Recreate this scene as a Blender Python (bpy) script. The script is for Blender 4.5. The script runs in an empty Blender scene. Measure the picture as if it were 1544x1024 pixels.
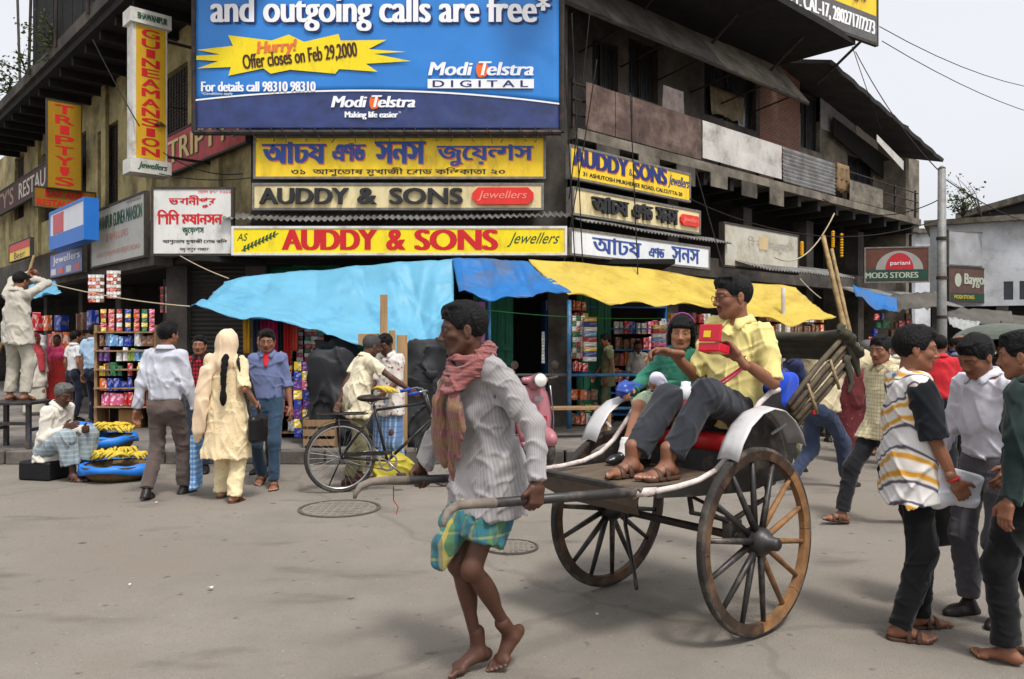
import bpy, bmesh, math, random
import numpy as np
from mathutils import Vector, Matrix
from mathutils.geometry import tessellate_polygon
R = math.radians
SC = bpy.context.scene
COL = SC.collection

# ------------------------------------------------------------------ camera, sky, sun, exposure
cam_data = bpy.data.cameras.new('camera')
cam_data.sensor_width = 36.0; cam_data.lens = 28.0; cam_data.clip_end = 3000.0; cam_data.clip_start = 0.05
cam = bpy.data.objects.new('camera', cam_data); COL.objects.link(cam)
CAMH = 1.5
cam.location = (0, 0, CAMH); cam.rotation_euler = (math.pi/2, 0, 0)
SC.camera = cam
SUN_EL, SUN_AZ = 62.0, 150.0           # high, behind the camera to the right, veiled by cloud
w = bpy.data.worlds.new('World'); SC.world = w; w.use_nodes = True
nt = w.node_tree; bg = nt.nodes['Background']
sky = nt.nodes.new('ShaderNodeTexSky'); sky.sky_type = 'NISHITA'; sky.sun_disc = False
sky.sun_elevation = R(SUN_EL); sky.sun_rotation = R(SUN_AZ); sky.dust_density = 6.0; sky.air_density = 1.2; sky.ozone_density = 1.0
hs = nt.nodes.new('ShaderNodeHueSaturation'); hs.inputs['Saturation'].default_value = 0.16
mixw = nt.nodes.new('ShaderNodeMix'); mixw.data_type = 'RGBA'; mixw.inputs[0].default_value = 0.6; mixw.inputs[7].default_value = (4.3, 4.45, 4.75, 1)   # even cloud cover over the blue
nt.links.new(sky.outputs[0], hs.inputs['Color']); nt.links.new(hs.outputs[0], mixw.inputs[6]); nt.links.new(mixw.outputs[2], bg.inputs[0])
bg.inputs[1].default_value = 0.12
sun_d = bpy.data.lights.new('sun', 'SUN'); sun_d.energy = 1.5; sun_d.angle = R(10); sun_d.color = (1.0, 0.96, 0.9)
sun = bpy.data.objects.new('sun', sun_d); COL.objects.link(sun)
sd = Vector((math.sin(R(SUN_AZ))*math.cos(R(SUN_EL)), math.cos(R(SUN_AZ))*math.cos(R(SUN_EL)), math.sin(R(SUN_EL))))
sun.rotation_euler = (-sd).to_track_quat('-Z', 'Y').to_euler()
SC.view_settings.view_transform = 'Standard'; SC.view_settings.look = 'None'
SC.view_settings.gamma = 1.0; SC.view_settings.use_curve_mapping = False
SC.view_settings.exposure = 0.92

# ------------------------------------------------------------------ pixel helper (photograph 1544 x 1024, level 28 mm lens)
FPX = 1544*28.0/36.0
def at(px, py, Y):
    return Vector(((px-772.0)/FPX*Y, Y, CAMH-(py-512.0)/FPX*Y))
def ground(px, py, z=0.0):
    Y = (CAMH-z)*FPX/(py-512.0)
    return Vector(((px-772.0)/FPX*Y, Y, z))

# ------------------------------------------------------------------ colours and materials
def s2l(c):
    c /= 255.0
    return c/12.92 if c <= 0.04045 else ((c+0.055)/1.055)**2.4
def rgb(r, g, b): return (s2l(r), s2l(g), s2l(b), 1.0)
MATS = {}
def _n(nt, t, **kw):
    n = nt.nodes.new(t)
    for k, v in kw.items():
        if hasattr(n, k): setattr(n, k, v)
        else: n.inputs[k.replace('_', ' ')].default_value = v
    return n
def mat(name, col, rough=0.75, var=0.25, vscale=6.0, bump=0.0, bscale=40.0, metal=0.0, dirt=None, dscale=1.5,
        damt=0.5, spec=0.3, coat=0.0, trans=0.0, stretch=(1, 1, 1), sheen=0.0, sss=0.0, emit=0.0, coords='Object', objcol=False, vcol=False, detail=6.0):
    """Base colour with two scales of mottling, optional dirt of a second colour in patches, and fine bump."""
    if name in MATS: return MATS[name]
    m = bpy.data.materials.new(name); m.use_nodes = True; MATS[name] = m
    t = m.node_tree; L = t.links; p = t.nodes['Principled BSDF']
    tc = _n(t, 'ShaderNodeTexCoord'); mp = _n(t, 'ShaderNodeMapping'); mp.inputs['Scale'].default_value = stretch
    L.new(tc.outputs[coords], mp.inputs['Vector'])
    if vcol:
        a = _n(t, 'ShaderNodeAttribute'); a.attribute_name = 'col'; base = a.outputs['Color']
    elif objcol:
        a = _n(t, 'ShaderNodeObjectInfo'); base = a.outputs['Color']
    else:
        a = _n(t, 'ShaderNodeRGB'); a.outputs[0].default_value = col; base = a.outputs[0]
    if var > 0:
        n1 = _n(t, 'ShaderNodeTexNoise'); n1.inputs['Scale'].default_value = vscale; n1.inputs['Detail'].default_value = detail; n1.inputs['Roughness'].default_value = 0.65
        L.new(mp.outputs[0], n1.inputs['Vector'])
        mr = _n(t, 'ShaderNodeMapRange'); mr.inputs['From Min'].default_value = 0.3; mr.inputs['From Max'].default_value = 0.7
        mr.inputs['To Min'].default_value = 1-var; mr.inputs['To Max'].default_value = 1+var*0.6
        L.new(n1.outputs[0], mr.inputs['Value'])
        mx = _n(t, 'ShaderNodeMix'); mx.data_type = 'RGBA'; mx.blend_type = 'MULTIPLY'; mx.inputs[0].default_value = 1.0
        L.new(base, mx.inputs[6]); L.new(mr.outputs[0], mx.inputs[7]); base = mx.outputs[2]
    if dirt is not None:
        n2 = _n(t, 'ShaderNodeTexNoise'); n2.inputs['Scale'].default_value = dscale; n2.inputs['Detail'].default_value = 8.0; n2.inputs['Roughness'].default_value = 0.7
        L.new(mp.outputs[0], n2.inputs['Vector'])
        m2 = _n(t, 'ShaderNodeMapRange'); m2.inputs['From Min'].default_value = 0.62-damt*0.3; m2.inputs['From Max'].default_value = 0.72
        L.new(n2.outputs[0], m2.inputs['Value'])
        x2 = _n(t, 'ShaderNodeMix'); x2.data_type = 'RGBA'
        L.new(m2.outputs[0], x2.inputs[0]); L.new(base, x2.inputs[6]); x2.inputs[7].default_value = dirt; base = x2.outputs[2]
    L.new(base, p.inputs['Base Color'])
    p.inputs['Roughness'].default_value = rough; p.inputs['Metallic'].default_value = metal
    p.inputs['Specular IOR Level'].default_value = spec
    if coat: p.inputs['Coat Weight'].default_value = coat
    if sheen: p.inputs['Sheen Weight'].default_value = sheen
    if sss:
        p.inputs['Subsurface Weight'].default_value = sss; p.inputs['Subsurface Radius'].default_value = (0.012, 0.005, 0.003); p.inputs['Subsurface Scale'].default_value = 1.0
    if trans:
        tr = _n(t, 'ShaderNodeBsdfTranslucent'); L.new(base, tr.inputs[0]); ms = _n(t, 'ShaderNodeMixShader'); ms.inputs[0].default_value = trans
        L.new(p.outputs[0], ms.inputs[1]); L.new(tr.outputs[0], ms.inputs[2]); L.new(ms.outputs[0], t.nodes['Material Output'].inputs[0])
    if bump > 0:
        n3 = _n(t, 'ShaderNodeTexNoise'); n3.inputs['Scale'].default_value = bscale; n3.inputs['Detail'].default_value = 5.0
        L.new(mp.outputs[0], n3.inputs['Vector'])
        b = _n(t, 'ShaderNodeBump'); b.inputs['Strength'].default_value = min(1.0, bump); b.inputs['Distance'].default_value = 0.01*bump
        L.new(n3.outputs[0], b.inputs['Height']); L.new(b.outputs[0], p.inputs['Normal'])
    return m
def cloth_mat(name, col, stripes=(), rough=0.85, var=0.18, bump=0.35, check=None, dots=None):
    """Woven cloth. stripes: list of (axis 0/1/2, width, duty, colour, amount). dots: (scale, size, colour)."""
    if name in MATS: return MATS[name]
    m = mat(name, col, rough=rough, var=var, vscale=9.0, bump=bump, bscale=55.0, spec=0.15, sheen=0.15)
    t = m.node_tree; L = t.links; p = t.nodes['Principled BSDF']
    base = p.inputs['Base Color'].links[0].from_socket
    tc = _n(t, 'ShaderNodeTexCoord')
    nz = _n(t, 'ShaderNodeTexNoise'); nz.inputs['Scale'].default_value = 5.0; L.new(tc.outputs['Object'], nz.inputs['Vector'])
    va = _n(t, 'ShaderNodeVectorMath', operation='MULTIPLY_ADD'); va.inputs[1].default_value = (0.03, 0.03, 0.03)
    L.new(nz.outputs['Color'], va.inputs[0]); L.new(tc.outputs['Object'], va.inputs[2])
    sx = _n(t, 'ShaderNodeSeparateXYZ'); L.new(va.outputs[0], sx.inputs[0])
    ca = _n(t, 'ShaderNodeAttribute'); ca.attribute_name = 'cuv'; cn = _n(t, 'ShaderNodeVectorMath', operation='MULTIPLY_ADD'); cn.inputs[1].default_value = (0.006, 0.006, 0); L.new(nz.outputs['Color'], cn.inputs[0]); L.new(ca.outputs['Vector'], cn.inputs[2]); cs_ = _n(t, 'ShaderNodeSeparateXYZ'); L.new(cn.outputs[0], cs_.inputs[0])
    for ax, width, duty, c, amt in stripes:
        if ax == 'u': src = cs_.outputs[0]      # around the limb: stripes run along it
        elif ax == 'v': src = cs_.outputs[1]    # along the limb: hoops
        elif ax == 4:
            ad = _n(t, 'ShaderNodeMath', operation='ADD'); L.new(sx.outputs[1], ad.inputs[0]); L.new(sx.outputs[2], ad.inputs[1]); src = ad.outputs[0]
        else: src = sx.outputs[ax]
        dv = _n(t, 'ShaderNodeMath', operation='DIVIDE'); L.new(src, dv.inputs[0]); dv.inputs[1].default_value = width
        fr = _n(t, 'ShaderNodeMath', operation='FRACT'); L.new(dv.outputs[0], fr.inputs[0])
        lt = _n(t, 'ShaderNodeMath', operation='LESS_THAN'); L.new(fr.outputs[0], lt.inputs[0]); lt.inputs[1].default_value = duty
        ml = _n(t, 'ShaderNodeMath', operation='MULTIPLY'); L.new(lt.outputs[0], ml.inputs[0]); ml.inputs[1].default_value = amt
        mx = _n(t, 'ShaderNodeMix'); mx.data_type = 'RGBA'; L.new(ml.outputs[0], mx.inputs[0]); L.new(base, mx.inputs[6]); mx.inputs[7].default_value = c; base = mx.outputs[2]
    if dots:
        sc_, size, c = dots
        vo = _n(t, 'ShaderNodeTexVoronoi'); vo.inputs['Scale'].default_value = sc_; L.new(tc.outputs['Object'], vo.inputs['Vector'])
        lt = _n(t, 'ShaderNodeMath', operation='LESS_THAN'); L.new(vo.outputs['Distance'], lt.inputs[0]); lt.inputs[1].default_value = size
        mx = _n(t, 'ShaderNodeMix'); mx.data_type = 'RGBA'; L.new(lt.outputs[0], mx.inputs[0]); L.new(base, mx.inputs[6]); mx.inputs[7].default_value = c; base = mx.outputs[2]
    L.new(base, p.inputs['Base Color'])
    rn_ = _n(t, 'ShaderNodeTexNoise'); rn_.noise_type = 'RIDGED_MULTIFRACTAL'; rn_.inputs['Scale'].default_value = 7.0; rn_.inputs['Detail'].default_value = 3.0; rn_.inputs['Distortion'].default_value = 0.6; L.new(tc.outputs['Object'], rn_.inputs['Vector'])
    b2 = _n(t, 'ShaderNodeBump'); b2.inputs['Strength'].default_value = 0.45; b2.inputs['Distance'].default_value = 0.012; L.new(rn_.outputs[0], b2.inputs['Height'])
    if p.inputs['Normal'].links: L.new(p.inputs['Normal'].links[0].from_socket, b2.inputs['Normal'])
    L.new(b2.outputs[0], p.inputs['Normal'])
    return m

def ridges(m, scale, dist, strength=0.6, stretch=(1, 1, 1)):
    """adds sharp creases to a material's relief"""
    t = m.node_tree; L = t.links; p = t.nodes['Principled BSDF']; tc = _n(t, 'ShaderNodeTexCoord'); mp = _n(t, 'ShaderNodeMapping'); mp.inputs['Scale'].default_value = stretch; L.new(tc.outputs['Object'], mp.inputs[0])
    n = _n(t, 'ShaderNodeTexNoise'); n.noise_type = 'RIDGED_MULTIFRACTAL'; n.inputs['Scale'].default_value = scale; n.inputs['Detail'].default_value = 3.0; n.inputs['Distortion'].default_value = 0.5; L.new(mp.outputs[0], n.inputs['Vector'])
    b = _n(t, 'ShaderNodeBump'); b.inputs['Strength'].default_value = strength; b.inputs['Distance'].default_value = dist; L.new(n.outputs[0], b.inputs['Height'])
    if p.inputs['Normal'].links: L.new(p.inputs['Normal'].links[0].from_socket, b.inputs['Normal'])
    L.new(b.outputs[0], p.inputs['Normal']); return m

# ------------------------------------------------------------------ object helpers
def tag(o, label=None, cat=None, group=None, kind=None):
    if label: o['label'] = label
    if cat: o['category'] = cat
    if group: o['group'] = group
    if kind: o['kind'] = kind
    return o
def empty(name, loc=(0, 0, 0), rz=0.0, label=None, cat=None, group=None):
    o = bpy.data.objects.new(name, None); COL.objects.link(o); o.location = loc; o.rotation_euler = (0, 0, rz); o.empty_display_size = 0.1
    return tag(o, label, cat, group)
def link(name, me, m=None, parent=None, smooth=False):
    if m is not None:
        me.materials.clear()
        for q in (m if isinstance(m, (list, tuple)) else [m]): me.materials.append(q)
    if smooth: me.polygons.foreach_set('use_smooth', [True]*len(me.polygons))
    o = bpy.data.objects.new(name, me); COL.objects.link(o)
    if parent is not None: o.parent = parent
    return o
class MB:
    """collects vertices and faces of one mesh"""
    def __init__(s): s.v = []; s.f = []; s.mi = []
    def poly(s, pts, mi=0):
        i = len(s.v); s.v += [tuple(p) for p in pts]; s.f.append(tuple(range(i, i+len(pts)))); s.mi.append(mi); return s
    def box(s, lo, hi, mi=0, M=None):
        i = len(s.v)
        c = [(x, y, z) for z in (lo[2], hi[2]) for y in (lo[1], hi[1]) for x in (lo[0], hi[0])]
        if M is not None: c = [tuple(M @ Vector(q)) for q in c]
        s.v += c
        for q in ((0, 2, 3, 1), (4, 5, 7, 6), (0, 1, 5, 4), (2, 6, 7, 3), (0, 4, 6, 2), (1, 3, 7, 5)):
            s.f.append(tuple(i+k for k in q)); s.mi.append(mi)
        return s
    def bar(s, a, b, w, h, up=(0, 0, 1), mi=0):
        """rectangular bar from a to b"""
        a, b = Vector(a), Vector(b); d = (b-a); ln = d.length; d.normalize(); u = Vector(up)
        if abs(d.dot(u)) > 0.98: u = Vector((0, 1, 0))
        x = d.cross(u).normalized(); u = x.cross(d)
        M = Matrix((( x.x, d.x, u.x, a.x), (x.y, d.y, u.y, a.y), (x.z, d.z, u.z, a.z), (0, 0, 0, 1)))
        return s.box((-w/2, 0, -h/2), (w/2, ln, h/2), mi, M)
    def tube(s, pts, r, n=8, closed=False, mi=0, cap=True):
        pts = [Vector(p) for p in pts]; N = len(pts); rr = r if isinstance(r, (list, tuple)) else [r]*N
        i0 = len(s.v); prev = None
        for k, p in enumerate(pts):
            if closed: d = pts[(k+1) % N]-pts[k-1]
            else: d = pts[min(k+1, N-1)]-pts[max(k-1, 0)]
            d.normalize()
            if prev is None:
                a = Vector((0, 0, 1)) if abs(d.z) < 0.9 else Vector((1, 0, 0))
                u = d.cross(a).normalized()
            else: u = (prev-d*prev.dot(d)).normalized()
            prev = u; v = d.cross(u)
            for j in range(n):
                t = 2*math.pi*j/n; s.v.append(tuple(p+(u*math.cos(t)+v*math.sin(t))*rr[k]))
        for k in range(N if closed else N-1):
            for j in range(n):
                a = i0+k*n+j; b = i0+k*n+(j+1) % n; c = i0+((k+1) % N)*n+(j+1) % n; d = i0+((k+1) % N)*n+j
                s.f.append((a, b, c, d)); s.mi.append(mi)
        if cap and not closed:
            s.f.append(tuple(i0+j for j in range(n))[::-1]); s.mi.append(mi)
            s.f.append(tuple(i0+(N-1)*n+j for j in range(n))); s.mi.append(mi)
        return s
    def lathe(s, prof, n=16, mi=0, M=None):
        """prof: list of (radius, height), spun about Z"""
        i0 = len(s.v)
        for r, z in prof:
            for j in range(n):
                t = 2*math.pi*j/n; q = Vector((r*math.cos(t), r*math.sin(t), z))
                s.v.append(tuple(M @ q if M is not None else q))
        for k in range(len(prof)-1):
            for j in range(n):
                s.f.append((i0+k*n+j, i0+k*n+(j+1) % n, i0+(k+1)*n+(j+1) % n, i0+(k+1)*n+j)); s.mi.append(mi)
        return s
    def grid(s, P, mi=0, closed_u=False):
        """P[i][j] points"""
        i0 = len(s.v); nu, nv = len(P), len(P[0])
        for row in P: s.v += [tuple(q) for q in row]
        for a in range(nu if closed_u else nu-1):
            for b in range(nv-1):
                a2 = (a+1) % nu
                s.f.append((i0+a*nv+b, i0+a2*nv+b, i0+a2*nv+b+1, i0+a*nv+b+1)); s.mi.append(mi)
        return s
    def mesh(s, name='mesh'):
        me = bpy.data.meshes.new(name); me.from_pydata(s.v, [], s.f)
        if any(s.mi): me.polygons.foreach_set('material_index', s.mi)
        me.update(); return me
    def build(s, name, m=None, parent=None, smooth=False, bevel=0.0, solid=0.0, label=None, cat=None, group=None, kind=None):
        o = link(name, s.mesh(name), m, parent, smooth)
        if solid:
            md = o.modifiers.new('solidify', 'SOLIDIFY'); md.thickness = solid; md.offset = 0.0
        if bevel:
            md = o.modifiers.new('bevel', 'BEVEL'); md.width = bevel; md.segments = 1; md.limit_method = 'ANGLE'
        return tag(o, label, cat, group, kind)
def copy_tree(o, parent=None):
    c = o.copy(); COL.objects.link(c); c.parent = parent
    for ch in o.children: copy_tree(ch, c)
    return c
def frame_matrix(o, x, y, z):
    x, y, z, o = Vector(x), Vector(y), Vector(z), Vector(o)
    return Matrix(((x.x, y.x, z.x, o.x), (x.y, y.y, z.y, o.y), (x.z, y.z, z.z, o.z), (0, 0, 0, 1)))
def vnoise(x, y, z, seed=0):
    from mathutils import noise
    return noise.noise(Vector((x+seed*17.3, y-seed*9.1, z+seed*3.7)))

# ------------------------------------------------------------------ lettering: every glyph outline filled on its own
def _contours(body, res=4):
    c = bpy.data.curves.new('text', 'FONT'); c.body = body; c.size = 1.0; c.resolution_u = res
    o = bpy.data.objects.new('text', c); COL.objects.link(o)
    dg = bpy.context.evaluated_depsgraph_get(); dg.update()
    cu = o.to_curve(dg); out = []
    for sp in cu.splines:
        pts = []
        if sp.type == 'BEZIER':
            bp = sp.bezier_points; n = len(bp)
            for i in range(n):
                a, b = bp[i], bp[(i+1) % n]
                for k in range(res):
                    t = k/res; u = 1-t
                    p = a.co*u**3+a.handle_right*3*u*u*t+b.handle_left*3*u*t*t+b.co*t**3
                    pts.append((p.x, p.y))
        else: pts = [(p.co.x, p.co.y) for p in sp.points]
        q = [pts[0]]
        for p in pts[1:]:
            if abs(p[0]-q[-1][0])+abs(p[1]-q[-1][1]) > 1e-4: q.append(p)
        if len(q) > 3 and abs(q[0][0]-q[-1][0])+abs(q[0][1]-q[-1][1]) < 1e-4: q.pop()
        if len(q) > 2: out.append(q)
    o.to_curve_clear(); COL.objects.unlink(o); bpy.data.objects.remove(o); bpy.data.curves.remove(c)
    return out
def _area(p): return 0.5*sum(p[i-1][0]*p[i][1]-p[i][0]*p[i-1][1] for i in range(len(p)))
def _inside(pt, p):
    x, y = pt; r = False
    for i in range(len(p)):
        x1, y1 = p[i-1]; x2, y2 = p[i]
        if (y1 > y) != (y2 > y) and x < (x2-x1)*(y-y1)/(y2-y1)+x1: r = not r
    return r
_TEXT = {}
def text_shapes(body):
    """list of (outline, holes) and extents for a line of text"""
    if body in _TEXT: return _TEXT[body]
    cs = _contours(body)
    if not cs: return [], (0, 0, 1, 1)
    ar = [_area(c) for c in cs]; big = max(range(len(cs)), key=lambda i: abs(ar[i])); sg = 1 if ar[big] > 0 else -1
    outs = [[c, []] for c, a in zip(cs, ar) if a*sg > 0]; areas = [abs(_area(o[0])) for o in outs]
    for c, a in zip(cs, ar):
        if a*sg > 0: continue
        cand = [i for i, o in enumerate(outs) if _inside(c[0], o[0]) and areas[i] > abs(a)]
        if cand: outs[min(cand, key=lambda i: areas[i])][1].append(c)
    xs = [p[0] for o in outs for p in o[0]]; ys = [p[1] for o in outs for p in o[0]]
    _TEXT[body] = (outs, (min(xs), min(ys), max(xs), max(ys))); return _TEXT[body]
def lettering(name, body, M, box, m, parent, bold=0.0, depth=0.0, skew=0.0, out=0.004, fit=True, vertical=False, rot=0.0):
    """flat painted (or raised, depth>0) lettering filling box=(x0,y0,x1,y1) on the board plane M (x right, y up, z out)"""
    mb = MB(); lines = [body]
    if vertical:
        n = len(body); x0, y0, x1, y1 = box; hgt = (y1-y0)/n
        jobs = [(ch, (x0+(0.28*(x1-x0) if ch in "I'" else 0), y1-(i+1)*hgt+hgt*0.1, x1-(0.28*(x1-x0) if ch in "I'" else 0), y1-i*hgt-hgt*0.08)) for i, ch in enumerate(body) if ch != ' ']
    else: jobs = [(body, box)]
    cr, sr = math.cos(rot), math.sin(rot); cx, cy = (box[0]+box[2])/2, (box[1]+box[3])/2
    for tx, (x0, y0, x1, y1) in jobs:
        sh, (a0, b0, a1, b1) = text_shapes(tx)
        sx = (x1-x0)/max(1e-6, a1-a0); sy = (y1-y0)/max(1e-6, b1-b0)
        offs = [0.0] if not bold else [-bold, 0.0, bold]
        for bi, bo in enumerate(offs):
            for si, (o, hs_) in enumerate(sh):
                loops = [[Vector((x0+(p[0]-a0)*sx+bo+skew*(p[1]-b0)*sy, y0+(p[1]-b0)*sy, 0)) for p in lp] for lp in [o]+hs_]
                if rot:
                    loops = [[Vector((cx+(p.x-cx)*cr-(p.y-cy)*sr, cy+(p.x-cx)*sr+(p.y-cy)*cr, 0)) for p in lp] for lp in loops]
                flat = [p for lp in loops for p in lp]; i0 = len(mb.v)
                zt = out+depth+0.0006*bi+0.0003*(si % 2)
                mb.v += [tuple(M @ Vector((p.x, p.y, zt))) for p in flat]
                for tri in tessellate_polygon(loops):
                    a, b, c = (flat[k] for k in tri); nz = (b.x-a.x)*(c.y-a.y)-(b.y-a.y)*(c.x-a.x)
                    mb.f.append(tuple(i0+k for k in (tri if nz > 0 else tri[::-1]))); mb.mi.append(0)
                if depth > 0:
                    j0 = len(mb.v); mb.v += [tuple(M @ Vector((p.x, p.y, 0.0))) for p in flat]; k0 = 0
                    for lp in loops:
                        n = len(lp)
                        for k in range(n):
                            mb.f.append((i0+k0+k, j0+k0+k, j0+k0+(k+1) % n, i0+k0+(k+1) % n)); mb.mi.append(0)
                        k0 += n
    return mb.build(name, m, parent)
def under(o, root):
    """parent o (authored in world axes) to root without moving it"""
    o.parent = root; o.matrix_parent_inverse = root.matrix_basis.inverted() if root.parent is None else Matrix.Identity(4); return o
# ------------------------------------------------------------------ distance fields and surface nets: bodies and clothes as one skin
def V3(*a): return np.array(a, dtype=np.float32)
def nrm(v):
    v = np.asarray(v, dtype=np.float32); n = np.linalg.norm(v); return v/n if n > 1e-9 else v
class Cap:
    """tapered capsule a->b, radii ra, rb; flat=(axis, factor) squashes it along an axis; ends 'a'/'b' cut flat"""
    def __init__(s, a, b, ra, rb, flat=None, cut='', bulge=0.0):
        s.a, s.b = np.asarray(a, np.float32), np.asarray(b, np.float32); s.ra, s.rb = ra, rb; s.flat = flat; s.cut = cut; s.bulge = bulge
        r = max(ra, rb)+abs(bulge); s.lo = np.minimum(s.a, s.b)-r; s.hi = np.maximum(s.a, s.b)+r
    def __call__(s, P):
        p = P-s.a; ab = s.b-s.a; L2 = float(ab @ ab)+1e-9; t0 = (p @ ab)/L2; t = np.clip(t0, 0, 1)
        q = p-t[..., None]*ab
        if s.flat is not None:
            n, f = s.flat; q = q+n*((q @ n)*(1.0/f-1.0))[..., None]
        r = s.ra+(s.rb-s.ra)*t
        if s.bulge: r = r+s.bulge*np.sin(np.pi*np.clip(t*1.25, 0, 1))
        d = np.sqrt((q*q).sum(-1))-r
        if s.flat is not None: d = d*(0.5+0.5*s.flat[1])
        L = math.sqrt(L2)
        if 'b' in s.cut: d = np.maximum(d, (t0-1)*L)
        if 'a' in s.cut: d = np.maximum(d, -t0*L)
        return d
class Ell:
    def __init__(s, c, r, ax=None):
        s.c = np.asarray(c, np.float32); s.r = np.asarray(r, np.float32); s.ax = np.eye(3, dtype=np.float32) if ax is None else np.asarray(ax, np.float32)
        e = np.sqrt(((s.ax.T*s.r)**2).sum(1)); s.lo = s.c-e; s.hi = s.c+e
    def __call__(s, P):
        q = ((P-s.c) @ s.ax.T)/s.r; k0 = np.sqrt((q*q).sum(-1)); k1 = np.sqrt(((q/s.r)**2).sum(-1))
        return k0*(k0-1)/np.maximum(k1, 1e-6)
class Bx:
    def __init__(s, c, r, ax=None, rd=0.01):
        s.c = np.asarray(c, np.float32); s.r = np.asarray(r, np.float32); s.ax = np.eye(3, dtype=np.float32) if ax is None else np.asarray(ax, np.float32); s.rd = rd
        e = np.abs(s.ax.T*s.r).sum(1); s.lo = s.c-e; s.hi = s.c+e
    def __call__(s, P):
        q = np.abs((P-s.c) @ s.ax.T)-s.r+s.rd
        return np.sqrt((np.maximum(q, 0)**2).sum(-1))+np.minimum(q.max(-1), 0)-s.rd
class Chain:
    """polyline of capsules evaluated as one primitive"""
    def __init__(s, pts, rs, **kw):
        if not isinstance(rs, (list, tuple)): rs = [rs]*len(pts)
        s.c = [Cap(pts[i], pts[i+1], rs[i], rs[i+1], **kw) for i in range(len(pts)-1)]
        s.lo = np.min([c.lo for c in s.c], 0); s.hi = np.max([c.hi for c in s.c], 0)
    def __call__(s, P): return np.min([c(P) for c in s.c], 0)
class Cut:
    """primitive cut by a half space: keeps the side where (p-o).n < 0"""
    def __init__(s, prim, o, n):
        s.p = prim; s.o = np.asarray(o, np.float32); s.n = nrm(n); s.lo, s.hi = prim.lo, prim.hi
    def __call__(s, P): return np.maximum(s.p(P), (P-s.o) @ s.n)
def ring(c, r1, r2, u, v, n=14, a0=0.0, a1=6.2832, lift=None):
    c = np.asarray(c, np.float32); pts = []
    for i in range(n+1):
        t = a0+(a1-a0)*i/n; p = c+np.asarray(u)*r1*math.cos(t)+np.asarray(v)*r2*math.sin(t)
        if lift is not None: p = p+np.asarray(lift(t))
        pts.append(p.astype(np.float32))
    return pts
def wrinkle(P, amp, freq, seed=0, an=(1, 1, 1)):
    """cloth folds: narrow warped ridges that fade in and out over broad smooth cloth"""
    rg = np.random.RandomState(seed); q = P*(np.asarray(an, np.float32)*freq)
    q = q+0.7*np.sin(q[..., [1, 2, 0]]*0.4+rg.rand(3).astype(np.float32)*6.28)
    n = 0
    for i in range(5):
        d = rg.randn(3); d = (d/np.linalg.norm(d)).astype(np.float32); e = rg.randn(3); e = (e/np.linalg.norm(e)).astype(np.float32)
        t = q @ d*(0.7+0.6*rg.rand())+rg.rand()*6.28; t = t+1.0*np.sin(q @ e*0.4+rg.rand()*6.28); w_ = 0.22+0.16*rg.rand()
        n = n+np.exp(-(np.sin(t*0.5)/w_)**2)*np.clip(1.3*np.sin(q @ e*0.33+rg.rand()*6.28), 0, 1)
        n = n-0.12*np.sin(t*0.5+1.0)
    return -amp*0.75*(n-0.3)
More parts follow.
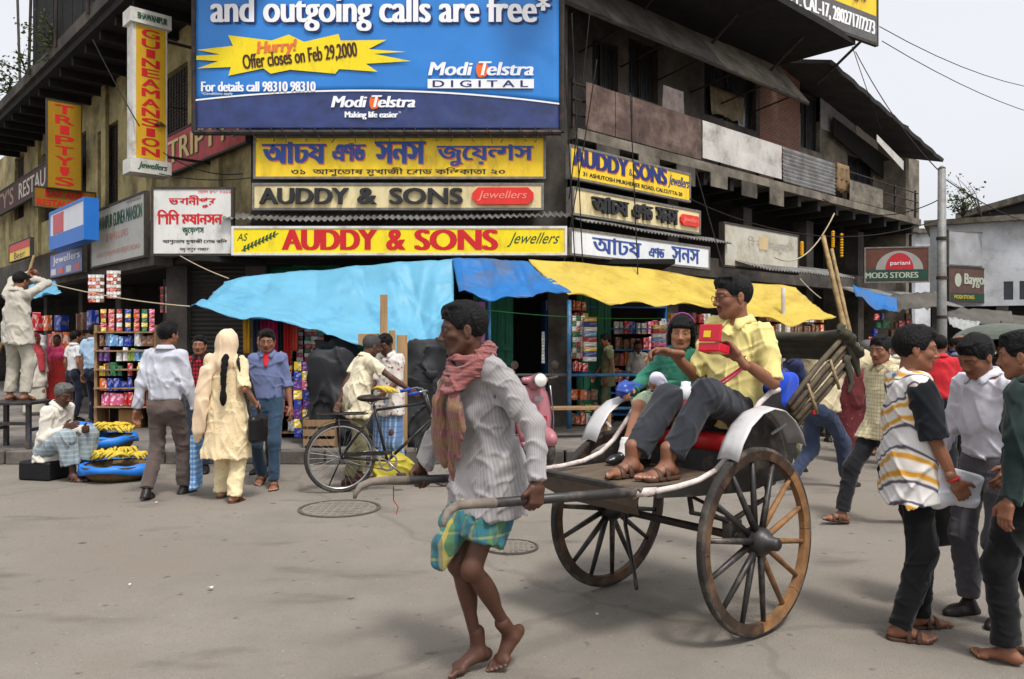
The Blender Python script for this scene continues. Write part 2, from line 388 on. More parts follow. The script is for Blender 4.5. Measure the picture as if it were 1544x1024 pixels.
class Field:
    def __init__(s, h, pad=0.0): s.h = h; s.ops = []; s.paint = []; s.wr = []; s.clip = []; s.pad = pad
    def add(s, prim, k=0.02, col=None): s.ops.append(('+', prim, k)); s.paint.append((prim, col)) if col is not None else None; return s
    def sub(s, prim, k=0.01): s.ops.append(('-', prim, k)); return s
    def mark(s, prim, col): s.paint.append((prim, col, 1)); return s
    def wrinkle(s, amp, freq, seed=0, an=(1, 1, 1), mask=None): s.wr.append((amp, freq, seed, an, mask)); return s
    def solve(s):
        h = s.h; adds = [o for o in s.ops if o[0] == '+']
        wa = sum(w_[0] for w_ in s.wr)
        lo = np.min([o[1].lo for o in adds], 0)-3*h-wa-s.pad; hi = np.max([o[1].hi for o in adds], 0)+3*h+wa+s.pad
        n = np.ceil((hi-lo)/h).astype(int)+1
        g = [lo[i]+h*np.arange(n[i], dtype=np.float32) for i in range(3)]
        F = np.full(tuple(n), 0.5, np.float32)
        for op, prim, k in s.ops:
            m = k+4*h+wa
            i0 = np.clip(np.floor((prim.lo-m-lo)/h).astype(int), 0, n-1); i1 = np.clip(np.ceil((prim.hi+m-lo)/h).astype(int)+1, 1, n)
            if np.any(i1 <= i0): continue
            sl = tuple(slice(a, b) for a, b in zip(i0, i1))
            X, Y, Z = np.meshgrid(g[0][sl[0]], g[1][sl[1]], g[2][sl[2]], indexing='ij')
            P = np.stack([X, Y, Z], -1); d = prim(P).astype(np.float32); f = F[sl]
            if op == '+':
                e = np.maximum(k-np.abs(f-d), 0)/k if k > 0 else 0; F[sl] = np.minimum(f, d)-e*e*k*0.25
            else:
                d = -d; e = np.maximum(k-np.abs(f-d), 0)/k if k > 0 else 0; F[sl] = np.maximum(f, d)+e*e*k*0.25
        for o, nn in s.clip:
            X, Y, Z = g[0][:, None, None], g[1][None, :, None], g[2][None, None, :]
            nn = nrm(nn); F = np.maximum(F, (X-o[0])*nn[0]+(Y-o[1])*nn[1]+(Z-o[2])*nn[2]).astype(np.float32)
        if s.wr:
            ix = np.nonzero(np.abs(F) < 3*h+wa)
            P = np.stack([g[0][ix[0]], g[1][ix[1]], g[2][ix[2]]], -1); add = 0
            for amp, fr, sd_, an, mask in s.wr:
                w_ = wrinkle(P, amp, fr, sd_, an)
                if mask is not None: w_ = w_*mask(P)
                add = add+w_
            F[ix] += add
        return F, lo
    def surface(s):
        """naive surface nets"""
        F, lo = s.solve(); h = s.h; S = F < 0
        nx, ny, nz = F.shape
        cnt = np.zeros((nx-1, ny-1, nz-1), np.int8)
        for a in (0, 1):
            for b in (0, 1):
                for c in (0, 1): cnt += S[a:nx-1+a, b:ny-1+b, c:nz-1+c]
        mask = (cnt > 0) & (cnt < 8); ci = np.argwhere(mask); N = len(ci)
        if N == 0: return np.zeros((0, 3)), np.zeros((0, 4), int)
        idx = np.full(mask.shape, -1, np.int32); idx[mask] = np.arange(N)
        acc = np.zeros((N, 3), np.float32); num = np.zeros(N, np.float32)
        crn = [(a, b, c) for a in (0, 1) for b in (0, 1) for c in (0, 1)]
        for a in crn:
            for ax in range(3):
                if a[ax]: continue
                b = list(a); b[ax] = 1
                fa = F[ci[:, 0]+a[0], ci[:, 1]+a[1], ci[:, 2]+a[2]]; fb = F[ci[:, 0]+b[0], ci[:, 1]+b[1], ci[:, 2]+b[2]]
                x = (fa < 0) != (fb < 0); t = np.where(x, fa/np.where(fa == fb, 1, fa-fb), 0)
                p = np.tile(np.array(a, np.float32), (N, 1)); p[:, ax] += t
                acc += p*x[:, None]; num += x
        Vt = lo+h*(ci+acc/num[:, None])
        Q = []
        for ax in range(3):
            o1, o2 = [(1, 2), (2, 0), (0, 1)][ax]
            sa = [slice(None)]*3; sb = [slice(None)]*3; sa[ax] = slice(0, -1); sb[ax] = slice(1, None)
            ch = S[tuple(sa)] != S[tuple(sb)]
            e = np.argwhere(ch); ok = (e[:, o1] > 0) & (e[:, o2] > 0) & (e[:, o1] < F.shape[o1]-1) & (e[:, o2] < F.shape[o2]-1); e = e[ok]
            ins = S[tuple(sa)][e[:, 0], e[:, 1], e[:, 2]]
            def cell(d1, d2):
                q = e.copy(); q[:, o1] -= d1; q[:, o2] -= d2; return idx[q[:, 0], q[:, 1], q[:, 2]]
            q = np.stack([cell(1, 1), cell(0, 1), cell(0, 0), cell(1, 0)], 1)
            q[~ins] = q[~ins][:, ::-1]; Q.append(q)
        Q = np.concatenate(Q); Q = Q[(Q >= 0).all(1)]
        return Vt.astype(np.float32), Q
    def colors(s, Vt, default=(0.5, 0.5, 0.5)):
        C = np.tile(np.array(default[:3], np.float32), (len(Vt), 1)); best = np.full(len(Vt), 1e9)
        for q in s.paint:
            if len(q) == 2:
                d = q[0](Vt); m = d < best; best[m] = d[m]; C[m] = q[1][:3]
        for q in s.paint:
            if len(q) == 3:
                d = q[0](Vt); a = np.clip(0.5-d/(1.2*s.h), 0, 1)[:, None]; C = C*(1-a)+np.array(q[1][:3], np.float32)*a
        return C
def field_mesh(name, fields, m, parent=None, color=None, segs=None):
    """one mesh out of one or more fields (several grids of different fineness)"""
    vs, qs, cs, n = [], [], [], 0
    for f in fields:
        v, q = f.surface()
        if not len(v): continue
        vs.append(v); qs.append(q+n); n += len(v)
        if color is not None: cs.append(f.colors(v, color))
    v = np.concatenate(vs); q = np.concatenate(qs).astype(np.int32)
    me = bpy.data.meshes.new(name); me.vertices.add(len(v)); me.vertices.foreach_set('co', v.ravel().astype(np.float32))
    me.loops.add(len(q)*4); me.loops.foreach_set('vertex_index', q.ravel())
    me.polygons.add(len(q)); me.polygons.foreach_set('loop_start', np.arange(0, len(q)*4, 4, dtype=np.int32))
    try: me.polygons.foreach_set('loop_total', np.full(len(q), 4, np.int32))
    except Exception: pass
    me.update(calc_edges=True); me.validate()
    me.polygons.foreach_set('use_smooth', np.ones(len(me.polygons), bool))
    if color is not None:
        at_ = me.color_attributes.new('col', 'FLOAT_COLOR', 'POINT'); c = np.concatenate(cs); c = np.concatenate([c, np.ones((len(c), 1), np.float32)], 1)
        at_.data.foreach_set('color', c.ravel().astype(np.float32))
    if segs:
        # cloth coordinates: around and along the nearest limb, so that woven stripes follow the garment
        best = np.full(len(v), 1e9); out = np.zeros((len(v), 3), np.float32)
        for a, b, r, ref in segs:
            a = np.asarray(a, np.float32); d = np.asarray(b, np.float32)-a; L2 = float(d @ d); t = ((v-a) @ d)/L2; q = v-a-np.clip(t, 0, 1)[:, None]*d; dist = np.linalg.norm(q, axis=1)-r
            u = nrm(d); e1 = np.asarray(ref, np.float32); e1 = nrm(e1-u*(e1 @ u)); e2 = np.cross(u, e1); k = dist < best; best[k] = dist[k]
            out[k] = np.stack([np.arctan2(q @ e2, q @ e1)*max(r, 0.05), t*math.sqrt(L2), np.zeros(len(v))], 1)[k]
        ca = me.attributes.new('cuv', 'FLOAT_VECTOR', 'POINT'); ca.data.foreach_set('vector', out.ravel().astype(np.float32))
    return link(name, me, m, parent)
# ------------------------------------------------------------------ people
SKIN = mat('skin', None, rough=0.52, var=0.14, vscale=22.0, bump=0.12, bscale=160.0, spec=0.35, sss=0.06, vcol=True)
HAIRB = mat('hair_black', rgb(15, 13, 13), rough=0.55, var=0.5, vscale=70.0, bump=1.0, bscale=170.0, spec=0.18, stretch=(0.35, 1.6, 0.35))
HAIRG = mat('hair_grey', rgb(92, 90, 88), rough=0.6, var=0.6, vscale=90.0, bump=0.9, bscale=150.0, stretch=(0.6, 1.6, 0.5))
SKINS = {'dark': rgb(84, 54, 41), 'mid': rgb(133, 88, 66), 'tan': rgb(160, 112, 86), 'fair': rgb(178, 130, 102)}
def rotv(v, ax, ang):
    v = np.asarray(v, np.float32); ax = nrm(ax); c, s_ = math.cos(ang), math.sin(ang)
    return v*c+np.cross(ax, v)*s_+ax*(ax @ v)*(1-c)
def ik(a, t, l1, l2, pole):
    a, t = np.asarray(a, np.float32), np.asarray(t, np.float32); d = t-a; D = float(np.linalg.norm(d)); mx = (l1+l2)*0.995
    if D > mx: t = a+d/D*mx; d = t-a; D = mx
    D = max(D, abs(l1-l2)+0.01); u = d/np.linalg.norm(d); p = np.asarray(pole, np.float32); p = nrm(p-u*(p @ u))
    x = (l1*l1-l2*l2+D*D)/(2*D); y = math.sqrt(max(0, l1*l1-x*x)); return a+u*x+p*y, t
def hand_field(wrist, d, n, side, curl, S, h, col, spread=0.0, thumb=0.4):
    d = nrm(d); n = np.asarray(n, np.float32); n = nrm(n-d*(n @ d)); wv = np.cross(d, n)*(1 if side < 0 else -1)
    f = Field(h); W = np.asarray(wrist, np.float32); ax = np.stack([d, wv, n])
    f.add(Cap(W-d*0.05*S, W+d*0.02*S, 0.027*S, 0.025*S, flat=(n, 0.8)), 0.01, col)
    f.add(Bx(W+d*0.055*S, (0.042*S, 0.038*S, 0.014*S), ax, rd=0.013*S), 0.02, col)
    f.add(Ell(W+d*0.035*S+wv*0.026*S+n*0.006*S, (0.032*S, 0.018*S, 0.016*S), ax), 0.015, col)
    cl = curl if isinstance(curl, (list, tuple)) else [curl]*4
    for i, (L, r) in enumerate(((0.070, 0.0096), (0.079, 0.0098), (0.073, 0.0094), (0.057, 0.0084))):
        p = W+d*(0.09-0.004*(i == 3)-0.003*(i == 0))*S+wv*(0.0295-0.0198*i)*S; ang = 0; pts = [p]; axr = np.cross(d, n)
        base = rotv(d, n, -(1 if side < 0 else -1)*(-1)*spread*(1.5-i)*0.2) if spread else d
        for q, frac in enumerate((0.46, 0.30, 0.24)):
            ang += cl[i]*(0.85, 1.1, 0.7)[q]; v = rotv(base, axr, ang); p = p+v*L*frac*S; pts.append(p)
        f.add(Chain(pts, [r*S, r*0.98*S, r*0.92*S, r*0.8*S]), 0.005, col)
    tb = W+d*0.028*S+wv*0.030*S; tv = nrm(d*0.62+wv*0.72+n*0.25*thumb); t2 = nrm(d*0.85+wv*(0.5-0.7*thumb)+n*0.75*thumb)
    f.add(Chain([tb, tb+tv*0.042*S, tb+tv*0.042*S+t2*0.034*S], [0.0135*S, 0.0115*S, 0.009*S]), 0.010, col)
    return f
def foot_field(an, f_, up, S, h, col, bare=True):
    f_ = nrm(f_); up = np.asarray(up, np.float32); up = nrm(up-f_*(up @ f_)); l = np.cross(up, f_); A = np.asarray(an, np.float32)
    F = Field(h); g = lambda x, y, z: A+(f_*x+l*y+up*z)*S
    F.add(Cap(g(0, 0, 0.07), g(0, 0, 0), 0.037*S, 0.034*S), 0.02, col)
    F.add(Ell(g(-0.032, 0, -0.046), (0.04*S, 0.031*S, 0.032*S), np.stack([f_, l, up])), 0.03, col)
    F.add(Cap(g(0.01, 0, -0.03), g(0.115, 0, -0.058), 0.036*S, 0.021*S, flat=(l, 1.25)), 0.03, col)
    F.add(Cap(g(0.105, 0.022, -0.062), g(0.11, -0.03, -0.062), 0.019*S, 0.017*S), 0.02, col)
    return F, g
def add_toes(F, g, side, col, nail=None, S=1.0):
    for i in range(5):
        y = (0.029-0.0165*i)*(-side); L = (0.062, 0.057, 0.05, 0.042, 0.033)[i]; r = (0.0135, 0.0105, 0.010, 0.0095, 0.009)[i]
        y = -side*(0.0-0.031+0.0165*i) if False else side*(-0.033+0.0165*i)
        F.add(Chain([g(0.115-0.006*i, y, -0.064), g(0.115-0.006*i+L*0.55, y*1.1, -0.058), g(0.115-0.006*i+L, y*1.12, -0.068)], [r*1.05*S, r*0.95*S, r*S]), 0.007, col)
        if nail is not None: F.mark(Ell(g(0.115-0.006*i+L+0.004, y*1.12, -0.060), (0.008*S, 0.007*S, 0.006*S)), nail)
def head_field(C, X, Y, Z, S, h, col, female=False, child=False, moustache=0, lipc=None, beard=0.0, mouth=0.0, smile=0.0, gaunt=0.0):
    F = Field(h); ax = np.stack([X, Y, Z]).astype(np.float32); c = np.asarray(C, np.float32)
    g = lambda x, y, z: c+(X*x+Y*y+Z*z)*S
    E = lambda x, y, z, a, b, d: Ell(g(x, y, z), (a*S, b*S, d*S), ax)
    skin = np.array(col[:3]); dk = tuple(skin*0.72); lip = lipc if lipc is not None else tuple(skin*np.array([0.86, 0.62, 0.62]))
    F.add(E(-0.012, 0, 0.032, 0.099, 0.077, 0.09), 0.02, col)
    F.add(E(0.026, 0, -0.02, 0.066, 0.062-0.004*gaunt, 0.08), 0.03, col)
    F.add(E(0.036, 0, -0.062, 0.050, 0.047, 0.047), 0.03, col)
    F.add(E(0.066, 0, -0.098, 0.019, 0.022, 0.017), 0.025, col)
    for s in (-1, 1):
        F.add(E(0.058, s*0.046, -0.026, 0.022, 0.017+0.003*gaunt, 0.018), 0.022, col)
        F.add(Cap(g(0.0, s*0.058, -0.055), g(0.055, s*0.026, -0.098), 0.018*S, 0.015*S), 0.03, col)
        F.add(Cap(g(0.086, s*0.012, 0.022), g(0.068, s*0.048, 0.020), 0.0095*S, 0.008*S), 0.018, col)
        if gaunt: F.sub(E(0.075, s*0.055, -0.058, 0.024, 0.014*gaunt, 0.022), 0.025)
        F.sub(E(0.101, s*0.032, 0.003, 0.018, 0.017, 0.010), 0.014)
    F.add(Cap(g(0.086, 0, 0.014), g(0.110, 0, -0.030), 0.0085*S, 0.0115*S), 0.014, col)
    F.add(E(0.108, 0, -0.034, 0.012, 0.0115, 0.010), 0.008, col)
    for s in (-1, 1):
        F.add(E(0.098, s*0.0125, -0.038, 0.0115, 0.0085, 0.008), 0.006, col)
        F.add(E(0.0755, s*0.0315, 0.000, 0.0145, 0.0150, 0.0135), 0.006, col)
        F.add(Cap(g(0.088, s*0.019, 0.0085), g(0.083, s*0.044, 0.0065), 0.0036*S, 0.0034*S), 0.007, tuple(skin*0.86))
        F.mark(E(0.0925, s*0.0315, 0.0005, 0.011, 0.0112, 0.0036), rgb(150, 140, 130)); F.mark(E(0.0945, s*0.0315, 0.001, 0.009, 0.0058, 0.0050), rgb(22, 14, 11))
        F.mark(Cap(g(0.097, s*0.012, 0.024), g(0.078, s*0.05, 0.024), 0.0050*S, 0.003*S), rgb(26, 20, 18))
        F.add(E(-0.008, s*0.079, -0.006, 0.019, 0.0085, 0.031), 0.007, col); F.add(E(-0.004, s*0.077, -0.034, 0.010, 0.007, 0.011), 0.006, col)
        F.sub(E(0.0, s*0.0895, -0.002, 0.010, 0.006, 0.018), 0.005)
        F.mark(E(0.104, s*0.009, -0.0455, 0.006, 0.0045, 0.003), tuple(skin*0.3))
    F.add(E(0.088, 0, -0.0585, 0.0125, 0.0235+0.004*smile, 0.0062), 0.006, lip); F.add(E(0.087, 0, -0.0695, 0.012, 0.020+0.003*smile, 0.0068), 0.006, lip)
    F.mark(E(0.098, 0, -0.0638, 0.014, 0.022+0.005*smile, 0.0016+0.004*mouth), tuple(skin*0.28))
    F.sub(E(0.098, 0, -0.083, 0.012, 0.020, 0.006), 0.012)
    if moustache:
        for s in (-1, 1): F.mark(Cap(g(0.095, s*0.003, -0.0490), g(0.085, s*0.025, -0.0560), 0.0088*moustache*S, 0.0056*moustache*S), rgb(24, 20, 19))
    if beard: F.mark(E(0.045, 0, -0.075, 0.06, 0.055, 0.03), tuple(skin*(1-0.35*beard)))
    return F, g
def hair_field(C, X, Y, Z, S, h, style='short', seed=1):
    F = Field(h); ax = np.stack([X, Y, Z]).astype(np.float32); c = np.asarray(C, np.float32); g = lambda x, y, z: c+(X*x+Y*y+Z*z)*S
    class Scalp:
        def __init__(s, r, front, side, back, curve): s.e = Ell(g(-0.014, 0, 0.034), np.array(r)*S, ax); s.lo, s.hi = s.e.lo-0.01, s.e.hi+0.01; s.k = (front, side, back, curve)
        def __call__(s, P):
            d = s.e(P); q = ((P-c) @ ax.T)/S; x, y, z = q[..., 0], np.abs(q[..., 1]), q[..., 2]; fr, sd_, bk, cu = s.k
            t = np.clip((x+0.035)/0.04, 0, 1); t2 = np.clip((x-0.035)/0.03, 0, 1)
            line = bk*(1-t)+t*(sd_*(1-t2)+fr*t2)+cu*t2*(0.0-(y/0.06)**2*0.012)
            return np.maximum(d, (line-z)*S*0.8)
    st = {'short': ((0.108, 0.0845, 0.0985), 0.062, 0.000, -0.066, 1.0), 'thick': ((0.110, 0.0865, 0.104), 0.060, -0.004, -0.070, 1.0), 'bob': ((0.113, 0.094, 0.102), 0.048, -0.05, -0.105, 0.0),
          'tied': ((0.106, 0.083, 0.097), 0.066, 0.012, -0.05, 1.0), 'bald': ((0.102, 0.083, 0.08), 0.2, -0.01, -0.06, 0.0)}[style]
    F.add(Scalp(*st), 0.0)
    if style in ('thick', 'short'):
        F.add(Cap(g(0.070, -0.03, 0.088), g(0.076, 0.035, 0.080), 0.018*S, 0.015*S), 0.022)
        F.add(Ell(g(0.03, 0.01, 0.112), np.array((0.055, 0.05, 0.014))*S, ax), 0.025)
    if style == 'bob':
        for s in (-1, 1): F.add(Chain([g(0.035, s*0.066, 0.06), g(0.03, s*0.082, -0.01), g(0.015, s*0.08, -0.085)], [0.022*S, 0.022*S, 0.016*S]), 0.02)
        F.add(Chain([g(0.082, -0.045, 0.055), g(0.09, 0.0, 0.06), g(0.082, 0.045, 0.055)], 0.014*S), 0.02)
    F.wrinkle(0.005*S, 120, seed, (0.6, 1.6, 0.5)); return F

class Man:
    """posed skeleton in local axes: x ahead, y to the person's left, z up; all lengths scaled from 1.7 m"""
    def __init__(s, H=1.65, lean=0, side=0, twist=0, head=(0, 0, 0), pelvis=None, footL=(0.05, 0.1, 0), footR=(-0.05, -0.1, 0), toeL=8, toeR=-8, heelL=0, heelR=0,
                 handL=None, handR=None, elL=(-0.8, 0.15, -0.3), elR=(-0.8, -0.15, -0.3), kneeL=(1, 0.15, 0), kneeR=(1, -0.15, 0), fem=False, wide=1.0, child=False, headscale=1.0, hunch=0.0, thin=1.0):
        S = s.S = H/1.7; s.H = H; s.thin = thin; s.fem = fem; s.wide = wide
        l1, l2 = 0.435*S, 0.415*S; s.an = {}; s.toe = {}
        for nm, ft, ty, hl in (('L', footL, toeL, heelL), ('R', footR, toeR, heelR)):
            a = np.array([ft[0], ft[1], ft[2]+0.085*S+0.13*S*math.sin(R(hl))], np.float32); s.an[nm] = a
            t = np.array([math.cos(R(ty))*math.cos(R(hl)), math.sin(R(ty))*math.cos(R(hl)), -math.sin(R(hl))], np.float32); s.toe[nm] = t
        if pelvis is None:
            mid = (s.an['L']+s.an['R'])/2; z = 9
            for a, sg in ((s.an['L'], 1), (s.an['R'], -1)):
                hx = math.hypot(a[0]-mid[0]*0.6, a[1]-(sg*0.085*S)); z = min(z, a[2]+math.sqrt(max(0.05, (0.985*(l1+l2))**2-hx*hx)))
            pelvis = (mid[0]*0.6, mid[1]*0.4, z)
        s.pel = np.array(pelvis, np.float32)
        ln, sdl, tw = R(lean), R(side), R(twist)
        up = nrm([math.sin(ln), math.sin(sdl), math.cos(ln)*math.cos(sdl)]); fw = np.array([math.cos(tw), math.sin(tw), 0], np.float32); fw = nrm(fw-up*(fw @ up)); lf = np.cross(up, fw)
        s.up, s.fw, s.lf = up, fw, lf
        s.chest = s.pel+up*0.30*S; s.neck = s.pel+up*0.535*S+fw*(0.0+hunch)*S
        s.sh = {'L': s.pel+up*0.480*S+lf*0.158*S*wide+fw*hunch*0.8*S, 'R': s.pel+up*0.480*S-lf*0.158*S*wide+fw*hunch*0.8*S}
        s.hip = {'L': s.pel+np.array([0, 0.085*S, 0], np.float32), 'R': s.pel+np.array([0, -0.085*S, 0], np.float32)}
        s.kn = {}
        for nm, po in (('L', kneeL), ('R', kneeR)): s.kn[nm], s.an[nm] = ik(s.hip[nm], s.an[nm], l1, l2, po)
        s.el = {}; s.wr = {}
        for nm, hd, po, sg in (('L', handL, elL, 1), ('R', handR, elR, -1)):
            if hd is None: hd = (0.03+s.sh[nm][0], s.sh[nm][1]+sg*0.07*S, s.sh[nm][2]-0.515*S)
            s.el[nm], s.wr[nm] = ik(s.sh[nm], hd, 0.285*S, 0.255*S, po)
        yw, pt, rl = (R(a) for a in head)
        X = nrm(fw*math.cos(yw)+lf*math.sin(yw)); Y = np.cross([0, 0, 1], X).astype(np.float32); Y = nrm(Y); Z = np.cross(X, Y)
        X, Z = X*math.cos(pt)+Z*math.sin(pt), Z*math.cos(pt)-X*math.sin(pt); Y, Z = Y*math.cos(rl)+Z*math.sin(rl), Z*math.cos(rl)-Y*math.sin(rl)
        s.hX, s.hY, s.hZ = X.astype(np.float32), Y.astype(np.float32), Z.astype(np.float32)
        s.hS = S*headscale*(0.96 if fem else 1.0)
        s.hc = s.neck+up*0.045*S+s.hZ*0.098*s.hS+s.hX*0.03*s.hS
    def body(s, root, skin, lod, bare_legs=False, bare_feet=True, curlL=0.45, curlR=0.45, dirL=None, dirR=None, palmL=None, palmR=None, face={}, feet=True, thumbL=0.4, thumbR=0.4, toes=True, nails=True):
        S = s.S; f = Field(lod['body']); A = f.add; c = skin
        A(Cap(s.pel-s.up*0.02*S, s.chest, 0.115*S, 0.105*S, flat=(s.fw, 0.62)), 0.05, c); A(Cap(s.chest, s.pel+s.up*0.44*S, 0.125*S, 0.10*S, flat=(s.fw, 0.62)), 0.05, c)
        A(Cap(s.neck-s.up*0.06*S, s.hc-s.hZ*0.06*s.hS-s.hX*0.018*S, 0.058*S, 0.050*S), 0.03, c)
        for q in 'LR':
            A(Cap(s.neck-s.up*0.03*S, s.sh[q], 0.045*S, 0.042*S), 0.04, c)
            A(Cap(s.sh[q], s.el[q], 0.040*S, 0.033*S), 0.02, c); A(Cap(s.el[q], s.wr[q], 0.034*S, 0.0235*S, bulge=0.004*S), 0.015, c)
            T = s.thin; A(Cap(s.hip[q], s.kn[q], 0.072*S*T, 0.048*S*T), 0.03, c)
            kz = s.kn[q]; A(Ell(kz+nrm(s.toe[q]*[1, 1, 0])*0.012*S, np.array((0.045, 0.045, 0.054))*S*T), 0.03, c)
            A(Cap(s.kn[q], s.an[q], 0.043*S*T, 0.029*S*T), 0.02, c)
            d = s.an[q]-s.kn[q]; bk = -nrm(s.toe[q]*np.array([1, 1, 0])); A(Ell(s.kn[q]+d*0.30+bk*0.018*S, (0.045*S*T, 0.045*S*T, 0.105*S), _axes(d)), 0.03, c)
        fl = [f]
        hf, g = head_field(s.hc, s.hX, s.hY, s.hZ, s.hS, lod['head'], skin, female=s.fem, **face)
        hf.add(Cap(s.hc-s.hZ*0.05*s.hS-s.hX*0.02*s.hS, s.neck-s.up*0.01*S, 0.05*S, 0.056*S), 0.03, c); fl.append(hf); s.hg = g
        for q, sg, cu, dd, pn, th in (('L', 1, curlL, dirL, palmL, thumbL), ('R', -1, curlR, dirR, palmR, thumbR)):
            fd = nrm(s.wr[q]-s.el[q]); dd = fd if dd is None else nrm(dd); pn = (-s.lf*sg+s.fw*-0.3) if pn is None else pn
            fl.append(hand_field(s.wr[q], dd, pn, sg, cu, S, lod['hand'], tuple(np.array(skin[:3])*0.95), thumb=th))
        if bare_feet and feet:
            for q, sg in (('L', 1), ('R', -1)):
                upv = np.array([0, 0, 1], np.float32) if abs(s.toe[q][2]) < 0.5 else nrm(s.kn[q]-s.an[q])
                F, gg = foot_field(s.an[q], s.toe[q], upv, S, lod['hand'] if toes else lod['head'], tuple(np.array(skin[:3])*0.92))
                if toes: add_toes(F, gg, sg, tuple(np.array(skin[:3])*0.92), tuple(np.minimum(1, np.array(skin[:3])*1.5+0.08)) if nails else None, S)
                fl.append(F)
        return field_mesh('body', fl, SKIN, root, color=skin)
    def hair(s, root, lod, style='short', m=None, seed=1): return field_mesh('hair', [hair_field(s.hc, s.hX, s.hY, s.hZ, s.hS, lod['head']*1.1, style, seed)], m or HAIRB, root)
    def shirt(s, root, m, lod, sleeve='long', hem=None, loose=1.0, tuck=False, collar=True, seed=3, wr=0.010, name='shirt', flare=1.0, cuff=None, cm=None, extra=None):
        """hem: height of the lower edge (local z). sleeves 'long', 'short', 'elbow', 'rolled'."""
        S = s.S; h = lod['shirt']; f = Field(h); L = loose*0.93
        hem_z = (s.pel[2]+0.06*S) if tuck else (s.pel[2]-0.10*S if hem is None else hem)
        A = f.add; fl = (s.fw, 0.66)
        A(Cap(s.chest-s.up*0.04*S, s.pel+s.up*0.41*S, 0.150*S*L, 0.128*S*L*s.wide, flat=fl), 0.05)
        A(Cap(s.sh['L']-s.lf*0.025*S-s.up*0.004*S, s.sh['R']+s.lf*0.025*S-s.up*0.004*S, 0.052*S*L, 0.052*S*L), 0.06); A(Cap(s.neck-s.up*0.06*S, s.neck-s.up*0.015*S, 0.09*S, 0.060*S), 0.06)
        if s.fem: 
            for sg in (-1, 1): A(Ell(s.pel+s.up*0.33*S+s.fw*0.085*S+s.lf*sg*0.065*S, np.array((0.06, 0.065, 0.07))*S), 0.05)
        wst = s.pel+s.up*0.10*S; n_ = 0.145 if tuck else 0.162
        A(Cap(wst, s.chest, n_*S*L, 0.150*S*L, flat=fl), 0.05)
        k = max(0.02, wst[2]-hem_z); bot = wst+np.array([-0.02*k, 0, -k], np.float32)
        A(Cap(wst, bot, n_*S*L, (n_+0.10*k*flare)*S*L, flat=(nrm(s.fw*[1, 1, 0]), 0.70), cut='b'), 0.04)
        if not tuck and hem_z < s.pel[2] and s.hip['L'][2]-s.kn['L'][2] > 0.2*S:
            for q in 'LR': A(Cut(Cap(s.hip[q]+s.up*0.03*S, s.hip[q]+(s.kn[q]-s.hip[q])*0.45, 0.104*S*L, 0.112*S*L), (0, 0, hem_z), (0, 0, -1)), 0.05)
        frac = {'long': 0.97, 'short': -0.62, 'elbow': -0.98, 'rolled': 0.12}[sleeve]
        for q in 'LR':
            if sleeve in ('short', 'elbow'):
                e = s.sh[q]+(s.el[q]-s.sh[q])*(-frac); A(Cap(s.sh[q], e, 0.057*S*L, 0.060*S*L, cut='b'), 0.035)
            else:
                e = s.el[q]+(s.wr[q]-s.el[q])*frac; A(Cap(s.sh[q], s.el[q], 0.058*S*L, 0.052*S*L), 0.035)
                A(Cap(s.el[q], e, 0.051*S*L, (0.040 if sleeve == 'long' else 0.056)*S*L, cut='b'), 0.02)
                if sleeve == 'rolled': A(Cap(e-nrm(s.wr[q]-s.el[q])*0.05*S, e, 0.06*S*L, 0.06*S*L, cut='ab'), 0.006)
                elif lod['shirt'] < 0.012: A(Cap(e-nrm(s.wr[q]-s.el[q])*0.055*S, e, 0.041*S*L, 0.043*S*L, cut='ab'), 0.004)
        if extra: extra(f)
        if collar:
            f.sub(Cap(s.neck+s.fw*0.05*S+s.up*0.03*S, s.neck+s.fw*0.125*S-s.up*0.075*S, 0.034*S, 0.012*S), 0.01)
            P = []
            for i in range(29):
                t = R(16)+R(328)*i/28; fr = max(0.0, math.cos(t)); d = s.fw*math.cos(t)+s.lf*math.sin(t); tip = max(0.0, 1-abs((t if t < math.pi else 6.2832-t)-R(30))/R(22)); b0 = s.neck+s.up*S*(0.010-0.020*fr)
                P.append([Vector(map(float, b0+d*r_*S+s.up*z_*S)) for r_, z_ in ((0.064, -0.004), (0.064, 0.034-0.012*fr), (0.071, 0.036-0.012*fr), (0.086+0.012*tip, 0.014-0.018*tip), (0.099+0.026*tip, -0.004-0.040*tip))])
            MB().grid(P).build('collar', m, root, smooth=True, solid=0.004*S)
        else: f.sub(Ell(s.neck+s.up*0.03*S+s.fw*0.02*S, np.array((0.075, 0.072, 0.05))*S), 0.01)
        f.wrinkle(wr*1.25*S, 34, seed, (1.2, 1.0, 0.7)); f.wrinkle(wr*0.7*S, 72, seed+1, (1, 1, 0.8))
        sg = [(s.pel-s.up*0.1*S, s.neck-s.up*0.02*S, 0.13*S, s.fw)]
        for q in 'LR': sg += [(s.sh[q], s.el[q], 0.05*S, s.fw), (s.el[q], s.wr[q], 0.045*S, s.fw)]
        return field_mesh(name, [f], m, root, segs=sg)
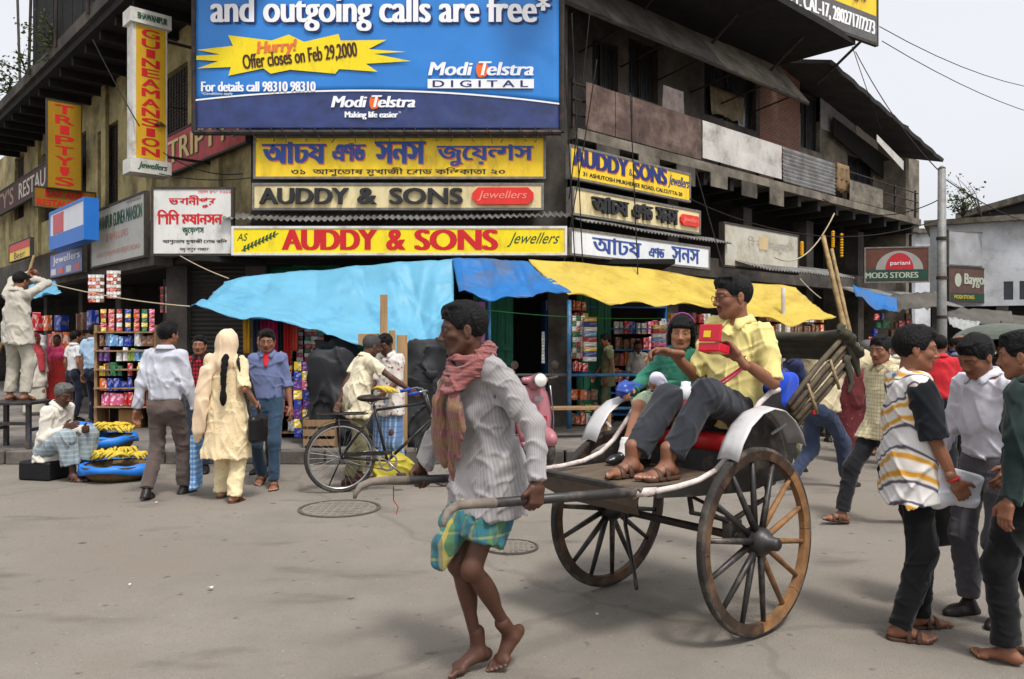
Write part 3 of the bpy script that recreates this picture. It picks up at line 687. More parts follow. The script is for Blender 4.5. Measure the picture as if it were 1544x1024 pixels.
    def trousers(s, root, m, lod, leg=1.0, hem=0.05, seed=5, name='trousers', wr=0.009, top=0.10, flat_hem=True):
        S = s.S; f = Field(lod['pants']); A = f.add; leg = leg*0.90
        A(Cap(s.pel+s.up*top*S, s.pel-np.array([0, 0, 0.03*S], np.float32), 0.132*S, 0.140*S, flat=(nrm(s.fw*[1, 1, 0]), 0.70), cut='a'), 0.03)
        for q in 'LR':
            bk = -nrm(s.toe[q]*np.array([1, 1, 0])); A(Ell(s.hip[q]+bk*0.045*S-np.array([0, 0, 0.03*S], np.float32), np.array((0.078, 0.078, 0.09))*S), 0.05)
            A(Cap(s.hip[q], s.kn[q], 0.092*S*leg, 0.074*S*leg), 0.04)
            e = s.an[q]+(s.kn[q]-s.an[q])*hem; A(Cap(s.kn[q], e, 0.073*S*leg, 0.066*S*leg, cut='b'), 0.04)
        f.wrinkle(wr*1.2*S, 30, seed, (1.1, 1.1, 0.8)); f.wrinkle(wr*0.7*S, 62, seed+1, (1, 1, 1.2))
        sg = []
        for q in 'LR': sg += [(s.hip[q], s.kn[q], 0.08*S, s.fw), (s.kn[q], s.an[q], 0.07*S, s.fw)]
        return field_mesh(name, [f], m, root, segs=sg)
    def skirt(s, root, m, lod, hem=0.08, r0=0.14, r1=0.22, name='skirt', seed=9, wr=0.012, top=0.12, flat=0.75, fr=20):
        S = s.S; f = Field(lod['pants']); mid = (s.an['L']+s.an['R'])/2; b = np.array([mid[0], mid[1], hem], np.float32)
        kn = (s.kn['L']+s.kn['R'])/2; fw = nrm(s.fw*[1, 1, 0])
        f.add(Cap(s.pel+s.up*top*S, s.pel-s.up*0.05*S, r0*S, (r0+0.02)*S, flat=(fw, flat), cut='a'), 0.04)
        f.add(Cap(s.pel-s.up*0.05*S, b, (r0+0.02)*S, r1*S, flat=(fw, flat), cut='b'), 0.04)
        for q in 'LR': f.add(Cap(s.hip[q], s.kn[q]+(s.an[q]-s.kn[q])*0.3, 0.085*S, 0.08*S), 0.05)
        f.clip.append((b, (0, 0, -1)))
        f.wrinkle(wr*S, fr*1.8, seed, (1.5, 1.5, 0.22)); return field_mesh(name, [f], m, root, segs=[(b, s.pel+s.up*top*S, 0.16*S, s.fw)])
    def shoes(s, root, m, lod, name='shoe', sandal=False):
        S = s.S
        for q, sg in (('L', 1), ('R', -1)):
            upv = np.array([0, 0, 1], np.float32) if abs(s.toe[q][2]) < 0.5 else nrm(s.kn[q]-s.an[q]); f_ = s.toe[q]; up = nrm(upv-f_*(upv @ f_)); l = np.cross(up, f_)
            g = lambda x, y, z: s.an[q]+(f_*x+l*y+up*z)*S
            F = Field(min(0.006, lod['hand']*1.3)); ax = np.stack([f_, l, up])
            F.add(Cap(g(-0.035, 0, -0.079), g(0.115, 0, -0.079), 0.041*S, 0.046*S), 0.0); F.clip += [(g(0, 0, -0.086), -up)]
            if sandal:
                F.clip += [(g(0, 0, -0.066), up)]; F2 = Field(min(0.006, lod['hand']*1.3))
                for x0, hgt in ((0.085, 0.018), (0.035, 0.038)):
                    pts = [g(x0, math.cos(t)*0.047, -0.076+math.sin(t)*(0.030+hgt)) for t in np.linspace(0, math.pi, 9)]
                    F2.add(Chain(pts, 0.008*S, flat=(f_, 1.9)), 0.004)
                field_mesh('sandal', [F, F2], m, root)
            else:
                F.add(Cap(g(0.0, 0, -0.045), g(0.1, 0, -0.062), 0.04*S, 0.035*S), 0.02); F.add(Cap(g(0, 0, -0.02), g(-0.01, 0, -0.05), 0.042*S, 0.042*S), 0.02)
                F.add(Cap(g(0.09, 0, -0.066), g(0.16, 0, -0.07), 0.038*S, 0.026*S), 0.02)
                field_mesh(name, [F], m, root)
    def belt(s, root, m, lod, z=0.085):
        S = s.S; c = s.pel+s.up*z*S; f = Field(0.009); f.add(Cap(c-s.up*0.017*S, c+s.up*0.017*S, 0.146*S, 0.146*S, flat=(nrm(s.fw*[1, 1, 0]), 0.70), cut='ab'), 0.0); return field_mesh('belt', [f], m, root)
def _axes(d):
    z = nrm(d); a = np.array([1, 0, 0], np.float32) if abs(z[0]) < 0.8 else np.array([0, 1, 0], np.float32); y = nrm(np.cross(z, a)); x = np.cross(y, z); return np.stack([x, y, z])
LOD = {0: dict(body=0.0075, head=0.003, hand=0.003, shirt=0.006, pants=0.0065), 1: dict(body=0.010, head=0.0038, hand=0.004, shirt=0.0078, pants=0.0085),
       2: dict(body=0.013, head=0.005, hand=0.005, shirt=0.0105, pants=0.0115), 3: dict(body=0.016, head=0.007, hand=0.007, shirt=0.014, pants=0.015)}
# ------------------------------------------------------------------ the setting: road, pavement
def frame2(P0, right, n): return dict(p=Vector((P0[0], P0[1], 0)), r=Vector((right[0], right[1], 0)).normalized(), n=Vector((n[0], n[1], 0)).normalized())
dl = Vector((-0.68, 0.733, 0)).normalized(); dr = Vector((0.733, 0.68, 0)).normalized()
nl = Vector((-dl.y, dl.x, 0)); nl = nl if nl.y < 0 else -nl
nr = Vector((dr.y, -dr.x, 0))
PL = {'F': frame2((0, 12.0), (1, 0), (0, -1)), 'L': frame2((-5.45, 12.0), -dl, nl), 'LU': frame2((-4.0, 12.2), -dl, nl), 'R': frame2((0.85, 12.0), dr, nr), 'RU': frame2(Vector((0.85, 12.0, 0))-nr*1.05, dr, nr)}
def hit(pl, px, o=0.0):
    f = PL[pl]; p0 = f['p']+f['n']*o; k = (px-772.0)/FPX
    Y = f['n'].dot(p0)/(f['n'].x*k+f['n'].y); return Vector((k*Y, Y, 0))
def zpix(py, Y): return CAMH-(py-512.0)/FPX*Y
def board_at(pl, px0, px1, pyt, pyb, o=0.0):
    """left edge column px0 with its top and bottom rows, right edge column px1 -> board matrix, width, height"""
    a, b = hit(pl, px0, o), hit(pl, px1, o); zt, zb = zpix(pyt, a.y), zpix(pyb, a.y); f = PL[pl]
    a.z = zb; return frame_matrix(a, f['r'], (0, 0, 1), f['n']), (b-hit(pl, px0, o)).length, zt-zb
def tz(pl, px, py, o=0.0):
    """distance along the frame's right axis and height"""
    a = hit(pl, px, o); return (a-(PL[pl]['p']+PL[pl]['n']*o)).dot(PL[pl]['r']), zpix(py, a.y)
def PM(pl, o=0.0): f = PL[pl]; return frame_matrix(f['p']+f['n']*o, f['r'], -f['n'], (0, 0, 1))   # x right, y into the building, z up

road_m = mat('asphalt_dusty', rgb(129, 122, 113), rough=0.9, var=0.22, vscale=0.9, bump=0.9, bscale=110.0, dirt=rgb(126, 117, 106), dscale=0.7, damt=0.35, spec=0.25, detail=10.0)
def road_detail(m):
    t = m.node_tree; L = t.links; p = t.nodes['Principled BSDF']; base = p.inputs['Base Color'].links[0].from_socket
    tc = _n(t, 'ShaderNodeTexCoord')
    def layer(base, scale, lo, hi, col, stretch=(1, 1, 1)):
        mp = _n(t, 'ShaderNodeMapping'); mp.inputs['Scale'].default_value = stretch; L.new(tc.outputs['Object'], mp.inputs[0])
        n = _n(t, 'ShaderNodeTexNoise'); n.inputs['Scale'].default_value = scale; n.inputs['Detail'].default_value = 4.0; L.new(mp.outputs[0], n.inputs['Vector'])
        r = _n(t, 'ShaderNodeMapRange'); r.inputs['From Min'].default_value = lo; r.inputs['From Max'].default_value = hi; L.new(n.outputs[0], r.inputs['Value'])
        x = _n(t, 'ShaderNodeMix'); x.data_type = 'RGBA'; L.new(r.outputs[0], x.inputs[0]); L.new(base, x.inputs[6]); x.inputs[7].default_value = col; return x.outputs[2]
    base = layer(base, 0.45, 0.52, 0.66, rgb(124, 115, 105)); base = layer(base, 9.0, 0.66, 0.74, rgb(78, 71, 66)); base = layer(base, 120.0, 0.62, 0.72, rgb(86, 80, 75)); base = layer(base, 55.0, 0.70, 0.76, rgb(176, 168, 158)); base = layer(base, 2.2, 0.60, 0.75, rgb(98, 90, 84), (0.5, 1.2, 1))
    vo = _n(t, 'ShaderNodeTexVoronoi'); vo.feature = 'DISTANCE_TO_EDGE'; vo.inputs['Scale'].default_value = 0.16; nz = _n(t, 'ShaderNodeTexNoise'); nz.inputs['Scale'].default_value = 2.0; nz.inputs['Detail'].default_value = 6.0
    va = _n(t, 'ShaderNodeVectorMath', operation='MULTIPLY_ADD'); va.inputs[1].default_value = (0.5, 0.5, 0); L.new(tc.outputs['Object'], nz.inputs['Vector']); L.new(nz.outputs['Color'], va.inputs[0]); L.new(tc.outputs['Object'], va.inputs[2]); L.new(va.outputs[0], vo.inputs['Vector'])
    r = _n(t, 'ShaderNodeMapRange'); r.inputs['From Min'].default_value = 0.003; r.inputs['From Max'].default_value = 0.006; r.inputs['To Min'].default_value = 0.22; r.inputs['To Max'].default_value = 0.0; L.new(vo.outputs['Distance'], r.inputs['Value'])
    x = _n(t, 'ShaderNodeMix'); x.data_type = 'RGBA'; L.new(r.outputs[0], x.inputs[0]); L.new(base, x.inputs[6]); x.inputs[7].default_value = rgb(70, 64, 60); L.new(x.outputs[2], p.inputs['Base Color'])
road_detail(road_m)
mb = MB(); NX, NY = 60, 60
P = [[(-60+120*(i/NX), -12+90*(j/NY)**1.0, 0.012*vnoise(-60+120*(i/NX)*0.6, j*1.5*0.4, 0)) for j in range(NY+1)] for i in range(NX+1)]
P = [[(x, y, z if -8 < x < 9 and 1 < y < 9.4 else 0.0) for (x, y, z) in row] for row in P]
tag(mb.grid(P).build('road', road_m, smooth=True), kind='structure')
mb = MB(); mb.poly([(-900, -900, -0.05), (900, -900, -0.05), (900, 900, -0.05), (-900, 900, -0.05)]).build('ground', mat('far_ground', rgb(128, 120, 110), rough=0.95), kind='structure')
pave_m = mat('pavement_slabs', rgb(122, 116, 110), rough=0.92, var=0.3, vscale=2.5, bump=0.5, bscale=30.0, dirt=rgb(78, 72, 68), dscale=1.2, damt=0.6)
kerb_m = mat('kerb_stone', rgb(104, 98, 92), rough=0.9, var=0.4, vscale=5.0, bump=0.7, bscale=22.0, dirt=rgb(60, 55, 52), dscale=2.0, damt=0.6)
KY = 9.72; KX = 1.6; kend = Vector((KX, KY, 0))+dr*22
outline = [(-22, KY), (KX, KY), (kend.x, kend.y), (kend.x-8, kend.y+14), (-22, 32)]
mb = MB(); mb.poly([(x, y, 0.15) for x, y in outline])
tag(mb.build('pavement', pave_m), kind='structure')
kr = tag(empty('kerb', (0, 0, 0)), kind='structure'); rnd = random.Random(4)
def kerb_run(a, b):
    a, b = Vector(a), Vector(b); n = int((b-a).length/0.9); d = (b-a)/n
    for i in range(n):
        p, q = a+d*(i+0.012), a+d*(i+0.988); j = rnd.uniform(-0.012, 0.012); m_ = MB()
        nn = Vector((d.y, -d.x, 0)).normalized(); m_.bar(p+nn*(0.06+j)+Vector((0, 0, 0.078+j*0.3)), q+nn*(0.06+j)+Vector((0, 0, 0.078+j*0.3)), 0.17, 0.165); m_.build('kerb_stone', kerb_m, kr, bevel=0.012)
kerb_run((-9, KY, 0), (KX, KY, 0)); kerb_run((KX, KY, 0), (KX+dr.x*10, KY+dr.y*10, 0))
# manhole covers let into the road
iron = mat('cast_iron_worn', rgb(96, 90, 84), rough=0.7, metal=0.3, var=0.4, vscale=12.0, bump=0.6, bscale=30.0)
for nm, px, py, r_ in (('between the puller and the far wheel', 770, 826, 0.20), ('in front of the parked bicycle', 512, 768, 0.36)):
    g = ground(px, py); rt = empty('manhole_cover', (g.x, g.y, 0.0), 0, 'round worn manhole cover in the road '+nm, 'manhole cover', 'manhole covers')
    mb = MB(); mb.lathe([(0, 0.011), (r_*0.9, 0.011), (r_*0.9, 0.0)], 32); mb.build('lid', road_m, rt)
    mb = MB(); mb.lathe([(r_*0.93, 0.0), (r_*0.93, 0.015), (r_, 0.015), (r_, 0.0)], 40); mb.build('rim', iron, rt)
    mb = MB()
    for i in range(-4, 5):
        for j in range(-4, 5):
            if math.hypot(i, j) < 4.3: mb.box((i*r_*0.19-r_*0.06, j*r_*0.19-r_*0.06, 0.010), (i*r_*0.19+r_*0.06, j*r_*0.19+r_*0.06, 0.016))
    tag(mb.build('tread', road_m, rt), kind='stuff')
# paper scraps and grit on the road
lm = mat('litter_paper', rgb(214, 210, 202), rough=0.8); rnd = random.Random(8)
for i, (px, py) in enumerate(((318, 890), (196, 886), (545, 705), (300, 705), (236, 760), (900, 930))):
    g = ground(px, py); mb = MB(); n = 6; a0 = rnd.random()*6; sz = rnd.uniform(0.008, 0.022)
    pts = [(g.x+math.cos(a0+k*6.283/n)*sz*rnd.uniform(0.6, 1.3), g.y+math.sin(a0+k*6.283/n)*sz*rnd.uniform(0.6, 1.2), 0.014+rnd.uniform(0, 0.012)) for k in range(n)]
    mb.poly(pts); mb.build('paper_scrap', lm, solid=0.001, label='small torn scrap of pale paper lying on the road', cat='litter', group='paper scraps on the road')
# ------------------------------------------------------------------ the corner building
def wall_open(mb, M, x0, x1, z0, z1, openings, y0=0.0, y1=0.25):
    """wall slab with real openings; openings = [(xa, xb, za, zb)]"""
    xs = sorted({x0, x1, *[v for o in openings for v in o[:2]]})
    for a, b in zip(xs, xs[1:]):
        zs = [z0]
        for o in sorted(openings, key=lambda o: o[2]):
            if o[0] <= a+1e-4 and o[1] >= b-1e-4: zs += [o[2], o[3]]
        zs.append(z1)
        for i in range(0, len(zs), 2):
            if zs[i+1]-zs[i] > 0.01: mb.box((a, y0, zs[i]), (b, y1, zs[i+1]), 0, M)
    return mb
cream = mat('cream_plaster', rgb(168, 154, 108), rough=0.9, var=0.35, vscale=2.0, bump=0.5, bscale=14.0, dirt=rgb(60, 54, 44), dscale=1.1, damt=0.65)
grime = mat('sooty_plaster', rgb(92, 86, 80), rough=0.92, var=0.5, vscale=2.2, bump=0.6, bscale=12.0, dirt=rgb(38, 35, 33), dscale=1.0, damt=0.8)
concrete = mat('stained_concrete', rgb(128, 120, 108), rough=0.92, var=0.45, vscale=2.5, bump=0.6, bscale=16.0, dirt=rgb(58, 53, 47), dscale=1.6, damt=0.7)
darkw = mat('dark_timber', rgb(54, 44, 38), rough=0.8, var=0.5, vscale=8.0, bump=0.5, bscale=30.0, stretch=(1, 1, 0.3))
greyw = mat('weathered_planks', rgb(150, 120, 88), rough=0.85, var=0.4, vscale=5.0, bump=0.5, bscale=30.0, stretch=(3, 3, 0.4))
rust = mat('rusty_sheet', rgb(86, 68, 63), rough=0.8, var=0.5, vscale=3.5, bump=0.35, bscale=14.0, dirt=rgb(124, 106, 96), dscale=2.4, damt=0.5)
sheetw = mat('white_painted_sheet', rgb(198, 194, 188), rough=0.6, var=0.2, vscale=4.0, bump=0.2, bscale=9.0, dirt=rgb(112, 104, 98), dscale=2.0, damt=0.45)
sheetg = mat('galvanised_sheet', rgb(130, 130, 128), rough=0.5, metal=0.35, var=0.4, vscale=5.0, dirt=rgb(86, 66, 52), dscale=2.2, damt=0.5)
ironm = mat('dark_iron', rgb(58, 54, 52), rough=0.6, metal=0.4, var=0.4, vscale=12.0, dirt=rgb(92, 62, 46), dscale=6.0, damt=0.4)
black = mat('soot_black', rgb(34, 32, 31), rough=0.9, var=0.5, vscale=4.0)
greend = mat('green_door_paint', rgb(34, 104, 76), rough=0.6, var=0.35, vscale=3.0, stretch=(2, 2, 0.5), dirt=rgb(24, 52, 42), dscale=2.5, damt=0.5)
glassm = mat('dirty_glass', rgb(48, 54, 58), rough=0.15, var=0.3, vscale=3.0, spec=0.6)
def brick_mat():
    m = bpy.data.materials.new('old_brick'); m.use_nodes = True; t = m.node_tree; p = t.nodes['Principled BSDF']; tc = _n(t, 'ShaderNodeTexCoord'); b = _n(t, 'ShaderNodeTexBrick')
    b.inputs['Scale'].default_value = 4.2; b.inputs['Color1'].default_value = rgb(128, 78, 60); b.inputs['Color2'].default_value = rgb(104, 66, 54); b.inputs['Mortar'].default_value = rgb(120, 108, 96); b.inputs['Mortar Size'].default_value = 0.03
    t.links.new(tc.outputs['UV'], b.inputs['Vector']); mp = _n(t, 'ShaderNodeMapping'); mp.inputs['Rotation'].default_value = (R(90), 0, 0)
    t.links.new(tc.outputs['Object'], mp.inputs[0]); t.links.new(mp.outputs[0], b.inputs['Vector']); t.links.new(b.outputs[0], p.inputs['Base Color']); p.inputs['Roughness'].default_value = 0.9
    bp = _n(t, 'ShaderNodeBump'); bp.inputs['Strength'].default_value = 0.6; bp.inputs['Distance'].default_value = 0.01; t.links.new(b.outputs['Fac'], bp.inputs['Height']); bp.invert = True; t.links.new(bp.outputs[0], p.inputs['Normal']); return m
bld = empty('corner_building', (-2, 14, 0), 0, 'grimy two storey corner building with jewellers signs and an upper balcony', 'building')
def bpart(mb, name, m, parent=bld, **kw):
    # parts are made in world axes; put them under the building's Empty without moving them
    o = mb.build(name, m, None, **kw); o.parent = parent; o.matrix_parent_inverse = Matrix.Translation(-Vector((-2, 14, 0))) if parent is bld else Matrix.Identity(4); return o
def window(M, xa, xb, za, zb, bars=True, shutter=None, depth=0.16, parent=bld, glass=True):
    mb = MB(); w_ = 0.05
    mb.box((xa, depth-0.05, za), (xa+w_, depth+0.03, zb), 0, M); mb.box((xb-w_, depth-0.05, za), (xb, depth+0.03, zb), 0, M); mb.box((xa+w_, depth-0.05, zb-w_), (xb-w_, depth+0.03, zb), 0, M); mb.box((xa+w_, depth-0.05, za), (xb-w_, depth+0.03, za+w_), 0, M)
    mb.box(((xa+xb)/2-0.03, depth-0.045, za+w_), ((xa+xb)/2+0.03, depth+0.025, zb-w_), 0, M)
    wn = bpart(mb, 'window', darkw)
    def sub(m_, nm, mm):
        o = m_.build(nm, mm, None); o.parent = wn; o.matrix_parent_inverse = wn.matrix_parent_inverse.copy() if False else Matrix.Identity(4); return o
    if glass: m2 = MB(); m2.box((xa+w_, depth+0.0, za+w_), (xb-w_, depth+0.012, zb-w_), 0, M); sub(m2, 'pane', glassm)
    if bars:
        n = max(3, int((xb-xa)/0.13))
        for i in range(1, n):
            x = xa+(xb-xa)*i/n; m3 = MB(); m3.box((x-0.008, depth-0.085, za+0.02), (x+0.008, depth-0.07, zb-0.02), 0, M); sub(m3, 'window_bar', ironm)
    if shutter is not None:
        for sx in (0, 1):
            a = xa+w_ if sx == 0 else (xa+xb)/2+0.03; b = (xa+xb)/2-0.03 if sx == 0 else xb-w_; m4 = MB(); n = int((zb-za)/0.07)
            for i in range(n):
                z = za+w_+(zb-za-2*w_)*i/n; m4.box((a, depth-0.07, z), (b, depth-0.05, z+0.05), 0, M)
            sub(m4, 'shutter', shutter)
    return wn
# --- left wing, upper floor (cream, set back behind the line of signboards)
ML = PM('LU')
tl = lambda px, py: tz('LU', px, py)
ops = []
for pa, pb, pt, pb_ in ((147, 178, 190, 318), (104, 130, 205, 330), (62, 92, 225, 330), (22, 36, 235, 330), (243, 283, 105, 205), (300, 330, 60, 150)):
    xa, _ = tl(pa, 0); xb, _ = tl(pb, 0); zt = tl((pa+pb)/2, pt)[1]; zb = max(3.35, tl((pa+pb)/2, pb_)[1]); ops.append((xa, xb, zb, zt))
mb = MB(); wall_open(mb, ML, -40, 0.0, 3.1, 7.3, ops); bpart(mb, 'left_wall', cream)
for o in ops: window(ML, *o, bars=True, shutter=darkw if o[0] < -3 else None)
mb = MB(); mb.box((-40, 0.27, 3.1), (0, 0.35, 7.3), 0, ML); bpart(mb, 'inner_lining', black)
for x in (-13.2, -10.2, -7.2, -4.3, -1.2): mb = MB(); mb.box((x-0.16, -0.07, 3.1), (x+0.16, -0.002, 7.1), 0, ML); bpart(mb, 'pilaster', cream)
mb = MB(); mb.box((-16, -1.15, 7.06), (1.0, 0.3, 7.22), 0, ML); bpart(mb, 'eave', black)
mb = MB(); mb.box((-16, -1.22, 7.222), (1.0, -1.0, 7.45), 0, ML); mb.box((-16, -0.02, 7.222), (1.0, 0.3, 8.6), 0, ML); bpart(mb, 'parapet', grime)
for i in range(18): x = -15.6+i*0.9; mb = MB(); mb.box((x-0.05, -1.05, 6.9), (x+0.05, -0.002, 7.055), 0, ML); bpart(mb, 'eave_bracket', black)
# --- left wing, ground floor: beam behind the signboards, piers, dark shop recess
ML2 = PM('L')
mb = MB(); mb.box((-40, 0.02, 2.62), (0.1, 0.3, 3.3), 0, ML2); bpart(mb, 'left_beam', grime)
mb = MB(); mb.box((-12, 0.32, 3.14), (0.15, 1.2, 3.29), 0, ML2); bpart(mb, 'left_canopy', concrete)
for x in (-21, -18, -14.8, -11.5, -8.2, -5.4, -2.6, -0.15): mb = MB(); mb.box((x-0.17, 1.15, 0.15), (x+0.17, 1.5, 2.62), 0, ML2); bpart(mb, 'left_pier', grime)
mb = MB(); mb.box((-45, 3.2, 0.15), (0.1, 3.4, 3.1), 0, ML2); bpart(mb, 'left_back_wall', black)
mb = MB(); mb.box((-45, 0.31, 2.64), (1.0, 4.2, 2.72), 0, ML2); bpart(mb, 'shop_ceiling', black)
# --- chamfered corner front
MF = PM('F')
mb = MB(); wall_open(mb, MF, -4.0, 0.85, 2.75, 8.6, [(-3.6, -2.4, 5.0, 6.6), (-0.9, 0.3, 5.0, 6.6)], 0.2, 0.45); bpart(mb, 'front_wall', grime)
mb = MB(); mb.box((-5.45, 0.02, 2.74), (0.86, 0.198, 3.2), 0, MF); bpart(mb, 'front_beam', grime)
mb = MB(); mb.box((-5.4, 0.2, 2.7), (-3.98, 1.2, 3.3), 0, MF); bpart(mb, 'corner_canopy', concrete)
for x in (-5.2, -3.98, -1.3, 0.72): mb = MB(); mb.box((x-0.16, 0.35, 0.15), (x+0.16, 0.75, 2.74), 0, MF); bpart(mb, 'front_pier', grime)
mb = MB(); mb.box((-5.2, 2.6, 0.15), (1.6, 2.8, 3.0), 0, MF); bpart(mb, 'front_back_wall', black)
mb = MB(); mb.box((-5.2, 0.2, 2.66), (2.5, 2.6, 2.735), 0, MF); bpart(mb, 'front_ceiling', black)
# rolling shutter with real corrugations (left of the tarpaulin) and green plank doors
def roller(M, x0, x1, z0, z1, y, m, name='roller_shutter', pitch=0.07):
    mb = MB(); n = int((z1-z0)/pitch); P = []
    for i in range(n*4+1):
        z = z0+(z1-z0)*i/(n*4); yy = y-0.016*math.sin(i*math.pi/2); P.append([M @ Vector((x0, yy, z)), M @ Vector((x1, yy, z))])
    mb.grid(P); return bpart(mb, name, m, solid=0.003)
shut_m = mat('shutter_steel', rgb(78, 76, 74), rough=0.55, metal=0.3, var=0.4, vscale=4.0, dirt=rgb(52, 44, 38), dscale=2.0, damt=0.5)
roller(MF, -5.05, -4.15, 0.17, 2.7, 0.5, shut_m); roller(MF, -3.8, -2.7, 1.9, 2.72, 0.5, greend)
def plank_door(M, x0, x1, z0, z1, y, m, n=5, name='plank_door'):
    w_ = (x1-x0)/n; mb = MB(); mb.box((x0, y+0.03, z0), (x1, y+0.05, z1), 0, M); d = bpart(mb, name, m)
    for i in range(n):
        m2 = MB(); m2.box((x0+i*w_+0.006, y-0.004*(i % 2), z0), (x0+(i+1)*w_-0.006, y+0.028, z1), 0, M); o = m2.build('plank', m, d); o.matrix_parent_inverse = Matrix.Identity(4)
    for z in (z0+0.25, (z0+z1)/2, z1-0.25):
        m2 = MB(); m2.box((x0+0.01, y-0.03, z-0.05), (x1-0.01, y-0.006, z+0.05), 0, M); o = m2.build('rail', m, d)
    return d
plank_door(MF, -0.62, 0.02, 0.2, 2.55, 0.62, greend, 5); plank_door(MF, -2.55, -1.55, 0.2, 2.6, 0.72, greend, 7); plank_door(MF, 1.05, 1.62, 0.2, 2.6, 1.0, greend, 5)
# --- right wing: balcony slab, set-back wall, rails with patched sheets
MR = PM('R'); MRU = PM('RU'); tr = lambda px, py: tz('R', px, py)
RL = 13.8
mb = MB(); mb.box((0.15, -0.02, 4.56), (RL, 1.1, 4.72), 0, MR); bpart(mb, 'balcony_slab', concrete)
for i in range(16): x = 0.2+i*0.88; mb = MB(); mb.box((x-0.06, 0.05, 4.33), (x+0.06, 1.08, 4.558), 0, MR); bpart(mb, 'slab_beam', black)
opr = []
for pa, pb, pt, pb_ in ((893, 932, 62, 140), (948, 992, 62, 150), (1062, 1140, 95, 185), (1207, 1236, 140, 226), (1278, 1318, 238, 275)):
    xa, _ = tz('RU', pa, 0); xb, _ = tz('RU', pb, 0); zt = tz('RU', (pa+pb)/2, pt)[1]; zb = tz('RU', (pa+pb)/2, pb_)[1]; opr.append((xa, xb, max(4.74, zb), zt))
mb = MB(); wall_open(mb, MRU, -0.6, tz('RU', 1146, 0)[0], 4.722, 8.4, opr[:3]); bpart(mb, 'right_wall', grime)
xa = tz('RU', 1146, 0)[0]; xb = tz('RU', 1206, 0)[0]; xc = tz('RU', 1386, 0)[0]
mb = MB(); wall_open(mb, MRU, xa, xb, 4.722, 8.2, []); bpart(mb, 'brick_wall', brick_mat())
mb = MB(); wall_open(mb, MRU, xb, xc, 4.722, 6.9, opr[3:]); bpart(mb, 'right_end_wall', concrete)
for o in opr: window(MRU, *o, bars=o[0] < 5, shutter=None, depth=0.14)
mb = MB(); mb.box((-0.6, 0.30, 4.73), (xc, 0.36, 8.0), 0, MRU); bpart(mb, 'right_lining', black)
# plaster patch, hanging rag and white sheet on the wall
mb = MB(); x1, z1 = tz('RU', 1236, 130); x2, z2 = tz('RU', 1292, 215); mb.box((x1, -0.03, z2), (x2, -0.004, z1), 0, MRU); bpart(mb, 'grey_patch', mat('grey_patch', rgb(150, 150, 152), var=0.3, rough=0.8))
mb = MB(); x1, z1 = tz('RU', 1288, 172); x2, z2 = tz('RU', 1320, 232); mb.box((x1, -0.06, z2), (x2, -0.035, z1), 0, MRU); bpart(mb, 'white_patch', sheetw)
# balcony rails and posts
xe = RL
for z in (4.95, 5.18, 5.42):
    mb = MB(); mb.tube([MR @ Vector((0.15, 0.06, z)), MR @ Vector((xe, 0.06, z))], 0.016, 6); bpart(mb, 'balcony_rail', ironm)
for i in range(11): x = 0.2+i*1.35; mb = MB(); mb.box((x-0.022, 0.075, 4.72), (x+0.022, 0.115, 5.5), 0, MR); bpart(mb, 'balcony_post', ironm)
def sheet(pa, pb, m, name, corr=0.0, zb=4.74, ztop=5.46, y=-0.02):
    x0 = tr(pa, 0)[0]; x1 = tr(pb, 0)[0]; n = max(2, int((x1-x0)/0.05)); P = []
    nz = 24 if corr else 6
    for i in range(n+1):
        x = x0+(x1-x0)*i/n
        P.append([MR @ Vector((x, y-(corr*math.sin(k/nz*math.pi*18) if corr else 0.012*vnoise(x*1.5, k*0.7, 0, 3)), zb+(ztop-zb)*k/nz)) for k in range(nz+1)])
    mb = MB(); mb.grid(P); return bpart(mb, name, m, solid=0.004, smooth=bool(corr))
sheet(882, 926, rust, 'rusty_panel'); sheet(927, 950, rust, 'rusty_panel'); sheet(952, 1056, rust, 'rusty_panel'); sheet(1058, 1177, sheetw, 'white_panel', zb=4.78); sheet(1179, 1258, sheetg, 'corrugated_panel', corr=0.02)
sheet(1280, 1330, concrete, 'cement_panel', ztop=5.2)
# sloping sunshade boards above the balcony
x0 = tr(881, 0)[0]; x1 = tr(1224, 0)[0]
mb = MB()
for k in range(5):
    a = -0.6+(x1+0.6)*k/5; b = -0.6+(x1+0.6)*(k+1)/5-0.02
    m2 = MB(); m2.grid([[MR @ Vector((x, 0.05+0.0*x, 6.62)), MR @ Vector((x, 0.75, 7.5+0.05*(x > x1-2.2))) ] for x in (a, b)]); bpart(m2, 'sunshade_board', concrete if k > 2 else grime, solid=0.03)
mb = MB(); mb.tube([MR @ Vector((-0.6, 0.08, 6.60)), MR @ Vector((x1, 0.08, 6.60))], 0.025, 6); bpart(mb, 'sunshade_bar', ironm)
for i in range(7):
    x = 0.3+i*1.1; m2 = MB(); m2.tube([MR @ Vector((x, 0.12, 6.6)), MR @ Vector((x, 1.05, 6.45))], 0.018, 5); bpart(m2, 'sunshade_bracket', ironm)
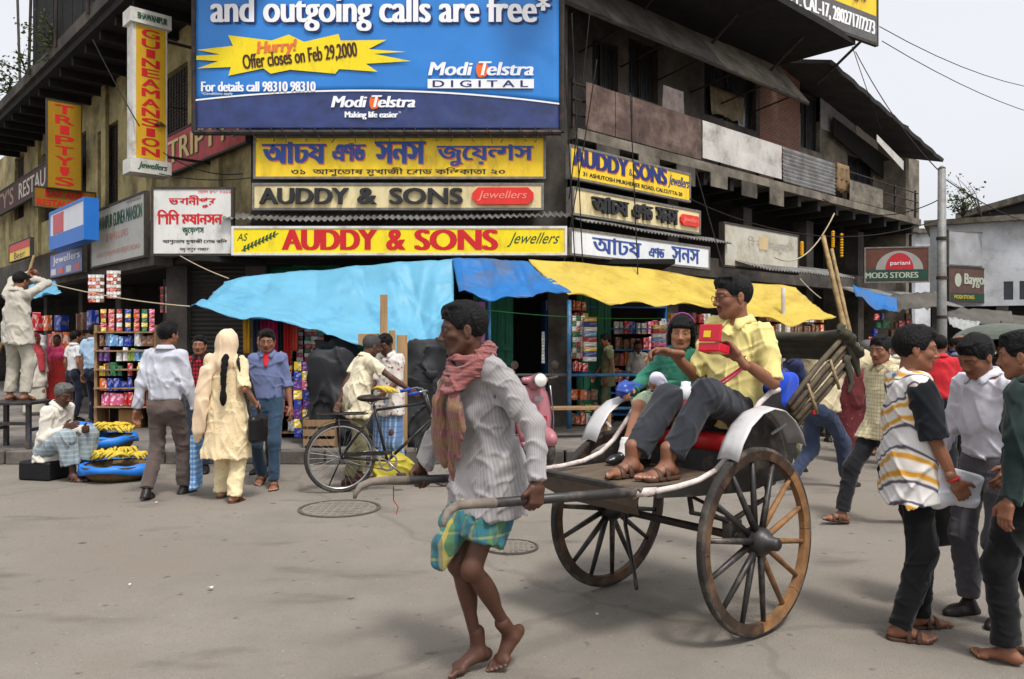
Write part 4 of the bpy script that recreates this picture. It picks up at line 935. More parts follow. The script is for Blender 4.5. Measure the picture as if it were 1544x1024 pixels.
# the flat projecting roof under the hoarding and the pitched roof that falls away to the right
ph = hit('R', 1296, 0.9)
mb = MB(); mb.box((-1.2, -0.9, 7.66), (tz('R', 1290, 0, 0.9)[0], 4, 7.8), 0, MR); bpart(mb, 'flat_roof', black)
ta, tb = tz('R', 1236, 0)[0], tz('R', 1408, 0)[0]
mb = MB()
P = []
for i in range(25):
    f_ = i/24; x = ta+(tb-ta)*f_; z = 7.55+(6.42-7.55)*f_
    P.append([MR @ Vector((x, -0.25, z-0.02+0.02*math.sin(i*2.2))), MR @ Vector((x, 1.8, z+0.55)), MR @ Vector((x, 4.0, z+0.9))])
mb.grid(P); bpart(mb, 'pitched_roof', mat('tarred_roofing', rgb(62, 60, 60), rough=0.85, var=0.4, vscale=3.0, bump=0.4, bscale=12.0), solid=0.09)
mb = MB(); pts = [MR @ Vector((ta+(tb-ta)*0.38, 0.9, 6.6)), MR @ Vector((ta+(tb-ta)*0.98, 0.9, 5.7)), MR @ Vector((ta+(tb-ta)*0.98, 0.9, 6.42)), MR @ Vector((ta+(tb-ta)*0.38, 0.9, 7.05))]
mb.poly(pts); bpart(mb, 'gable_boarding', black, solid=0.03)
mb = MB(); a, b = hit('R', 1322, 0.1), hit('R', 1362, 0.05); mb.grid([[(a.x, a.y, zpix(203, a.y)), (a.x, a.y, zpix(213, a.y))], [(b.x, b.y, zpix(243, b.y)), (b.x, b.y, zpix(257, b.y))]]); bpart(mb, 'torn_fascia', sheetw, solid=0.012)
# right wing ground floor
for x in (3.9, 6.6, 9.4, 12.2): mb = MB(); mb.box((x-0.17, 0.9, 0.15), (x+0.17, 1.25, 4.33), 0, MR); bpart(mb, 'right_pier', grime)
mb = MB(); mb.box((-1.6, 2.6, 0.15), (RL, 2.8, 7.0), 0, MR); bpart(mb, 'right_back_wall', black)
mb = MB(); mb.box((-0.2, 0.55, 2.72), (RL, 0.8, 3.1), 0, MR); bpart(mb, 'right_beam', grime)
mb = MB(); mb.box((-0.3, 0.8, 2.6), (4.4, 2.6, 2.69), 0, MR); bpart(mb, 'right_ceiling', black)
mb = MB(); mb.box((RL-0.2, 0.3, 0.15), (RL, 6, 6.4), 0, MR); bpart(mb, 'end_wall', concrete)
# corrugated canopy strips over the shops (right)
def canopy(pl, pa, pb, pya, z_drop, out, m, name, o0=0.0, pitch=0.11, zoff=0.0):
    xa, z = tz(pl, pa, pya, o0); xb = tz(pl, pb, 0, o0)[0]; n = int((xb-xa)/(pitch/4)); M = PM(pl, o0); P = []
    for i in range(n+1):
        x = xa+(xb-xa)*i/n; c = 0.018*math.sin(i*math.pi/2); sag = 0.03*vnoise(x*0.9, 0, 0, 5)
        P.append([M @ Vector((x, 0.0, z+zoff+c+sag)), M @ Vector((x, -out*0.5, z+zoff-z_drop*0.5+c+sag)), M @ Vector((x, -out, z+zoff-z_drop+c+sag*1.6))])
    mb = MB(); mb.grid(P); return bpart(mb, name, m, solid=0.004)
canopy('R', 1090, 1250, 388, 0.22, 0.6, sheetg, 'corrugated_canopy', 0.0); canopy('F', 348, 858, 322, 0.14, 0.42, sheetg, 'sign_canopy', -0.02, 0.09); canopy('R', 856, 1078, 328, 0.12, 0.35, sheetg, 'sign_canopy', 0.0, 0.09)
canopy('R', 1262, 1400, 432, 0.35, 0.9, sheetg, 'rusty_canopy', 0.0)
# rags, curtain and buckets on the balcony
def rag(pl, pa, pb, pt, pbm, o_, m, name, seed=1):
    a, b = hit(pl, pa, o_), hit(pl, pb, o_); P = []
    for i in range(13):
        p = a.lerp(b, i/12); z0 = zpix(pt, a.y); z1 = zpix(pbm, a.y)-0.25*(b.y-a.y)*0; P.append([p+PL[pl]['n']*(0.04*math.sin(i*1.3+seed)*(j/6))+Vector((0, 0, z0+(z1-z0)*j/6*(1-0.12*abs(math.sin(i*0.9+seed))))) for j in range(7)])
    return bpart(MB().grid(P), name, m, smooth=True, solid=0.01)
rag('RU', 1070, 1122, 128, 172, -0.05, mat('faded_curtain', rgb(132, 120, 98), rough=0.9, var=0.4, vscale=5.0), 'torn_curtain', 2); rag('R', 1000, 1030, 128, 172, -0.1, mat('faded_cloth', rgb(120, 108, 104), rough=0.9, var=0.4), 'hanging_rag', 4); rag('R', 1262, 1280, 245, 290, -0.05, mat('jute_rag', rgb(128, 104, 74), rough=0.9, var=0.4), 'hanging_rag', 5)
for px_, w_ in ((1212, 0.5), (1292, 0.35)): x, z = tz('R', px_, 0); mb = MB(); mb.box((x, 0.35, 4.73), (x+w_, 0.7, 5.15+w_*0.3), 0, MR); bpart(mb, 'balcony_box', darkw)
for k in range(6): x = 0.6+k*1.05; mb = MB(); mb.box((x, -0.045, 4.30-0.04*(k % 3)), (x+0.55, -0.022, 4.55), 0, MR); bpart(mb, 'fascia_board', concrete if k % 2 else grime)
# ------------------------------------------------------------------ signboards
def paint(name, col, rough=0.45, var=0.12, **kw): return mat(name, col, rough=rough, var=var, vscale=3.0, bump=0.12, bscale=9.0, stretch=(1.6, 1.6, 0.6), **kw)
Y1 = paint('sign_yellow', rgb(238, 200, 44), dirt=rgb(176, 146, 48), dscale=2.5, damt=0.45); Y2 = paint('sign_lemon', rgb(240, 214, 30), dirt=rgb(196, 170, 40), dscale=3.0, damt=0.38); CR = paint('sign_cream', rgb(222, 206, 158), dirt=rgb(160, 142, 104), dscale=2.0, damt=0.5)
WH = paint('sign_white', rgb(212, 210, 206), dirt=rgb(150, 144, 138), dscale=2.0, damt=0.35); RED = paint('letter_red', rgb(196, 34, 38)); NAVY = paint('letter_navy', rgb(38, 48, 112)); BLU = paint('letter_blue', rgb(52, 78, 148)); ORG = paint('letter_orange', rgb(226, 116, 62))
BLK = paint('letter_black', rgb(26, 26, 30), spec=0.5); GRN = paint('letter_green', rgb(30, 78, 52)); GRY = paint('letter_grey', rgb(88, 92, 100)); LETW = paint('letter_white', rgb(235, 235, 238), var=0.04); BRN = paint('letter_brown', rgb(70, 40, 24))
FRW = mat('sign_frame_grey', rgb(120, 116, 110), rough=0.6, var=0.4, vscale=10.0, metal=0.2); FRD = mat('sign_frame_dark', rgb(62, 56, 50), rough=0.7, var=0.4, vscale=10.0)
def board(name, label, cat, M, w_, h_, face, frame=FRW, fw=0.035, th=0.06, group=None, proud=0.012):
    rt = empty(name, M.translation, 0, label, cat, group)
    mb = MB(); mb.box((fw*0.5, fw*0.5, -th), (w_-fw*0.5, h_-fw*0.5, 0), 0, M); under(mb.build('panel', face), rt)
    if frame is not None:
        for a, b in (((0, 0), (w_, fw)), ((0, h_-fw), (w_, h_)), ((0, fw), (fw, h_-fw)), ((w_-fw, fw), (w_, h_-fw))):
            mb = MB(); mb.box((a[0], a[1], -th-0.01), (b[0], b[1], proud), 0, M); under(mb.build('frame_bar', frame), rt)
    return rt
def say(rt, M, body, box, m, name='lettering', **kw): return under(lettering(name, body, M, box, m, None, **kw), rt)
def pixbox(Mw, px0, px1, pyt, pyb, bx):
    """fraction box inside a board"""
    M, w_, h_ = Mw; return (w_*bx[0], h_*bx[1], w_*bx[2], h_*bx[3])
# billboard: printed vinyl on a pipe frame
Mb, wb, hb = board_at('F', 296, 843, -150, 194, 0.35)
vin = mat('vinyl_blue', rgb(38, 124, 204), rough=0.35, var=0.14, vscale=1.2, bump=0.8, bscale=2.4, spec=0.5); vnav = mat('vinyl_navy', rgb(34, 52, 108), rough=0.32, var=0.5, vscale=3.0, bump=0.9, bscale=3.0, spec=0.6)  # navy band: strong mottling paints a blotchy sky reflection into the colour
ridges(vin, 1.1, 0.05, 0.5); ridges(vnav, 1.6, 0.05, 0.6)
rt = empty('billboard', Mb.translation, 0, 'huge blue mobile phone billboard above the yellow jewellers signs', 'billboard')
pxs = wb/547.0; X = lambda px: (px-296)*pxs; Yb = lambda py: (194-py)*hb/344.0
def sheet_grid(x0, x1, f0, f1, amp, zo, nx=60, ny=24, seed=1):
    mb = MB(); P = []
    for i in range(nx+1):
        x = x0+(x1-x0)*i/nx; a, b = f0(x), f1(x)
        P.append([Mb @ Vector((x, a+(b-a)*j/ny, zo+amp*vnoise(x*1.3, (a+(b-a)*j/ny)*2.2, 0, seed))) for j in range(ny+1)])
    return mb.grid(P)
arc = lambda x: Yb(137)-((x-wb*0.46)/(wb*0.54))**2*(Yb(137)-Yb(157))
under(sheet_grid(0, wb, lambda x: arc(x)-0.03, lambda x: hb, 0.008, 0.0).build('printed_sheet', vin, smooth=True, solid=0.003), rt)
under(sheet_grid(0, wb, lambda x: 0.0, arc, 0.008, 0.006, seed=2).build('printed_band', vnav, smooth=True, solid=0.003), rt)
mb = MB(); n = 40; mb.grid([[Mb @ Vector((wb*i/n, arc(wb*i/n)-0.012, 0.018)), Mb @ Vector((wb*i/n, arc(wb*i/n)+0.012, 0.018))] for i in range(n+1)]); under(mb.build('white_line', LETW), rt)
say(rt, Mb, 'and outgoing calls are free*', (X(320), Yb(48), X(828), Yb(-9)), LETW, bold=0.018, out=0.030)
say(rt, Mb, 'and outgoing calls are free*', (X(323), Yb(50), X(831), Yb(-7)), NAVY, name='letter_shadow', bold=0.018, out=0.022)
star = [(298, 76), (352, 70), (345, 54), (410, 62), (436, 53), (459, 64), (511, 52), (514, 62), (583, 61), (556, 75), (612, 79), (564, 82), (620, 93), (552, 97), (570, 109), (512, 105), (506, 112), (438, 106), (409, 112), (398, 104), (345, 115), (349, 102), (298, 104), (330, 93), (297, 91), (297, 85), (333, 83)]
mb = MB(); pts = [Vector((X(a), Yb(b), 0.022)) for a, b in star]
for tri in tessellate_polygon([pts]): mb.poly([Mb @ pts[k] for k in tri])
under(mb.build('star_burst', Y2), rt)
say(rt, Mb, 'Hurry!', (X(388), Yb(85), X(445), Yb(62)), ORG, bold=0.012, out=0.030, rot=R(4), skew=0.15); say(rt, Mb, 'Offer closes on Feb 29,2000', (X(367), Yb(99), X(539), Yb(74)), BRN, bold=0.006, out=0.030, rot=R(6.5))
say(rt, Mb, 'For details call 98310 98310', (X(305), Yb(139), X(476), Yb(124)), LETW, bold=0.008, out=0.03); say(rt, Mb, '*Conditions apply', (X(305), Yb(145), X(352), Yb(140)), LETW, out=0.03)
def modi(xa, xb, yt, yb_):
    L_ = xb-xa
    say(rt, Mb, 'Modi', (X(xa), Yb(yb_), X(xa+L_*0.385), Yb(yt)), LETW, bold=0.012, skew=0.22, out=0.035); say(rt, Mb, 'elstra', (X(xa+L_*0.545), Yb(yb_), X(xb-3), Yb(yt)), LETW, bold=0.012, skew=0.22, out=0.035)
    mb = MB(); c = Vector((X(xa+L_*0.49), Yb((yt+yb_)/2+1), 0.03)); r_ = (yb_-yt)*0.62*pxs
    pts = [c+Vector((math.cos(t)*r_*(1.0 if math.cos(t) > -0.2 else 0.55), math.sin(t)*r_, 0)) for t in [k*0.2618 for k in range(24)]]; mb.poly([Mb @ p for p in pts]); under(mb.build('orange_mark', paint('mark_orange', rgb(240, 110, 40))), rt)
    say(rt, Mb, 'T', (X(xa+L_*0.45), Yb(yb_), X(xa+L_*0.56), Yb(yt-1)), LETW, bold=0.008, skew=0.22, out=0.040)
modi(647, 806, 95, 115); modi(501, 628, 146, 163)
mb = MB(); mb.box((X(645), Yb(134), 0.016), (X(805), Yb(120), 0.024), 0, Mb); under(mb.build('white_strip', LETW), rt); say(rt, Mb, 'D I G I T A L', (X(653), Yb(132), X(796), Yb(122)), NAVY, out=0.028, bold=0.004)
say(rt, Mb, 'Making life easier', (X(521), Yb(181), X(600), Yb(169)), LETW, bold=0.007, out=0.03); say(rt, Mb, 'TM', (X(601), Yb(172), X(605), Yb(169)), LETW, out=0.03)
for a, b in (((-0.03, -0.05, -0.03), (wb+0.03, -0.05, -0.03)), ((-0.04, -0.05, -0.03), (-0.04, hb, -0.03)), ((wb+0.04, -0.05, -0.03), (wb+0.04, hb, -0.03))):
    mb = MB(); mb.tube([Mb @ Vector(a), Mb @ Vector(b)], 0.045, 8); under(mb.build('frame_pipe', ironm), rt)
rnd = random.Random(3)
for i in range(22):
    x = wb*(i+0.5)/22+rnd.uniform(-0.06, 0.06); mb = MB(); mb.tube([Mb @ Vector((x-0.03, 0.02, 0.02)), Mb @ Vector((x, -0.05, 0.05+0.01)), Mb @ Vector((x+0.03, -0.10, 0.0)), Mb @ Vector((x+rnd.uniform(-.05, .08), -0.16-rnd.random()*0.06, 0.02))], 0.007, 5); under(mb.build('rope_tie', darkw), rt)
for x in (0.3, wb*0.33, wb*0.66, wb-0.3):
    mb = MB(); mb.tube([Mb @ Vector((x, 0.0, -0.06)), Mb @ Vector((x, hb, -0.06))], 0.03, 6); under(mb.build('frame_strut', ironm), rt)
    mb = MB(); mb.tube([Mb @ Vector((x, 0.3, -0.06)), Mb @ Vector((x, 0.3, -0.55))], 0.03, 6); under(mb.build('frame_strut', ironm), rt)
# yellow Bengali board
Bn = dict(addhya='আঢয', end_='এণড', sons='সনস')
A = board_at('F', 382, 823, 205, 270, 0.16); M, w_, h_ = A
rt = board('shop_sign', 'yellow board with blue Bengali lettering right below the blue billboard', 'sign', M, w_, h_, Y1)
for nm, mm, dx, dy, o_ in (('letter_shadow', ORG, 0.012, -0.016, 0.004), ('lettering', BLU, 0, 0, 0.009)):
    for body, a, b, lo, hi in (('আঢয', 0.035, 0.245, 0.36, 0.86), ('এণড', 0.275, 0.38, 0.42, 0.84), ('সনস', 0.42, 0.585, 0.36, 0.87), ('জুেয়লাস', 0.63, 0.955, 0.30, 0.80)):
        say(rt, M, body, (w_*a+dx, h_*lo+dy, w_*b+dx, h_*hi+dy), mm, name=nm, bold=0.022 if a < 0.6 else 0.014, out=o_)
say(rt, M, '৩১. আশুেতাষ মুখাজী েরাড কিলকাতা-২০', (w_*0.13, h_*0.07, w_*0.86, h_*0.27), BLK, bold=0.004)
# cream board with raised black letters
M, w_, h_ = board_at('F', 380, 820, 276, 317, 0.18)
rt = board('shop_sign', 'cream board with raised black AUDDY & SONS letters and a red badge', 'sign', M, w_, h_, CR, th=0.1)
say(rt, M, 'AUDDY', (w_*0.03, h_*0.22, w_*0.33, h_*0.80), BLK, name='raised_letters', bold=0.014, depth=0.05); say(rt, M, '&', (w_*0.365, h_*0.22, w_*0.425, h_*0.80), BLK, name='raised_letters', bold=0.014, depth=0.05); say(rt, M, 'SONS', (w_*0.475, h_*0.22, w_*0.72, h_*0.80), BLK, name='raised_letters', bold=0.014, depth=0.05)
def badge(rt, M, x0, y0, x1, y1, m, txt):
    c = (y1-y0)*0.33; pts = [(x0+c, y0), (x1-c, y0), (x1, y0+c), (x1, y1-c), (x1-c, y1), (x0+c, y1), (x0, y1-c), (x0, y0+c)]
    mb = MB(); f = [M @ Vector((a, b, 0.045)) for a, b in pts]; k = [M @ Vector((a, b, 0.0)) for a, b in pts]; mb.poly(f)
    for i in range(8): mb.poly([k[i-1], k[i], f[i], f[i-1]])
    under(mb.build('red_badge', m), rt); say(rt, M, txt, (x0+(x1-x0)*0.08, y0+(y1-y0)*0.2, x1-(x1-x0)*0.14, y1-(y1-y0)*0.2), paint('badge_pink', rgb(236, 140, 120)), out=0.05, skew=0.3, name='lettering')
badge(rt, M, w_*0.755, h_*0.2, w_*0.965, h_*0.82, paint('badge_red', rgb(214, 52, 46)), 'Jewellers')
# long lemon fascia
M, w_, h_ = board_at('F', 349, 855, 341, 385, 0.45)
rt = board('shop_sign', 'long lemon yellow fascia with red AUDDY & SONS just above the tarpaulins', 'sign', M, w_, h_, Y2, th=0.12, frame=WH)
say(rt, M, 'AUDDY', (w_*0.155, h_*0.18, w_*0.43, h_*0.88), RED, bold=0.026); say(rt, M, '&', (w_*0.465, h_*0.18, w_*0.515, h_*0.88), RED, bold=0.022); say(rt, M, 'SONS', (w_*0.55, h_*0.18, w_*0.79, h_*0.88), RED, bold=0.026); say(rt, M, 'Jewellers', (w_*0.82, h_*0.28, w_*0.965, h_*0.78), GRN, skew=0.45)
mb = MB()
for i in range(9):
    a = Vector((w_*(0.035+i*0.011), h_*(0.2+i*0.06), 0.006))
    for s in (-1, 1): d = Vector((0.045, 0.05*s+0.02, 0)); mb.poly([M @ a, M @ (a+d*0.5+Vector((0.014, -0.006*s, 0))), M @ (a+d), M @ (a+d*0.5-Vector((0.012, -0.012*s, 0)))])
mb.tube([M @ Vector((w_*0.03, h_*0.16, 0.006)), M @ Vector((w_*0.14, h_*0.76, 0.006))], 0.006, 5); under(mb.build('painted_leaf_spray', GRN), rt)
say(rt, M, 'AS', (w_*0.017, h_*0.5, w_*0.045, h_*0.75), GRN, skew=0.2)
# white Bengali board at the left corner
M, w_, h_ = board_at('F', 228, 366, 282, 386, 0.30); w_ = w_*0.9
rt = board('shop_sign', 'white board with red and black Bengali lettering beside the lemon fascia', 'sign', M, w_, h_, WH, frame=FRD)
for body, a, b, lo, hi, mm, bo in (('েফান ৪৭৫-০২৬২', 0.57, 0.97, 0.905, 0.95, RED, 0), ('ভবানীপুর', 0.22, 0.78, 0.70, 0.88, RED, 0.008), ('িগিণ মযানসন', 0.08, 0.86, 0.46, 0.67, RED, 0.010), ('জুেয়লাস', 0.38, 0.64, 0.30, 0.42, GRN, 0.004), ('আশুেতাষ মুখাজী েরাড কিল', 0.14, 0.92, 0.17, 0.25, BLK, 0.003), ('যদু বাবুর বাজার', 0.35, 0.70, 0.06, 0.12, BLK, 0.002)):
    say(rt, M, body, (w_*a, h_*lo, w_*b, h_*hi), mm, bold=bo)
# receding pale panel on the left street side
M, w_, h_ = board_at('L', 137, 219, 320, 406, 0.05)
rt = board('shop_sign', 'pale grey panel with faded lettering round the corner from the white Bengali board', 'sign', M, w_, h_, mat('panel_pale', rgb(176, 174, 166), rough=0.5, var=0.2, vscale=2.0, dirt=rgb(130, 126, 116), dscale=2.0, damt=0.4), frame=FRD)
say(rt, M, 'BHAWANIPUR GUINEA MANSION', (w_*0.05, h_*0.62, w_*0.95, h_*0.84), GRN, bold=0.008); say(rt, M, 'JEWELLERS', (w_*0.30, h_*0.38, w_*0.72, h_*0.52), paint('faded_red', rgb(190, 120, 104))); say(rt, M, 'ASHUTOSH MUKHERJEE ROAD', (w_*0.12, h_*0.14, w_*0.92, h_*0.24), paint('faded_red', None)); say(rt, M, '475-0262', (w_*0.7, h_*0.90, w_*0.93, h_*0.95), GRY)
# right-hand side boards
M, w_, h_ = board_at('R', 858, 1041, 217, 269, 0.12)
rt = board('shop_sign', 'yellow board with blue AUDDY & SONS and street address on the right side', 'sign', M, w_, h_, Y1)
for mm, dx, o_, nm in ((ORG, 0.014, 0.004, 'letter_shadow'), (NAVY, 0, 0.009, 'lettering')): say(rt, M, 'AUDDY', (w_*0.03+dx, h_*0.42-dx, w_*0.44+dx, h_*0.93-dx), mm, bold=0.026, out=o_, name=nm); say(rt, M, 'SONS', (w_*0.49+dx, h_*0.42-dx, w_*0.77+dx, h_*0.93-dx), mm, bold=0.026, out=o_, name=nm)
say(rt, M, '&', (w_*0.452, h_*0.47, w_*0.482, h_*0.68), NAVY); say(rt, M, 'Jewellers', (w_*0.79, h_*0.36, w_*0.975, h_*0.80), NAVY, skew=0.25, bold=0.004); say(rt, M, '31 ASHUTOSH MUKHERJEE ROAD, CALCUTTA-20', (w_*0.1, h_*0.12, w_*0.92, h_*0.28), BLK, bold=0.004)
M, w_, h_ = board_at('R', 863, 1056, 281, 324, 0.16)
rt = board('shop_sign', 'cream board with raised black Bengali letters and red badge on the right side', 'sign', M, w_, h_, CR, th=0.12)
for body, a, b in (('আঢয', 0.13, 0.38), ('এণড', 0.42, 0.57), ('সনস', 0.61, 0.78)): say(rt, M, body, (w_*a, h_*0.22, w_*b, h_*0.82), BLK, name='raised_letters', bold=0.018, depth=0.04)
badge(rt, M, w_*0.81, h_*0.28, w_*0.98, h_*0.72, paint('badge_red', None), 'Jewellers')
M, w_, h_ = board_at('R', 859, 1070, 343, 385, 0.30)
rt = board('shop_sign', 'white fascia with grey blue Bengali lettering above the yellow tarpaulin', 'sign', M, w_, h_, paint('sign_clean_white', rgb(224, 226, 228)), th=0.12)
for body, a, b in (('আঢয', 0.14, 0.46), ('এণড', 0.52, 0.63), ('সনস', 0.69, 0.91)): say(rt, M, body, (w_*a, h_*(0.2 if a != 0.52 else 0.28), w_*b, h_*(0.82 if a != 0.52 else 0.68)), BLU, bold=0.014)
M, w_, h_ = board_at('R', 1091, 1204, 334, 402, 0.25)
rt = board('shop_sign', 'faded off white board with ghost lettering under the balcony', 'sign', M, w_, h_, mat('board_faded', rgb(186, 182, 168), rough=0.7, var=0.2, vscale=3.0, dirt=rgb(150, 136, 110), dscale=1.8, damt=0.5), frame=FRD, th=0.09)
say(rt, M, 'িব কুসুমাঞ্জিল', (w_*0.3, h_*0.45, w_*0.93, h_*0.78), paint('ghost_letters', rgb(164, 160, 148)), bold=0.006)
mb = MB(); mb.box((w_*0.44, h_*0.5, 0.003), (w_*0.56, h_*0.8, 0.008), 0, M); under(mb.build('torn_poster', paint('poster_buff', rgb(196, 172, 128))), rt)
def free_board(px0, px1, yl, yr, Y0, Y1_):
    """board between two columns with its own depths: (top,bottom) rows at the left end"""
    a, b = at(px0, 0, Y0), at(px1, 0, Y1_); a.z = zpix(yl[1], Y0); r_ = Vector((b.x-a.x, b.y-a.y, 0)); ww = r_.length; r_.normalize(); return frame_matrix(a, r_, (0, 0, 1), Vector((r_.y, -r_.x, 0))), ww, zpix(yl[0], Y0)-a.z
M, w_, h_ = free_board(1303, 1402, (373, 427), 0, 19.6, 19.3)
rt = board('shop_sign', 'dark green and brick red STORES board with a red arched emblem', 'sign', M, w_, h_, mat('stores_brown', rgb(96, 58, 46), rough=0.6, var=0.3), frame=FRW, th=0.06)
mb = MB(); mb.box((w_*0.03, h_*0.06, 0.002), (w_*0.97, h_*0.36, 0.008), 0, M); under(mb.build('green_band', paint('stores_green', rgb(34, 66, 54))), rt)
for r_, mm, o_ in ((0.36, paint('arch_grey', rgb(150, 148, 144)), 0.004), (0.30, paint('arch_red', rgb(176, 40, 48)), 0.009)):
    mb = MB(); pts = [Vector((w_*0.54+math.cos(t)*w_*r_*(1 if r_ > 0.33 else 0.72), h_*0.365+math.sin(t)*h_*(0.52 if r_ > 0.33 else 0.46), o_)) for t in [k*math.pi/16 for k in range(17)]]; mb.poly([M @ p for p in pts]); under(mb.build('emblem', mm), rt)
say(rt, M, 'pariani', (w_*0.40, h_*0.46, w_*0.70, h_*0.60), LETW, out=0.014); say(rt, M, 'MODS STORES', (w_*0.02, h_*0.13, w_*0.82, h_*0.29), paint('stores_letters', rgb(170, 176, 160)), bold=0.008, out=0.014)
M, w_, h_ = free_board(1430, 1499, (401, 455), 0, 23.0, 24.0)
rt = board('shop_sign', 'dark Baygon board with a green strip on the low white building', 'sign', M, w_, h_, mat('baygon_brown', rgb(88, 66, 60), rough=0.6, var=0.3), frame=FRD)
mb = MB(); mb.box((w_*0.06, h_*0.05, 0.002), (w_*0.96, h_*0.26, 0.006), 0, M); under(mb.build('green_band', paint('stores_green', None)), rt); say(rt, M, 'Baygon', (w_*0.34, h_*0.42, w_*0.84, h_*0.82), paint('stores_letters', None), bold=0.02, out=0.012); say(rt, M, 'MODI STORES', (w_*0.12, h_*0.1, w_*0.55, h_*0.2), Y1, out=0.012)
mb = MB(); pts = [Vector((w_*0.2+math.cos(k*0.5236)*0.16, h_*0.62+math.sin(k*0.5236)*0.2, 0.01)) for k in range(12)]; mb.poly([M @ p for p in pts]); under(mb.build('round_mark', paint('stores_letters', None)), rt)
# roof hoarding (right)
d_ = Vector((0.83, 0.555, 0)).normalized(); e_ = at(1324, 70, 17.0); ln = 9.0; o_ = e_-d_*ln; M = frame_matrix(o_, d_, (0, 0, 1), Vector((d_.y, -d_.x, 0))); w_, h_ = ln, 3.0
rt = board('roof_hoarding', 'yellow hoarding on the roof with a grey address strip reading CAMAC STREET', 'billboard', M, w_, h_, Y1, frame=FRD, fw=0.06)
mb = MB(); mb.box((0.06, 0.06, 0.002), (w_-0.06, 0.62, 0.010), 0, M); under(mb.build('grey_band', mat('hoarding_grey', rgb(98, 96, 96), rough=0.6, var=0.3)), rt)
say(rt, M, '4, CAMAC STREET, CAL-17, 2802717/7273', (w_-4.75, 0.17, w_-0.15, 0.50), LETW, bold=0.018, out=0.016); say(rt, M, 'In Designs', (w_-1.7, 0.76, w_-0.5, 1.02), BRN, skew=0.3, out=0.016)
for x in (1, 3, 5, 7, 8.6): mb = MB(); mb.tube([M @ Vector((x, 0.1, -0.09)), M @ Vector((x, -0.55, -1.2))], 0.03, 6); under(mb.build('hoarding_strut', ironm), rt)
# projecting vertical signs on the left
def fin(px, Yd, wid, thick, z0, z1): 
    p = at(px, 512, Yd); r_ = -nl; return frame_matrix(Vector((p.x, p.y, z0)), r_, (0, 0, 1), -dl), wid, z1-z0
Yg = 12.3; M, w_, h_ = fin(200, Yg, 0.52, 0.26, zpix(238, Yg), zpix(33, Yg))
GW = mat('sign_box_white', rgb(206, 204, 196), rough=0.5, var=0.2, vscale=4.0, dirt=rgb(150, 140, 122), dscale=3.0, damt=0.3)
rt = empty('vertical_sign', M.translation, 0, 'tall yellow GUINEAMANSION box sign with white sides hanging over the left street', 'sign')
mb = MB(); mb.box((0, 0, -0.26), (w_, h_, 0), 0, M); under(mb.build('box', GW), rt); mb = MB(); mb.box((0.05, 0.02, 0.001), (w_-0.03, h_-0.02, 0.006), 0, M); under(mb.build('yellow_face', paint('fin_yellow', rgb(206, 160, 34))), rt)
for (a, b, lab) in ((h_, h_+0.22, 'top_cap'), (-0.22, 0.0, 'base_cap')): mb = MB(); mb.box((-0.05, a, -0.31), (w_+0.05, b, 0.05), 0, M); under(mb.build(lab, GW), rt)
say(rt, M, 'GUINEAMANSION', (0.14, 0.05, w_-0.13, h_-0.05), RED, vertical=True, bold=0.012, out=0.010); say(rt, M, 'BHAWANIPUR', (0.06, h_+0.06, w_-0.02, h_+0.16), GRN, out=0.055, bold=0.004); say(rt, M, 'Jewellers', (0.06, -0.17, w_-0.04, -0.05), GRN, out=0.055, skew=0.3, bold=0.004)
for q in (0.06, 0.94): mb = MB(); mb.tube([M @ Vector((w_*0.5, h_*q, -0.14)), M @ Vector((1.6, h_*q, -0.14))], 0.025, 6); under(mb.build('bracket', ironm), rt)
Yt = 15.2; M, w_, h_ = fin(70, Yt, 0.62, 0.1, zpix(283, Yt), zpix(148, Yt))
rt = board('vertical_sign', "narrow yellow TRIPTY'S sign with red letters above a bar board", 'sign', M, w_, h_, paint('fin_yellow_shaded', rgb(156, 118, 22)), frame=FRD, fw=0.02); say(rt, M, "TRIPTY'S", (0.16, 0.06, w_-0.16, h_-0.06), RED, vertical=True, bold=0.014)  # sign yellow darkened so its colour carries the eave's shade
M2, w2, h2 = fin(54, Yt, 1.1, 0.1, zpix(311, Yt), zpix(279, Yt)); M2.translation = M2.translation+Vector((0, -0.08, -0.02))
rt = board('bar_sign', 'ochre BAR AND RESTAURANT board hung under the narrow vertical sign', 'sign', M2, w2, h2, paint('fin_yellow_shaded2', rgb(138, 98, 22)), frame=FRD, fw=0.02); say(rt, M2, 'BAR AND', (0.2, h2*0.54, w2-0.2, h2*0.86), RED, bold=0.008); say(rt, M2, 'RESTAURANT', (0.06, h2*0.12, w2-0.06, h2*0.42), RED, bold=0.008)
xa = tz('LU', 0, 0)[0]-1.5; xb = tz('LU', 134, 0)[0]; ML3 = frame_matrix(PL['LU']['p']+PL['LU']['r']*xa+PL['LU']['n']*0.35+Vector((0, 0, 5.25)), PL['LU']['r'], (0, 0, 1), PL['LU']['n'])
rt = board('restaurant_sign', "long dark maroon TRIPTY'S RESTAURANT board along the cream left wall", 'sign', ML3, xb-xa, 0.72, mat('maroon_board', rgb(74, 40, 34), rough=0.7, var=0.3), frame=FRD); say(rt, ML3, "TRIPTY'S", (0.6, 0.12, 5.3, 0.62), paint('faded_gold', rgb(132, 100, 60)), bold=0.03); say(rt, ML3, 'RESTAURANT', (6.0, 0.14, xb-xa-0.12, 0.58), paint('pale_letters', rgb(190, 182, 168)), bold=0.02)
M, w_, h_ = board_at('LU', 246, 372, 208, 268, 0.15)
rt = board('restaurant_sign', 'faded pink red TRIPTYS board with shaded letters beside the billboard', 'sign', M, w_, h_, mat('pink_red_board', rgb(178, 70, 74), rough=0.6, var=0.3, dirt=rgb(120, 60, 56), dscale=2.0, damt=0.4), frame=FRD)
